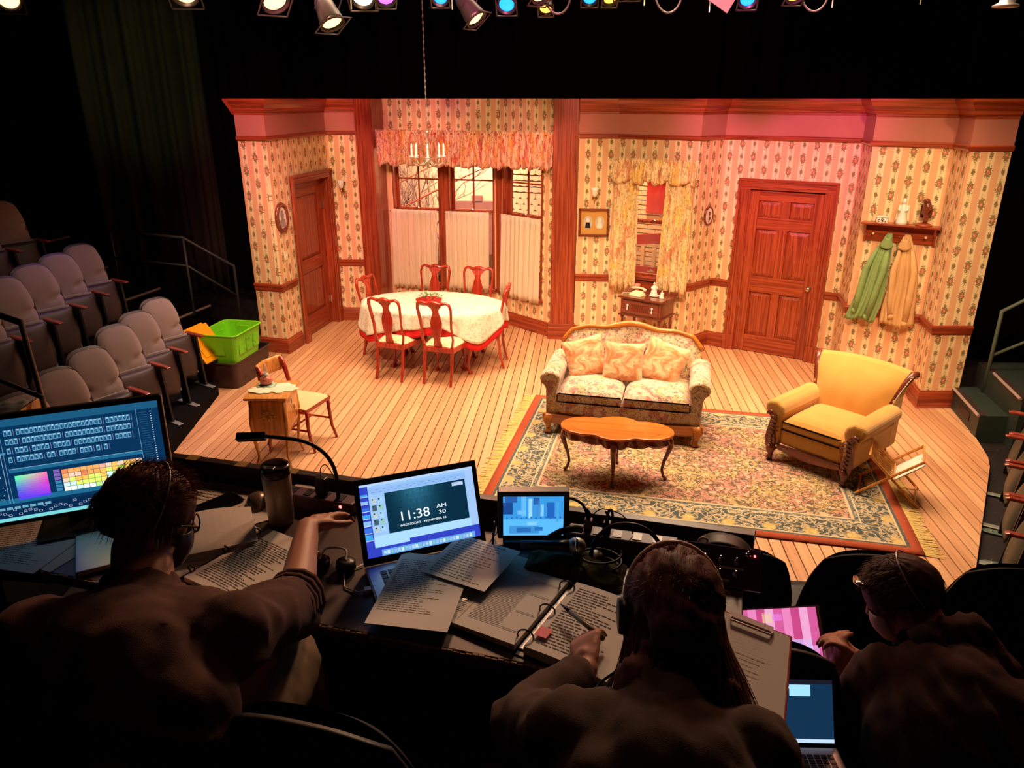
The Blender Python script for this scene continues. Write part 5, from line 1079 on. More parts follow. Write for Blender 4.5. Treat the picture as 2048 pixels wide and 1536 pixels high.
for k,(x,y,l) in enumerate([(.036,1.862,'beige plug standing in the long power strip next to the small monitor'),(.088,1.852,'black plug standing in the long power strip further right')]):
    t=thing('power_plug',l,'plug',(x,y,TZ+.047),R(-9)); MB().box(-.012,.012,-.012,.012,0,.03).build('body','ivory' if 0 else (plain('clear_beige_plug',(.24,.18,.11),.3) if k==0 else 'black'),t,bevel=.004); MB().tube([(0,0,.03),(.002,0,.05),(-.006,0,.062)],[.007,.005,.003],6).build('strain_relief','black',t)
cable('thin black lead curling above the long power strip',[(.05,1.86,TZ+.095),(.075,1.86,TZ+.112),(.13,1.85,TZ+.10),(.16,1.84,TZ+.05)],.0016)
cable('thick black cable hooped over the black plug',[(.082,1.85,TZ+.02),(.088,1.85,TZ+.10),(.098,1.85,TZ+.115),(.105,1.85,TZ+.08)],.004)
cable('tangled white cable left of the open laptop',[(-.52,1.90,TZ+.004),(-.58,1.93,TZ+.02),(-.62,1.87,TZ+.006),(-.55,1.86,TZ+.015),(-.60,1.81,TZ+.004)],.002,'sheet')
cable('black cable coiled left of the open laptop',[(-.50+.05*math.cos(k*.8),1.86+.05*math.sin(k*.8),TZ+.004+.002*k) for k in range(16)],.003,n=60)
cable('pale cable running behind the open laptop',[(-.235,1.90,TZ+.03),(-.225,1.86,TZ+.02),(-.24,1.82,TZ+.004),(-.22,1.79,TZ+.003)],.0022,'sheet')
cable('red striped black cable in the coil right of the microphone',[(.07+.055*math.cos(k*.75),1.73+.045*math.sin(k*.75),TZ+.006+.003*k) for k in range(18)],.0035,n=70)
t=thing('microphone','silver-headed handheld microphone lying on the camouflage pouch','microphone',(-.045,1.745,TZ+.060),R(2)); MB().tube([(-.10,0,0),(.0,0,0),(.03,0,.0)],[.010,.013,.018],12).build('handle','black',t,smooth=True); MB().ball((.05,0,0),(.026,.024,.024),16,10).build('grille','steel',t,smooth=True); MB().at(TM((.05,0,0))@RY(90)).lathe([(.0250,-.003),(.0262,0),(.0250,.003)],18).build('ring','chrome',t,smooth=True)
m=M('camouflage_cloth',.95,.1); v=m.co(); n=m.noise(v,30,2); n2=m.noise(v,150,1); c=m.mix(n.st(.48,.52),(.030,.022,.010),(.060,.062,.020)); c=m.mix(n2.st(.6,.7)*.5,c,(.10,.10,.04)); m.col(c); MT['camo']=m.m
o=thing('camouflage_pouch','dark camouflage cloth pouch lying behind the prompt book','pouch',(.0,1.715,TZ),R(-10)); b=MB(); b.grid(lambda u,v:((u-.5)*.27,(v-.5)*.12,.002+.036*math.sin(u*3.1415)**.4*math.sin(v*3.1415)**.5+.006*math.sin(u*14)*math.sin(v*9)),30,16); b.build('cloth','camo',o,smooth=True)
cable('dark leafy camouflage cord over the corner of the small monitor',[(-.08,1.775,TZ+.055),(-.04,1.79,TZ+.075),(0,1.80,TZ+.082),(.02,1.80,TZ+.078)],.009,'camo')
# comm box with toggle switches
t=thing('switch_box','plum coloured cue box with chrome toggle switches and label tape','switch box',(.385,1.725,TZ+.025),rot=(R(42),0,R(-10)))
MB().box(-.10,.10,-.045,.062,-.0,.012).build('panel',plain('plum_panel',(.11,.045,.12),.35,.1),t,bevel=.002)
for x,y in ((-.045,.022),(-.005,.022),(.035,.022),(.035,-.012),(-.005,-.012),(.062,.044)):
    q=MB().lathe([(.009,.012),(.009,.015),(.006,.017),(.005,.022)],10,(x,y,0)).build('switch_nut','chrome',t,smooth=True); MB().tube([(x,y,.02),(x,y+.004,.036)],[.002,.0032],6).build('toggle','chrome',q,smooth=True)
for x0,x1,y in ((-.09,.055,.005),(-.09,.02,-.028)): MB().box(x0,x1,y-.003,y+.003,.0121,.0127).build('label_tape','sheet',t)
for x,y in ((-.094,.056),(.094,.056),(.094,-.044)): MB().ball((x,y,.0125),(.003,.003,.0015)).build('screw','chrome',t)
MB().ball((.08,.045,.013),(.003,.003,.002)).build('pilot_light','led',t)
t=thing('sunglasses_case','dark brown curved case resting behind the plum switch box','case',(.40,1.80,TZ+.01),R(-12)); b=MB(); b.grid(lambda u,v:(.075*math.cos(u*3.1415),.03*(v-.5)*2,.062*math.sin(u*3.1415)**.8),20,4); b.build('shell','shell',t,smooth=True,solid=.004)
cable('clear looped cable left of the brown case behind the switch box',[(.33,1.80,TZ+.03),(.335,1.80,TZ+.068),(.355,1.80,TZ+.068),(.365,1.80,TZ+.03)],.003,'silver')
# small stuff held on the table left: earbuds and black pouch under the reaching hand
t=thing('headphones','small black headphones under the reaching hand of the left person','headphones',(-.645,1.665,TZ)); 
for x in (-.03,.04): MB().lathe([(.022,0),(.028,.012),(.026,.028),(.010,.03)],14,(x,0,0)).build('ear_cup','black',t,smooth=True)
MB().tube(arc([(-.03,0,.03),(-.02,.03,.045),(.03,.03,.045),(.04,0,.03)]),.003,6).build('band','sheet',t,smooth=True)
t=thing('ballpoint_pen','black ballpoint pen held between the fingers of the left person','pen',(0,0,0)); MB().tube([(-.655,1.745,1.955),(-.60,1.775,1.985)],.004,8).build('barrel','black',t)
# ================================================================ PEOPLE
def blend_mesh(name,prims,vox,mat,par,it=6,wr=0,ws=9,seed=0,cut=None):
    """one continuous skin grown over tapered limbs and rounded masses"""
    b=MB()
    for p in prims:
        if p[0]=='c':
            a,ra,c,rc=Vector(p[1]),p[2],Vector(p[3]),p[4]; fl=p[5] if len(p)>5 else 1
            n=5; pts=[a.lerp(c,i/n) for i in range(n+1)]; b.tube(pts,[ra+(rc-ra)*i/n for i in range(n+1)],12,fl); b.ball(a,ra*.97,10,7); b.ball(c,rc*.97,10,7)
        else:
            b.at(Matrix.Translation(Vector(p[1]))@(p[3] if len(p)>3 else Matrix.Identity(4))); b.ball((0,0,0),p[2],18,12); b.X=Matrix.Identity(4)
    o=b.build(name,mat,None); q=o.modifiers.new('r','REMESH'); q.mode='VOXEL'; q.voxel_size=vox; q.adaptivity=0
    q=o.modifiers.new('s','SMOOTH'); q.iterations=it; q.factor=.5
    dg=bpy.context.evaluated_depsgraph_get(); me=bpy.data.meshes.new_from_object(o.evaluated_get(dg)); me.name=name; o.modifiers.clear(); o.data=me
    if wr:
        for v in me.vertices:
            c=v.co; q_=mnoise.noise(Vector((c.x*3+seed,c.y*3,c.z*3)))*.9; k=mnoise.noise(Vector(((c.x+c.z*.8)*ws*1.5+q_+seed,(c.y-c.x*.5)*ws*.5,(c.z-c.x*.8)*ws*.35+q_))); k2=mnoise.noise(Vector((c.x*ws*3,c.y*ws*3+seed,c.z*ws*1.2))); v.co=c+v.normal*wr*(.7-2.2*abs(k)-.35*k2)
    me.polygons.foreach_set('use_smooth',[True]*len(me.polygons)); me.materials.clear(); me.materials.append(MT[mat])
    bl=Vector(par.location); me.transform(Matrix.Translation(-bl)); o.parent=par; return o
def frame(f,up=(0,0,1)):
    """head frame: y = back of the head towards the face reversed, i.e. columns right, forward, up"""
    f=Vector(f).normalized(); r=f.cross(Vector(up)).normalized(); u=r.cross(f); return Matrix(((r.x,f.x,u.x,0),(r.y,f.y,u.y,0),(r.z,f.z,u.z,0),(0,0,0,1)))
def hand(base,knuck,palmn,curl,side,s=1.0,spread=.35,thumb_out=.8):
    """prims of a hand: wrist point, knuckle centre, palm normal; five separate fingers rooted in the palm"""
    B,K,N=Vector(base),Vector(knuck),Vector(palmn).normalized(); F=(K-B).normalized(); X=F.cross(N).normalized()*side; P=[('c',B,.024*s,B.lerp(K,.4),.026*s,.75)]
    for i,(o_,ln) in enumerate(((-.033,.070),(-.011,.079),(.011,.074),(.032,.058))):
        k=K+X*o_*s; P.append(('c',B.lerp(K,.25)+X*o_*.5*s,.016*s,k,.0115*s))
        d=(F+X*spread*o_*8*.2).normalized(); p=k; r=.0098*s
        for j,fr in enumerate((.44,.32,.24)):
            a=curl[i]*(j*.55+.45); dd=(d*math.cos(a)+N*math.sin(a)).normalized(); q=p+dd*ln*fr*s; P.append(('c',p,r,q,r*.9)); p=q; r*=.9; 
    T=B.lerp(K,.22)-X*.026*s; d=(F*.55-X*thumb_out+N*.35).normalized(); q=T+d*.036*s; P.append(('c',B.lerp(K,.15)-X*.012*s,.019*s,q,.013*s)); d2=(d+F*.9+N*.3).normalized(); q2=q+d2*.028*s; P.append(('c',q,.012*s,q2,.0108*s)); q3=q2+(d2+F*.3).normalized()*.022*s; P.append(('c',q2,.0106*s,q3,.009*s)); return P
def head_prims(c,f,s=1.0,ear=True):
    F=frame(f); g=lambda x,y,z:Vector(c)+(F.to_3x3()@Vector((x,y,z)))*s; m=F
    P=[('e',g(0,-.012,.018),(.074*s,.094*s,.085*s),m),('e',g(0,.028,-.03),(.058*s,.062*s,.078*s),m),('e',g(0,.060,-.085),(.034*s,.030*s,.026*s),m),('c',g(0,.086,.0),.010*s,g(0,.104,-.034),.013*s),('e',g(0,.090,-.058),(.024*s,.012*s,.010*s),m),('c',g(-.03,.082,.018),.012*s,g(.03,.082,.018),.012*s),('c',g(-.055,.02,-.055),.026*s,g(-.02,.062,-.085),.022*s),('c',g(.055,.02,-.055),.026*s,g(.02,.062,-.085),.022*s)]
    if ear:
        for e in (-1,1): P+=[('e',g(e*.078,-.006,-.018),(.008*s,.018*s,.031*s),m@RX(-12)),('c',g(e*.083,-.02,.0),.006*s,g(e*.084,-.018,-.03),.006*s)]
    return P,g,F
def face_parts(par,g,F,bl):
    for e in (-1,1):
        b=MB(); b.at(Matrix.Translation(g(e*.031,.076,.0)-bl)@F); b.ball((0,0,0),(.012,.010,.010),10,8); q=b.build('eye','white',par,smooth=True)
        b=MB(); b.at(Matrix.Translation(g(e*.031,.0845,.0)-bl)@F); b.ball((0,0,0),(.005,.003,.005),8,6); b.build('iris','black',q,smooth=True)
def strands(name,g,F,par,mat,n,fn,r=.0009,kind='stuff'):
    b=MB(); rn=random.Random(len(name)+n)
    for k in range(n):
        P=fn(rn); 
        if P: b.tube([Vector(p)-Vector(par.location) for p in P],[r]*(len(P)-1)+[r*.3],3,1,False)
    return tag(b.build(name,mat,par,smooth=True),kind=kind)
def short_hair(g,top=.09,L=.035,lift=.5,zmin=-.06):
    def fn(rn):
        while True:
            a=rn.uniform(0,6.283); ph=math.acos(rn.uniform(-.35,1)); x,y,z=math.sin(ph)*math.cos(a),math.sin(ph)*math.sin(a),math.cos(ph)
            if y>.55 and z<.45: continue
            break
        p=Vector((x*.083,-.012+y*.102,.020+z*.094)); 
        if p.z<zmin: return None
        nrm=Vector((x,y,z)); d=(nrm*lift+Vector((rn.uniform(-.3,.3),.45 if z>.3 else -.2,rn.uniform(-.2,.3) if z>.3 else -.8))).normalized(); l=L*rn.uniform(.5,1.2); pts=[p,p+d*l*.5,p+(d+Vector((0,.1,-.35))*.8).normalized()*l]; return [g(*q) for q in pts]
    return fn
# ---------- person A: left, seated at the table, head turned right, right arm reaching out
pa=thing('person','person in a brown sweatshirt, glasses and black mask reaching across the table on the left','person',(-.80,.95,RF))
bl=Vector(pa.location)
hp,g,F=head_prims((-.857,1.262,2.262),(.72,.62,-.38),.87)
bodyA=hp+[('c',(-.87,1.235,2.21),.056,(-.825,1.14,2.125),.062),('c',(-.81,1.05,2.07),.14,(-.80,.93,1.72),.15),('c',(-.96,1.07,2.105),.07,(-.67,1.13,2.085),.07),('c',(-.665,1.145,2.085),.055,(-.632,1.375,1.965),.048),('c',(-.632,1.375,1.965),.049,(-.700,1.665,1.995),.030),('c',(-.98,1.06,2.09),.055,(-1.13,1.22,1.93),.045),('c',(-1.13,1.22,1.93),.044,(-1.06,1.42,1.91),.03),('c',(-.86,.93,1.70),.10,(-.93,1.38,1.75),.07),('c',(-.93,1.38,1.75),.06,(-.93,1.50,1.20),.045),('c',(-.73,.93,1.72),.10,(-.70,1.20,1.74),.07)]
bodyA+=hand((-.700,1.665,1.995),(-.672,1.745,1.985),(.35,.1,-.9),(.9,1.0,.8,.6),1,1.0)+hand((-1.06,1.42,1.91),(-1.04,1.50,1.895),(0,0,-1),(.4,.4,.4,.4),-1,1.0)
bo=blend_mesh('body',bodyA,.0062,'skinw',pa,4); face_parts(pa,g,F,bl)
sh=[('c',(-.85,1.165,2.135),.078,(-.82,1.09,2.10),.10),('c',(-.815,1.02,2.07),.165,(-.83,.86,1.70),.18),('c',(-.98,1.05,2.105),.092,(-.655,1.13,2.085),.090),('e',(-.81,1.0,2.02),(.22,.13,.16)),('c',(-.655,1.14,2.085),.074,(-.632,1.35,1.975),.066),('c',(-.66,1.25,2.02),.074,(-.634,1.37,1.975),.068),('c',(-.632,1.35,1.975),.072,(-.640,1.42,1.965),.055),('c',(-.99,1.05,2.09),.076,(-1.12,1.20,1.94),.068),('c',(-1.12,1.20,1.94),.066,(-1.07,1.38,1.915),.045),('c',(-.84,.92,1.80),.18,(-.83,.90,1.62),.18)]
shA=blend_mesh('sweatshirt',sh,.011,'shirt',pa,5,.011,10,3)
for k in range(4):
    b=MB(); c0=Vector((-.640,1.405-.022*k,1.968+.004*k)); b.at(TM(c0-bl)@Matrix.Rotation(R(62),4,'X')); b.tube([(.0665*math.cos(q/14*6.283),.062*math.sin(q/14*6.283),.004*math.sin(q*2+k)) for q in range(15)],.009,6,cap=False); b.build('sleeve_fold','shirt',shA,smooth=True)
b=MB(); c0=Vector((-.838,1.165,2.155)); b.at(TM(c0-bl)@RX(-28)); b.tube([(.074*math.cos(q/20*6.283),.068*math.sin(q/20*6.283),0) for q in range(21)],.010,8,cap=False); b.build('neckband','shirt',shA,smooth=True)
tr=[('c',(-.86,.92,1.68),.12,(-.93,1.38,1.76),.088),('c',(-.93,1.38,1.76),.084,(-.93,1.52,1.30),.07),('c',(-.76,.93,1.72),.125,(-.675,1.35,1.815),.102),('c',(-.675,1.35,1.815),.098,(-.66,1.46,1.50),.07),('c',(-.68,1.48,1.50),.07,(-.66,1.52,1.25),.06)]
blend_mesh('trousers',tr,.011,'khaki',pa,5,.010,10,6)
for x in (-.93,-.66):
    b=MB(); b.at(TM(Vector((x,1.52,RF+.0))-bl)); b.ball((0,.05,.045),(.048,.13,.045),12,8); b.box(-.045,.045,-.07,.17,0,.014); b.build('shoe','black',pa,smooth=False)
# hair, glasses, mask, headset
def shell(g,F,s,rx,ry,rz,dy,dz,face=.42,low=-.62):
    """hair cap that leaves the face, ears and nape open"""
    b=MB(); 
    def fn(u,v):
        a=u*6.283; ph=.02+v*2.15; x,y,z=math.sin(ph)*math.cos(a),math.sin(ph)*math.sin(a),math.cos(ph)
        if y>face and z<.52: k=(y-face); ph2=max(.75,ph-k*1.6*(.52-z)); x,y,z=math.sin(ph2)*math.cos(a),math.sin(ph2)*math.sin(a),math.cos(ph2)
        if abs(x)>.62 and z<-.10 and y>-.35: z=max(z,-.12)
        n=1+.035*mnoise.noise(Vector((x*7,y*7,z*2)))+.012*math.sin(a*40)
        return g(x*rx*n,dy+y*ry*n,dz+max(z,low)*rz*n)
    b.grid(fn,56,26); return b
def place(b,par): b.v=[v-Vector(par.location) for v in b.v]; return b
q=place(shell(g,F,1,.084,.105,.099,-.013,.018),pa).build('hair','hairbr',pa,smooth=True,solid=.006)
strands('hair_strands',g,F,pa,'hairbr',1500,short_hair(g,L=.040,lift=.45),.0007)
gl=MB(); 
for e in (-1,1): gl.tube([g(e*.068,-.02,.006),g(e*.074,.03,.008),g(e*.072,.088,.006)],[.0022,.0032,.0036],6,.6)
fr=place(gl,pa).build('glasses','black',pa,smooth=True)
for e in (-1,1): b=MB(); b.tube([g(e*.034+.026*math.cos(k/12*6.283),.096,.0+.019*math.sin(k/12*6.283)) for k in range(13)],.0022,6,cap=False); place(b,pa).build('rim','black',fr,smooth=True)
def mask(g,par,mat,s=1.0):
    b=MB(); b.grid(lambda u,v:g(*(lambda a,w:(s*.066*math.sin(a),s*(.030+.080*math.cos(a)*(.86+.14*math.sin(v*3.14))),-.022-.082*v))((u*2-1)*1.25,v)),16,10); q=place(b,par).build('face_mask',mat,par,smooth=True,solid=.003)
    for e in (-1,1): b=MB(); b.tube([g(e*.062,.055,-.035),g(e*.078,.012,-.005),g(e*.080,-.024,.0),g(e*.080,-.022,-.04),g(e*.064,.05,-.09)],.0014,5); place(b,par).build('ear_loop','rubber',q,smooth=True)
mask(g,pa,'black')
def headband(g,par,mat,r=.0035,tilt=.0,k=1.0,cups=(1,),mic=0,flat=1):
    b=MB(); b.tube([g(.094*k*math.sin(a),tilt+.02*math.cos(a)-.01,.020+.108*k*math.cos(a)) for a in [i/20*3.5-1.75 for i in range(21)]],r,8,flat); hs=place(b,par).build('headset','x' and mat,par,smooth=True)
    for e in cups:
        b=MB(); b.at(TM(g(e*.096*k,-.004,-.018)-Vector(par.location))@F@RY(90)); b.lathe([(.016,-.014),(.034,-.012),(.037,0),(.034,.012),(.016,.014)],16); place(MB(),par); b.build('ear_cup','black',hs,smooth=True)
    if mic: b=MB(); b.tube([g(mic*.10,0,-.03),g(mic*.105,.05,-.07),g(mic*.07,.10,-.085)],.002,6); place(b,par).build('mic_boom','black',hs,smooth=True)
    return hs
headband(g,pa,'silver',.0018,-.0,.985,cups=())
MT['pinkband']=plain('pale_pink_band',(.62,.42,.36),.35,.05)
# ---------- person B: centre, long hair, headset, pen in the left hand
pb=thing('person','person with long hair and a headset writing in the prompt book in the middle','person',(.13,.85,RF)); bl=Vector(pb.location)
hp,g,F=head_prims((.194,1.240,2.128),(-.06,.90,-.42),.90)
bodyB=hp+[('c',(.175,1.20,2.10),.052,(.165,1.09,2.02),.058),('c',(.16,.98,1.98),.13,(.14,.85,1.66),.145),('c',(.01,1.02,2.02),.062,(.30,1.04,1.99),.062),('c',(0,1.03,2.0),.052,(-.085,1.16,1.90),.042),('c',(-.085,1.16,1.90),.042,(.035,1.30,1.915),.026),('c',(.30,1.04,1.98),.052,(.41,1.19,1.80),.042),('c',(.41,1.19,1.80),.042,(.34,1.30,1.735),.028),('c',(.08,.85,1.66),.10,(.06,1.28,1.70),.07),('c',(.06,1.28,1.70),.06,(.06,1.38,1.2),.045),('c',(.20,.85,1.66),.10,(.24,1.28,1.70),.07),('c',(.24,1.28,1.70),.06,(.24,1.38,1.2),.045)]
bodyB+=hand((.035,1.30,1.915),(.030,1.378,1.925),(.55,.15,-.75),(1.0,.95,1.0,1.1),-1,.95,thumb_out=.6)+hand((.34,1.30,1.735),(.31,1.36,1.74),(0,.1,.95),(.7,.7,.7,.7),1,.95)
blend_mesh('body',bodyB,.0062,'skinw',pb,4); face_parts(pb,g,F,bl)
sh=[('c',(.17,1.08,2.04),.085,(.16,.99,2.0),.13),('c',(.16,.96,1.98),.16,(.14,.82,1.66),.205),('c',(-.005,1.01,2.02),.082,(.315,1.03,1.99),.082),('e',(.15,.93,1.93),(.215,.13,.18)),('c',(-.01,1.02,2.0),.074,(-.09,1.15,1.905),.066),('c',(-.09,1.15,1.905),.064,(.01,1.275,1.915),.042),('c',(.31,1.03,1.98),.072,(.41,1.19,1.80),.062),('c',(.41,1.19,1.80),.060,(.36,1.27,1.74),.042),('c',(.14,.84,1.78),.21,(.13,.83,1.60),.22)]
blend_mesh('cardigan',sh,.011,'shirt2',pb,5,.011,10,11)
blend_mesh('trousers',[('c',(.08,.85,1.66),.12,(.06,1.28,1.71),.085),('c',(.06,1.28,1.71),.082,(.06,1.40,1.25),.06),('c',(.20,.85,1.66),.12,(.24,1.28,1.71),.085),('c',(.24,1.28,1.71),.082,(.24,1.40,1.25),.06)],.014,'darkpants',pb,5)
for x in (.06,.24): b=MB(); b.at(TM(Vector((x,1.40,RF))-bl)); b.ball((0,.05,.045),(.045,.12,.045),12,8); b.build('shoe','black',pb)
hb=[('e',g(0,-.014,.018),(.092,.112,.104),F),('c',g(0,-.085,-.02),.075,(.185,1.085,2.02),.085,.7),('c',(.185,1.085,2.02),.088,(.205,.955,1.86),.105,.5),('c',(.205,.955,1.86),.105,(.20,.86,1.62),.085,.45),('c',(.12,1.10,2.08),.04,(.12,.99,1.88),.05),('c',(.26,1.10,2.06),.045,(.30,.97,1.85),.05)]
blend_mesh('hair',hb,.009,'hairgy',pb,5,.007,30,4)
# open the face: the hair mass stops behind the forehead, strands fall down the back
def longh(rn):
    a=rn.uniform(-1.9,1.9); ph=rn.uniform(.1,1.6); x=math.sin(ph)*math.sin(a); y=-math.sin(ph)*math.cos(a); z=math.cos(ph); p=g(x*.094,-.014+y*.114,.018+z*.106); w_=rn.uniform(-.5,.5)
    e=Vector((.20+x*.13+rn.uniform(-.02,.02),1.03+rn.uniform(-.02,.03)-.02*abs(y),1.97+rn.uniform(-.04,.02))); f=e+Vector((x*.06+rn.uniform(-.03,.03),-.09-rn.random()*.05,-.16-rn.random()*.16)); m1=g(x*.104,-.03+y*.125,-.05+z*.05)
    return arc([p,m1,e+Vector((0,.0,.03)),f],12)
strands('hair_strands',g,F,pb,'hairgy',2200,longh,.0009)
def frizz(rn):
    a=rn.uniform(-2.4,2.4); ph=rn.uniform(0,1.5); x=math.sin(ph)*math.sin(a); y=-math.sin(ph)*math.cos(a); z=math.cos(ph); p=Vector((x*.092,-.014+y*.112,.018+z*.104)); d=Vector((x+rn.uniform(-.5,.5),y+rn.uniform(-.5,.5),z+rn.uniform(-.5,.3))); l=rn.uniform(.008,.024); return [g(*p),g(*(p+d*l*.6)),g(*(p+d*l+Vector((0,0,-.006))))]
strands('flyaway_hair',g,F,pb,'hairgy',1500,frizz,.0005)
hs=headband(g,pb,'pinkband',.0062,-.002,1.09,cups=(-1,),flat=1)
b=MB(); b.tube(arc([g(-.105,0,-.05),g(-.105,.01,-.12),(.06,1.20,1.97),(.03,1.15,1.965)]),.0028,6); place(b,pb).build('headset_cable','rubber',hs,smooth=True)
t=thing('marker_pen','slim olive pen held over the right page of the prompt book','pen',(0,0,0)); MB().tube([(.070,1.375,1.935),(-.005,1.475,1.925)],.0062,8).build('barrel',plain('olive_pen',(.18,.15,.08),.3),t,smooth=True); MB().tube([(-.005,1.475,1.925),(-.028,1.505,1.922)],[.006,.0015],8).build('tip','black',t,smooth=True)
# ---------- person C: right, head bowed and turned left, hands clasped
pc=thing('person','person in a dark brown hoodie and pale mask sitting bowed at the right','person',(.90,1.45,.72)); bl=Vector(pc.location)
hp,g,F=head_prims((.845,1.730,1.846),(-.80,.28,-.52),.89)
bodyC=hp+[('c',(.865,1.72,1.85),.056,(.90,1.64,1.76),.064),('c',(.91,1.55,1.68),.14,(.93,1.42,1.34),.16),('c',(.80,1.60,1.70),.068,(1.02,1.48,1.70),.068),('c',(.79,1.62,1.68),.055,(.72,1.60,1.48),.045),('c',(.72,1.60,1.48),.044,(.735,1.725,1.585),.028),('c',(1.03,1.48,1.69),.055,(1.03,1.60,1.46),.045),('c',(1.03,1.60,1.46),.044,(.80,1.74,1.60),.028),('c',(.88,1.45,1.28),.11,(.68,1.66,1.36),.075),('c',(.68,1.66,1.36),.062,(.66,1.85,.85),.045),('c',(.98,1.42,1.28),.11,(.74,1.84,1.40),.075),('c',(.74,1.84,1.40),.062,(.90,1.95,.86),.045)]
bodyC+=hand((.735,1.725,1.585),(.728,1.775,1.628),(.8,0,-.4),(.8,.8,.8,.8),-1,1.0)+hand((.80,1.74,1.60),(.745,1.775,1.645),(-.3,-.2,-.8),(.9,.9,.9,.9),1,1.0)
blend_mesh('body',bodyC,.0065,'skinw',pc,4); face_parts(pc,g,F,bl)
sh=[('c',(.91,1.53,1.68),.17,(.94,1.38,1.32),.22),('c',(.79,1.59,1.69),.090,(1.04,1.46,1.69),.095),('e',(.93,1.47,1.62),(.23,.17,.20)),('c',(.775,1.61,1.67),.078,(.72,1.59,1.49),.068),('c',(.72,1.59,1.49),.066,(.735,1.70,1.56),.045),('c',(1.04,1.47,1.68),.080,(1.03,1.60,1.47),.070),('c',(1.03,1.60,1.47),.068,(.84,1.72,1.585),.046),('c',(.95,1.40,1.40),.24,(.95,1.38,1.25),.23)]
hd_=blend_mesh('hoodie',sh,.012,'shirt3',pc,5,.011,10,21)
blend_mesh('hood',[('c',(.86,1.60,1.82),.038,(.97,1.61,1.83),.050),('c',(.97,1.60,1.80),.05,(1.03,1.55,1.77),.05),('c',(.84,1.63,1.775),.034,(.90,1.55,1.79),.045),('e',(.95,1.56,1.78),(.10,.07,.045))],.010,'shirt3',pc,5,.010,16,2)
blend_mesh('trousers',[('c',(.88,1.43,1.27),.13,(.68,1.66,1.37),.092),('c',(.68,1.66,1.37),.088,(.66,1.86,.92),.065),('c',(.98,1.40,1.27),.13,(.74,1.84,1.41),.092),('c',(.74,1.84,1.41),.085,(.90,1.95,.90),.065)],.012,'darkpants',pc,5,.006,10,6)
for x,y in ((.66,1.86),(.90,1.95)): b=MB(); b.at(TM(Vector((x,y,.72))-bl)); b.ball((-.02,.05,.045),(.05,.12,.045),12,8); b.build('shoe','black',pc)
place(shell(g,F,1,.084,.106,.100,-.013,.018,face=.50),pc).build('hair','hairdk',pc,smooth=True,solid=.006)
strands('hair_strands',g,F,pc,'hairdk',1200,short_hair(g,L=.034,lift=.18),.0008)
mask(g,pc,'sheet'); hs=headband(g,pc,'silver',.0018,-.05,.985,cups=())
b=MB(); b.at(TM(Vector((.742,1.712,1.572))-bl)@frame((.2,.55,.6))@RX(90)); b.lathe([(.030,-.009),(.032,0),(.030,.009)],14); w_=b.build('watch_strap','black',pc,smooth=True); b=MB(); b.at(TM(Vector((.742,1.70,1.600))-bl)); b.box(-.014,.014,-.012,.012,-.003,.004); b.build('watch_face','steel',w_,bevel=.002)
# sunglasses pushed up on the forehead of person C
b=MB(); b.tube([g(-.06,.065,.085),g(-.03,.085,.085),g(0,.092,.088)],[.010,.013,.006],8,.5); place(b,pc).build('sunglasses','chrome',pc,smooth=True)
# ================================================================ THEATRE SEATS
def theatre_seat(fab,shell,flip=True,arm='armwood'):
    t=thing('theatre_seat','x','seat')
    def bk(u,v):
        x=(u-.5)*2; w_=.232-.075*v**3-.02*(1-v); z=.40+.58*v-.05*abs(x)**3*v**3; tuft=math.exp(-((v-.50+.10*(1-abs(x)))/.045)**2)*(abs(x)>.2)*.030*min(1,(abs(x)-.2)*3); puff=.045*(1-abs(x)**6)*math.sin(math.pi*min(1,.06+v*.94))**.5
        return (x*w_,.16+.09*v-puff-.012*math.exp(-((v-.75)/.2)**2)+tuft,z)
    b=MB(); b.grid(bk,18,24); c=b.build('back_cushion',fab,t,smooth=True)
    b=MB(); b.grid(lambda u,v:(bk(u,v)[0]*1.06,.175+.095*v+.030*(1-(2*u-1)**4),bk(u,v)[2]+.012*v),14,10); b.build('back_shell',shell,t,smooth=True,solid=.014)
    if flip:
        b=MB(); b.grid(lambda u,v:((u-.5)*.44*(1-.25*max(0,.45-v)**1.5*3),-.005+.10*v-.045*(1-(2*u-1)**4)*math.sin(v*3.1415)**.5,.15+.42*v),14,14); b.build('seat_underside',shell,t,smooth=True,solid=.012)
        b=MB(); b.grid(lambda u,v:((u-.5)*.43,.03+.10*v+.045*(1-(2*u-1)**4)*math.sin(v*3.1415)**.5,.16+.425*v),12,12); b.build('seat_cushion',fab,t,smooth=True,solid=.012)
    else:
        b=MB(); b.grid(lambda u,v:((u-.5)*.45,-.26+.42*v,.43+.03*(1-(2*u-1)**4)),12,10); b.build('seat_cushion',fab,t,smooth=True,solid=.05)
    for s in (-1,1):
        MB().prism([(-.06,.555),(.20,.56),(.21,.58),(-.06,.58),(-.09,.57)],s*.262-.024,s*.262+.024,'yz').build('armrest',arm,t,bevel=.008)
        MB().prism([(-.02,0),(.10,0),(.18,.56),(.04,.56)],s*.262-.010,s*.262+.010,'yz').build('side_frame','black',t)
    MB().prism([(.235,-.13),(.29,-.13),(.30,.18),(.235,.18)],.0,.010).build('floor_bracket','steel',t,bevel=.004)
    return t
G1='grey seats of the front left bank row'; G2='grey seats of the middle left bank row'
r1=[(-4.286,7.163),(-4.197,6.636),(-4.131,6.172),(-3.96,5.52),(-3.885,5.01),(-3.80,4.49)]
n1=['beside the black crate','second from the black crate','third from the black crate','fourth from the black crate','fifth from the black crate','hidden behind the lighting monitor']
fx,fy=.89,-.45
S0=None
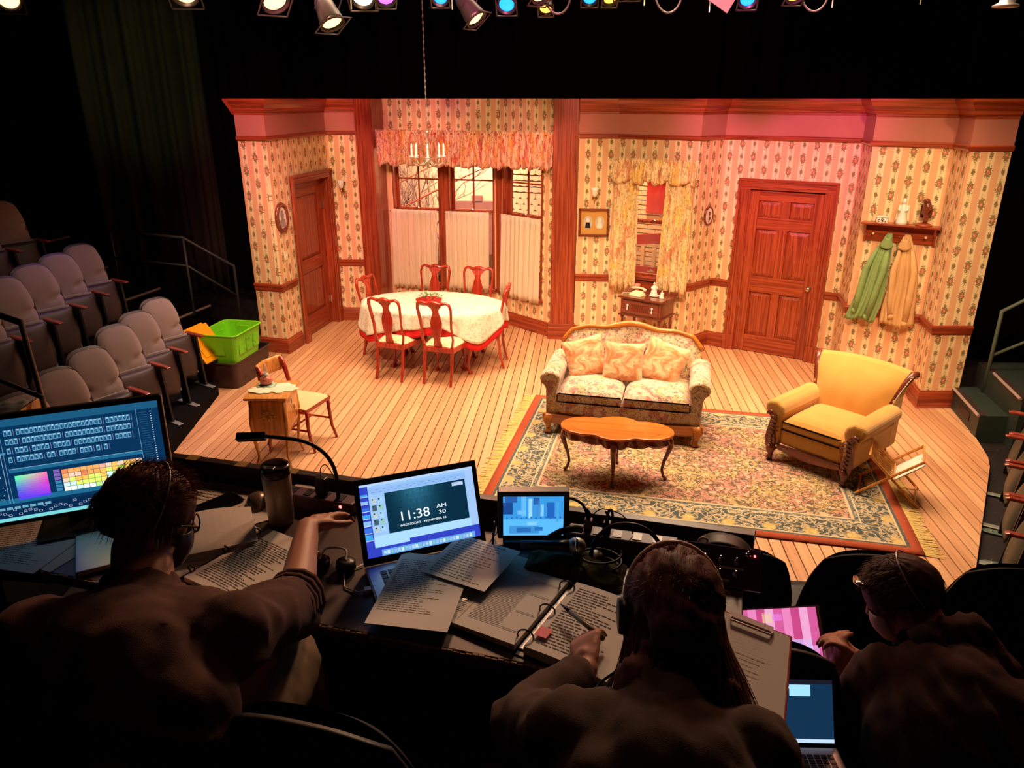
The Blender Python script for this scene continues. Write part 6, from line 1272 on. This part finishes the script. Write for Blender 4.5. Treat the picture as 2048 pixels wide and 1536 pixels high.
for (x,y),l in zip(r1,n1):
    p=(x+.13*fx,y+.13*fy,.13); lb='grey tip-up seat, front row of the left bank, '+l
    if S0 is None: S0=theatre_seat('plush','shell'); S0.location=p; S0.rotation_euler=(0,0,R(63)); tag(S0,lb,'seat',G1)
    else: dup(S0,p,R(63),lb,G1)
r2=[(-5.30,7.50),(-5.19,6.97),(-5.08,6.45),(-4.97,5.93),(-4.87,5.40),(-4.77,4.88)]
n2=['farthest from us, beside the steps','second from the steps','third from the steps','fourth from the steps','fifth from the steps','nearest to us at the left edge']
for (x,y),l in zip(r2,n2): dup(S0,(x+.22*fx,y+.22*fy,.62),R(63),'grey tip-up seat, middle row of the left bank, '+l,G2)
for (x,y),l in zip([(-5.95,7.25),(-5.86,6.72)],['at the left edge of the photo','just out past the first one']): dup(S0,(x+.29*fx,y+.29*fy,1.10),R(63),'grey tip-up seat, top row of the left bank, '+l,'grey seats of the upper left bank row')
# left bank risers and steps
def riser(nm,poly,z0,z1,mat='blackmatt'): o=MB().prism(poly,z0,z1).build(nm,mat); return struct(o)
riser('riser',[(-5.0,3.0),(-3.3,3.0),(-3.45,4.5),(-3.95,7.4),(-4.45,7.55),(-5.0,7.6)],-.06,.13); riser('riser',[(-6.1,3.0),(-4.55,3.0),(-4.95,7.8),(-5.35,8.0),(-6.1,8.0)],-.06,.62); riser('riser',[(-9,3.0),(-5.45,3.0),(-5.75,8.0),(-9,8.4)],-.06,1.10)
MT['nosing']=plain('pale_step_nosing',(.40,.30,.28),.6,.1)
st=thing('left_steps','black steps with pale nosings climbing beside the left seats','steps',(0,0,0)); st['kind']='structure'
for (a,c,z,dx) in (((-5.50,9.30),(-5.36,10.15),.25,-.75),((-6.16,9.35),(-6.05,10.1),.50,-.75),((-6.95,9.6),(-6.85,10.2),.78,-.8),((-7.80,10.3),(-7.74,10.75),1.10,-.8)):
    q=MB().prism([a,c,(c[0]+dx,c[1]+.15),(a[0]+dx,a[1]+.15)],0,z).build('step','blackmatt',st); MB().tube([(a[0],a[1],z),(c[0],c[1],z)],.018,6).build('nosing','nosing',q)
def rail_(lb,posts,mids): 
    t=thing('hand_rail',lb,'handrail',(0,0,0))
    MB().tube(posts,.020,8).build('top_rail','steelgrey',t,smooth=True)
    for m_ in mids: MB().tube(m_,.016,8).build('post' if abs(m_[0][0]-m_[-1][0])<.02 and abs(m_[0][1]-m_[-1][1])<.02 else 'mid_rail','steelgrey',t,smooth=True)
MT['steelgrey']=plain('painted_rail_grey',(.10,.10,.11),.45,.15,metal=.3); MT['railgreen']=plain('green_rail_paint',(.10,.13,.10),.45,.15)
rail_('grey handrail beside the left steps, next to the left stage flat',[(-4.9,10.1,.0),(-4.9,10.1,.85),(-5.38,9.73,1.30),(-6.55,9.95,1.34)],[[(-5.38,9.73,.22),(-5.38,9.73,1.30)],[(-6.55,9.95,.5),(-6.55,9.95,1.34)],[(-4.9,10.1,.42),(-5.38,9.73,.92),(-6.55,9.95,.96)]])
t=thing('hand_rail','thin handrail post with two bars at the left edge above the lighting monitor','handrail',(0,0,0)); MB().tube([(-2.80,3.441,1.20),(-2.956,3.59,1.941)],.014,8).build('post',MT['nosing'],t,smooth=True); MB().tube([(-2.956,3.59,1.941),(-3.5,3.75,2.03)],.018,8).build('top_rail','steelgrey',t,smooth=True); MB().tube([(-2.84,3.48,1.56),(-3.4,3.65,1.66)],.013,8).build('mid_rail','steelgrey',t,smooth=True)
# wooden box with tissue, crate, tub and lids, bouquet
t=thing('wooden_box','small wooden box with a round cut-out and a paper label at the left edge','box',(-3.08,3.40,1.30),R(9))
bx=(.19,.11)
MB().box(-.19,.19,-.11,-.10,0,.16).build('front','oakz',t); MB().box(-.19,.19,.10,.11,0,.20).build('back','oakz',t); MB().box(-.19,-.18,-.11,.11,0,.20).build('side','oakz',t); MB().box(.18,.19,-.11,.11,0,.24).build('side','oakz',t); MB().box(-.19,.19,-.11,.11,0,.01).build('bottom','oakz',t)
lbq=MB().box(-.14,.14,-.113,-.11,.08,.13).build('label','doily',t); tx=text('Items',t,.045,TM((0,-.1135,.09))@RX(90),'ink'); tx.name='label_text'
o=thing('tissue','crumpled pinkish white tissue in the wooden box','tissue',(-3.10,3.42,1.44),R(9)); b=MB(); b.grid(lambda u,v:((u-.5)*.30,(v-.5)*.17,.03+.05*v+.02*mnoise.noise(Vector((u*5,v*5,1)))),12,10); b.build('sheet','sheet',o,smooth=True,solid=.002)
MB().box(-3.5,-2.6,2.95,3.75,RF-.35,1.30).build('platform','blackmatt'); tag(bpy.data.objects['platform'],'black box platform under the wooden box','platform')
MT['crate']=plain('brown_black_plastic',(.050,.026,.022),.4,.15); MT['tub']=plain('lime_green_plastic',(.18,.66,.015),.35,.06); MT['lid']=plain('amber_plastic',(.82,.34,.005),.35,.05)
def tub(nm,lb,loc_,rz,w_,d_,h,mat,tp=.86,slots=False):
    t=thing(nm,lb,'storage tub',loc_,rz); b=MB(); a,c=w_/2,d_/2; th=.008
    def rr(a,c,r,n=5): return [(sx*(a-r)+sx*r*math.cos(q),sy*(c-r)+sy*r*math.sin(q)) for sx,sy,qs in ((1,1,range(n)),(-1,1,range(n-1,-1,-1)),(-1,-1,range(n)),(1,-1,range(n-1,-1,-1))) for q in [k/(n-1)*math.pi/2 for k in qs]]
    lo,hi=rr(a*tp,c*tp,.05),rr(a,c,.06); n=len(lo); lo2,hi2=rr(a*tp-th,c*tp-th,.045),rr(a-th,c-th,.055)
    vs=[(x,y,0) for x,y in lo]+[(x,y,h) for x,y in hi]+[(x,y,h) for x,y in hi2]+[(x,y,.01) for x,y in lo2]
    fs=[(k*n+i,k*n+(i+1)%n,(k+1)*n+(i+1)%n,(k+1)*n+i) for k in range(3) for i in range(n)]+[list(range(n))[::-1],list(range(3*n,4*n))]
    b.add(vs,fs); b.build('walls',mat,t); P=[(x*1.03,y*1.03,h-.004) for x,y in hi]; P.append(P[0]); MB().tube(P,.011,6,.8,False).build('rim',mat,t,smooth=True)
    for s in (-1,1): MB().box(-a*.32,a*.32,s*(c*.93)-.008,s*(c*.93)+.008,h*.30,h*.86).build('moulded_panel',mat,t,bevel=.006)
    for s in (-1,1):
        for k in (-.5,0,.5): MB().box(s*a*.94-.006,s*a*.94+.006,k*c-(.012 if slots else .06),k*c+(.012 if slots else .06),h*.3,h*.75).build('slot' if slots else 'moulded_rib','black' if slots else mat,t,bevel=.003)
    return t
tub('crate','brown black slotted plastic crate standing beside the left seats','x' and (-4.02,7.98,-.055),R(-6),.52,.80,.36,'crate',.93,True)
tb2=tub('storage_tub','lime green plastic tub with a handwritten side standing in the black crate',(-3.96,7.86,.29),R(-5),.46,.60,.34,'tub',.84)
b=MB(); MT['marker']=plain('dark_green_marker',(.10,.30,.02),.6)
for row in range(2): b.tube(arc([(.236+.002*row,-.16+.03*q,.25-.09*row+.022*(((q*7+row*3)%5)-2)/2) for q in range(10)],60),.0035,4)
b.build('handwriting','marker',tb2)
for k,l in enumerate(('outer amber plastic lid leaning between the green tub and the seats','inner amber plastic lid leaning against the green tub')):
    t=thing('tub_lid',l,'lid',(-4.10+.05*k,7.42,.34),rot=(R(0),R(-36),R(-8))); MB().box(0,.022,-.02,.40,0,.42).build('panel','lid',t,bevel=.01); MB().box(.022,.030,.03,.35,.06,.36).build('raised_field','lid',t,bevel=.004)
t=thing('flower_wrap','white and red flower bouquet in wrapping lying on the second riser floor','bouquet',(-4.62,6.1,.13),R(75)); b=MB()
b.grid(lambda u,v:((u-.5)*.5,(v-.5)*.22,.03+.06*math.sin(u*3.1)+.02*mnoise.noise(Vector((u*9,v*6,0)))),16,10); b.build('wrapping','sheet',t,smooth=True,solid=.003)
b=MB()
for k in range(40): b.ball((random.uniform(-.3,.25),random.uniform(-.12,.12),random.uniform(.07,.14)),random.uniform(.012,.03),6,4)
tag(b.build('blooms','pinkglass',t,smooth=True),kind='stuff')
# right hand bank of seats, steps and rail
fr2=(-.90,.44); G3='green black seats at the right edge'
e2=[((3.56,6.18),'farthest, next to the green steps'),((3.28,5.66),'second from the green steps'),((3.01,5.12),'third from the green steps'),((2.76,4.60),'nearest to us, behind the hooded person')]
S3=theatre_seat('greenseat','greenseat',True,'armwood')
for k,((x,y),l) in enumerate(e2):
    p=(x+.10,y-.04,-.05); lb='green black tip-up seat at the right edge, '+l
    if k==0: S3.location=p; S3.rotation_euler=(0,0,R(-116)); tag(S3,lb,'seat',G3)
    else: dup(S3,p,R(-116),lb,G3)
for k,(x,y) in enumerate([(3.17,5.34),(2.96,4.89),(2.71,4.39)]):
    t=thing('floor_plate','green steel seat foot plate on the floor, '+['the one farthest from us','the middle one','nearest to the hooded person'][k],'floor plate',(x,y,-.055),R(-26),'seat foot plates on the right floor')
    MB().prism([(-.03+.035*math.cos(a*math.pi/8),.035*math.sin(a*math.pi/8)) for a in range(4,13)]+[(.30,-.035),(.30,.035)],0,.010).build('plate',plain('green_steel',(.16,.22,.18),.4,metal=.4),t,bevel=.002)
    for x_ in (0,.12): MB().ball((x_,0,.012),(.010,.010,.006),8,5).build('bolt','steel',t)
st=thing('right_steps','green black wooden steps with pale nosings at the right of the stage','steps',(0,0,0)); st['kind']='structure'
q=MB().prism([(3.80,7.03),(4.75,7.10),(4.78,7.95),(3.90,7.82)],-.06,.22).build('step','greenstep',st,bevel=.004); MB().tube([(3.79,7.03,.22),(3.885,7.80,.22)],.014,6).build('nosing','nosing',q); MB().prism([(3.80,7.03),(3.86,7.03),(3.95,7.80),(3.89,7.80)],.221,.224).build('grip_strip','shell',q)
MB().box(0,.003,0,.30,0,.09).at(Matrix.Identity(4)).build('side_hatch','shell',q).matrix_world=Matrix.Translation((3.822,7.25,.06))@RZ(-7)
q=MB().prism([(4.06,6.88),(5.3,6.95),(5.3,8.0),(4.16,7.95)],-.06,.46).build('step','greenstep',st,bevel=.004); MB().tube([(4.04,6.88,.46),(4.145,7.60,.46)],.014,6).build('nosing','nosing',q); MB().prism([(4.06,6.88),(4.13,6.88),(4.23,7.9),(4.16,7.9)],.461,.464).build('grip_strip','shell',q)
t=thing('hand_rail','green handrail standing on the right steps','handrail',(0,0,0)); MB().tube([(4.13,7.68,.22),(4.13,7.68,1.08),(4.75,7.72,1.45)],.020,8).build('top_rail','railgreen',t,smooth=True); MB().tube([(4.13,7.68,.62),(4.8,7.72,.95)],.016,8).build('mid_rail','railgreen',t,smooth=True)
# dark seats around the crew
SB=theatre_seat('blkseat','blkseat',False,'armwood'); G4='black seats of the crew row'
SB.location=(-.40,1.12,RF+.02); SB.rotation_euler=(0,0,R(180-8)); tag(SB,'black seat back between the left person and the long haired person','seat',G4)
SB.location=(-.43,1.27,1.05)
dup(SB,(-.84,.86,1.0),R(178),'black seat the left person sits on',G4); dup(SB,(.15,.78,1.0),R(180),'black seat the long haired person sits on',G4)
dup(SB,(.56,1.30,.95),R(184),'black seat behind the second laptop at the lower right',G4)
for x,y,z,l in ((.61,2.72,.52,'black seat back just right of the plum switch box'),(1.09,2.74,.52,'black seat back left of the hooded person, near the rug'),(1.57,2.70,.52,'black seat hidden behind the head of the hooded person')): dup(SB,(x,y,z),R(178),l,'black seats below the table row')
dup(SB,(.50,1.86,.80),R(176),'black seat back in front of the pink striped screen',G4)
dup(SB,(1.06,1.38,.72),R(200),'black seat the hooded person sits on',G4)
# clipboard, picture, second laptop
t=thing('clipboard','brown clipboard with a pale handwritten sheet beside the long haired person','clipboard',(.385,1.385,1.892),rot=(R(8),R(12),R(-14))); t.scale=(.82,.80,1)
MB().box(-.115,.115,-.165,.155,-.004,0).build('board','cherry',t,bevel=.002); MB().box(-.105,.108,-.155,.148,.0005,.0018).build('paper','sheet',t)
tag(lines(textrows(-.08,-.06,.15,.08,5,3,.25,.5,(.42,.36,.30))+textrows(-.08,.0,.15,.10,9,6,.12,.3,(.62,.56,.48)),t,'handwriting',z=.0022),kind='stuff')
b=MB(); b.tube([(-.06,.135,.004),(-.06,.118,.008),(.05,.118,.008),(.06,.135,.004)],.003,6); b.box(-.06,.06,.135,.155,.0,.006); b.build('clip','silver',t,smooth=False)
t=thing('flat_screen','thin flat screen showing a pink striped picture behind the clipboard','screen',(.63,1.915,1.56),rot=(R(52),R(0),R(10)))
MB().box(-.135,.12,-.10,.075,-.006,0).build('backing','nosing',t)
rr=[(-.13+.0265*k,-.095,.0262,.165,[(.62,.10,.30),(.78,.22,.48),(.55,.06,.22),(.80,.35,.60)][k%4]) for k in range(9)]+[(-.06,.03,.03,.03,(.75,.55,.30)),(-.03,.035,.03,.02,(.75,.2,.7)),(.02,-.05,.06,.03,(.55,.45,.85)),(.06,-.09,.04,.05,(.7,.5,.9))]
lines(rr,t,'screen_image','screen',z=.0005)
o=thing('wooden_block','small brown wooden box below the pink striped screen','box',(.675,1.80,1.35),R(8)); MB().box(-.05,.06,-.04,.05,0,.13).build('body','tape',o,bevel=.003)
t=thing('laptop','open black laptop showing a dark sound programme at the lower right','laptop',(.53,1.47,1.56),R(4)); t.scale=(.82,.82,.82); MB().box(-.15,.15,-.20,0,0,.015).build('base','silver',t,bevel=.004); b=MB()
for j in range(5):
    for i in range(13): b.box(-.13+i*.02,-.114+i*.02,-.03-j*.018-.014,-.03-j*.018,.0152,.017)
tag(b.build('keys','black',t),kind='stuff')
ld=thing('lid','x','x',(0,0,.014)); del ld['label'],ld['category']; ld.parent=t; ld.rotation_euler=(R(-28),0,0); MB().box(-.15,.15,0,.006,0,.20).build('lid_shell','black',ld,bevel=.003)
rc=[(0,0,1,1,(.006,.03,.075),0),(0,.93,1,.07,(.01,.01,.02),1),(0,.0,1,.06,(.5,.68,.85),1),(0,.86,.55,.03,(.7,.8,.9),2),(.55,.74,.22,.18,(.35,.70,.90),2)]+[(.1+.04*k,.80,.024,.03,(.7,.8,.9),2) for k in range(10)]+[(.02,.12+.05*k,.3,.006,(.1,.25,.45),2) for k in range(12)]+[(.38,.15,.06,.5,(.10,.30,.55),2),(.40,.17,.02,.45,(.02,.08,.2),3)]
panel_print(ld,'screen',.285,.18,rc,-.0004,.012)
o=MB().box(-.17,.17,-.22,.02,0,.730).build('equipment_case','blackmatt',None,loc=(.53,1.44,.83),rot=(0,0,R(4))); tag(o,'black equipment case under the second laptop','case')
# ================================================================ LIGHTING GRID
MT['canblk']=plain('lantern_black',(.035,.028,.026),.4,.2,metal=.3)
t=thing('lighting_pipe','horizontal black lighting pipe above the stage','pipe',(0,7.4,4.42)); MB().tube([(-6,0,0),(6,0,0)],.024,10).build('pipe','canblk',t); 
t=thing('lighting_pipe','second black lighting pipe closer to the audience','pipe',(0,6.2,4.38)); MB().tube([(-6,0,0),(6,0,0)],.024,10).build('pipe','canblk',t)
WL_,BLU,PUR,ORG,WHT,PNK=(1,.62,.22),(.01,.22,1),(.55,.08,.9),(1,.33,.05),(1,.93,.72),(1,.10,.35)
fx_=[(-4.80,5.6,3.80,WL_,.09,(.3,-.8,-.5),'warm lit lantern at the top left corner'),(-4.42,6.0,3.76,WL_,.085,(.4,-.85,-.4),'round amber lantern near the top left corner'),(-3.22,6.4,3.83,WL_,.10,(.15,-.75,-.6),'square framed warm lantern above the left flat'),
(-2.52,6.5,3.77,WL_,.10,(.5,-.5,-.8),'warm lantern tilted to the right above the left door'),(-2.10,6.6,3.62,WL_,.09,(.5,-.35,-1.),'warm lantern hanging lowest left of the chandelier chain'),(-1.98,7.1,3.87,WHT,.10,(0,-.8,-.6),'white round lantern left of the chandelier chain'),(-1.72,6.9,3.82,PUR,.07,(.2,-.6,-.9),'small purple lantern beside the white one'),
(-1.30,7.1,3.85,BLU,.065,(0,-.8,-.6),'blue lantern just left of the chandelier chain'),(-.95,6.8,3.66,WL_,.08,(.7,-.3,-.9),'warm lantern tilted sideways just right of the chandelier chain'),(-.72,7.0,3.78,BLU,.07,(0,-.75,-.6),'larger blue lantern right of the chandelier chain'),(-.42,6.9,3.84,WL_,.08,(.5,-.5,-.8),'warm lantern above the bay window'),(-.40,7.15,3.76,ORG,.055,(0,-.6,-.7),'small orange lantern above the bay window'),
(-.03,7.15,3.84,BLU,.06,(0,-.8,-.6),'blue lantern above the middle of the set'),(.14,7.1,3.82,ORG,.055,(.1,-.6,-.8),'amber lantern between the blue and the pink ones'),(.28,7.0,3.87,PNK,.09,(0,-.4,-.9),'pink lantern above the post'),(1.25,7.0,3.80,BLU,.065,(0,-.8,-.6),'blue lantern beside the grey barn door'),(1.48,7.0,3.90,WHT,.09,(0,-.6,-.8),'white lantern above the narrow window'),(1.62,7.0,3.82,ORG,.065,(.1,-.6,-.8),'orange lantern above the narrow window'),(2.20,6.9,3.86,PNK,.10,(0,-.35,-.9),'red pink lantern above the right door'),(-2.30,6.9,3.93,PUR,.08,(0,-.6,-.7),'purple lantern partly cut by the top edge')]
emi={}
proto=None
for x,y,z,c,r,d,l in fx_:
    t=thing('stage_lantern',l,'stage light',(x,y,z),0,'stage lanterns on the grid'); D=Vector(d).normalized(); Q=D.to_track_quat('Z','Y').to_matrix().to_4x4(); t.matrix_world=Matrix.Translation((x,y,z))@Q
    if c not in emi: emi[c]=emis('lit_gel',c,3.4 if c in(WL_,WHT) else 3.5)
    MB().lathe([(r*.45,-.26),(r*.8,-.20),(r*.95,-.10),(r*1.12,-.02),(r*1.15,.015),(r*1.02,.015),(r*.98,-.015)],18).build('can','canblk',t,smooth=True)
    MB().lathe([(r*.9,-.012),(r*.6,.002),(.002,.006)],18).build('lens',emi[c],t,smooth=True)
    b=MB(); k=r*1.3; b.box(-k,-k+.012,-k,k,.016,.020); b.box(k-.012,k,-k,k,.016,.020); b.box(-k,k,-k,-k+.012,.016,.020); b.box(-k,k,k-.012,k,.016,.020); b.build('gel_frame','canblk',t)
    b=MB(); b.tube([(-r*1.25,0,-.12),(-r*1.3,r,-.16),(-r*.6,r*2.0,-.20),(r*.6,r*2.0,-.20),(r*1.3,r,-.16),(r*1.25,0,-.12)],.006,6); b.build('yoke','canblk',t)
for x,y,z,l in ((1.05,6.9,3.86,'grey brown barn door flap hanging beside the blue lantern'),(3.52,6.6,3.86,'brown gel frame hanging near the top right corner')):
    o=MB().box(-.11,.11,-.004,.004,-.13,.12).build('barn_door',plain('rusty_grey_flap',(.20,.13,.09),.6,.2),None,loc=(x,y,z),rot=(0,R(30),R(12)),bevel=.002); tag(o,l,'barn door')
t=thing('clamp_lantern','small silver lantern hanging on a bracket near the top right','stage light',(3.02,6.5,3.68)); MB().lathe([(.09,0),(.09,.01),(.05,.03),(.04,.12),(.05,.30)],14).build('body','silver',t,smooth=True); MB().tube([(.05,0,.02),(.09,0,.14),(.07,0,.34)],.010,6).build('bracket','steel',t); MB().lathe([(.08,-.003),(.002,-.001)],14).build('lens','white',t)
for k,(x,l) in enumerate(((-.30,'loop of black cable sagging above the bay'),(.62,'loop of black cable sagging above the double portrait'),(1.80,'loop of black cable sagging near the orange lantern'))):
    o=MB().tube(arc([(x-.12,7.1,4.1),(x-.10,7.1,3.82),(x,7.1,3.72),(x+.10,7.1,3.80),(x+.13,7.1,4.1)]),.008,6).build('cable',plain('grey_cable',(.10,.08,.08),.5),None,smooth=True); tag(o,l,'cable')
for x,l in ((-2.05,'below the white lantern'),(-1.18,'beside the chandelier chain'),(.42,'right of the pink lantern'),(.95,'left of the brown barn door'),(1.92,'between the orange and red pink lanterns'),(2.6,'farthest right')): o=MB().tube([(x,7.0,4.3),(x,7.0,3.74+.03*math.sin(x*5))],.006,5).build('safety_chain','steel'); tag(o,'short steel safety chain hanging '+l,'chain','safety chains of the lanterns')
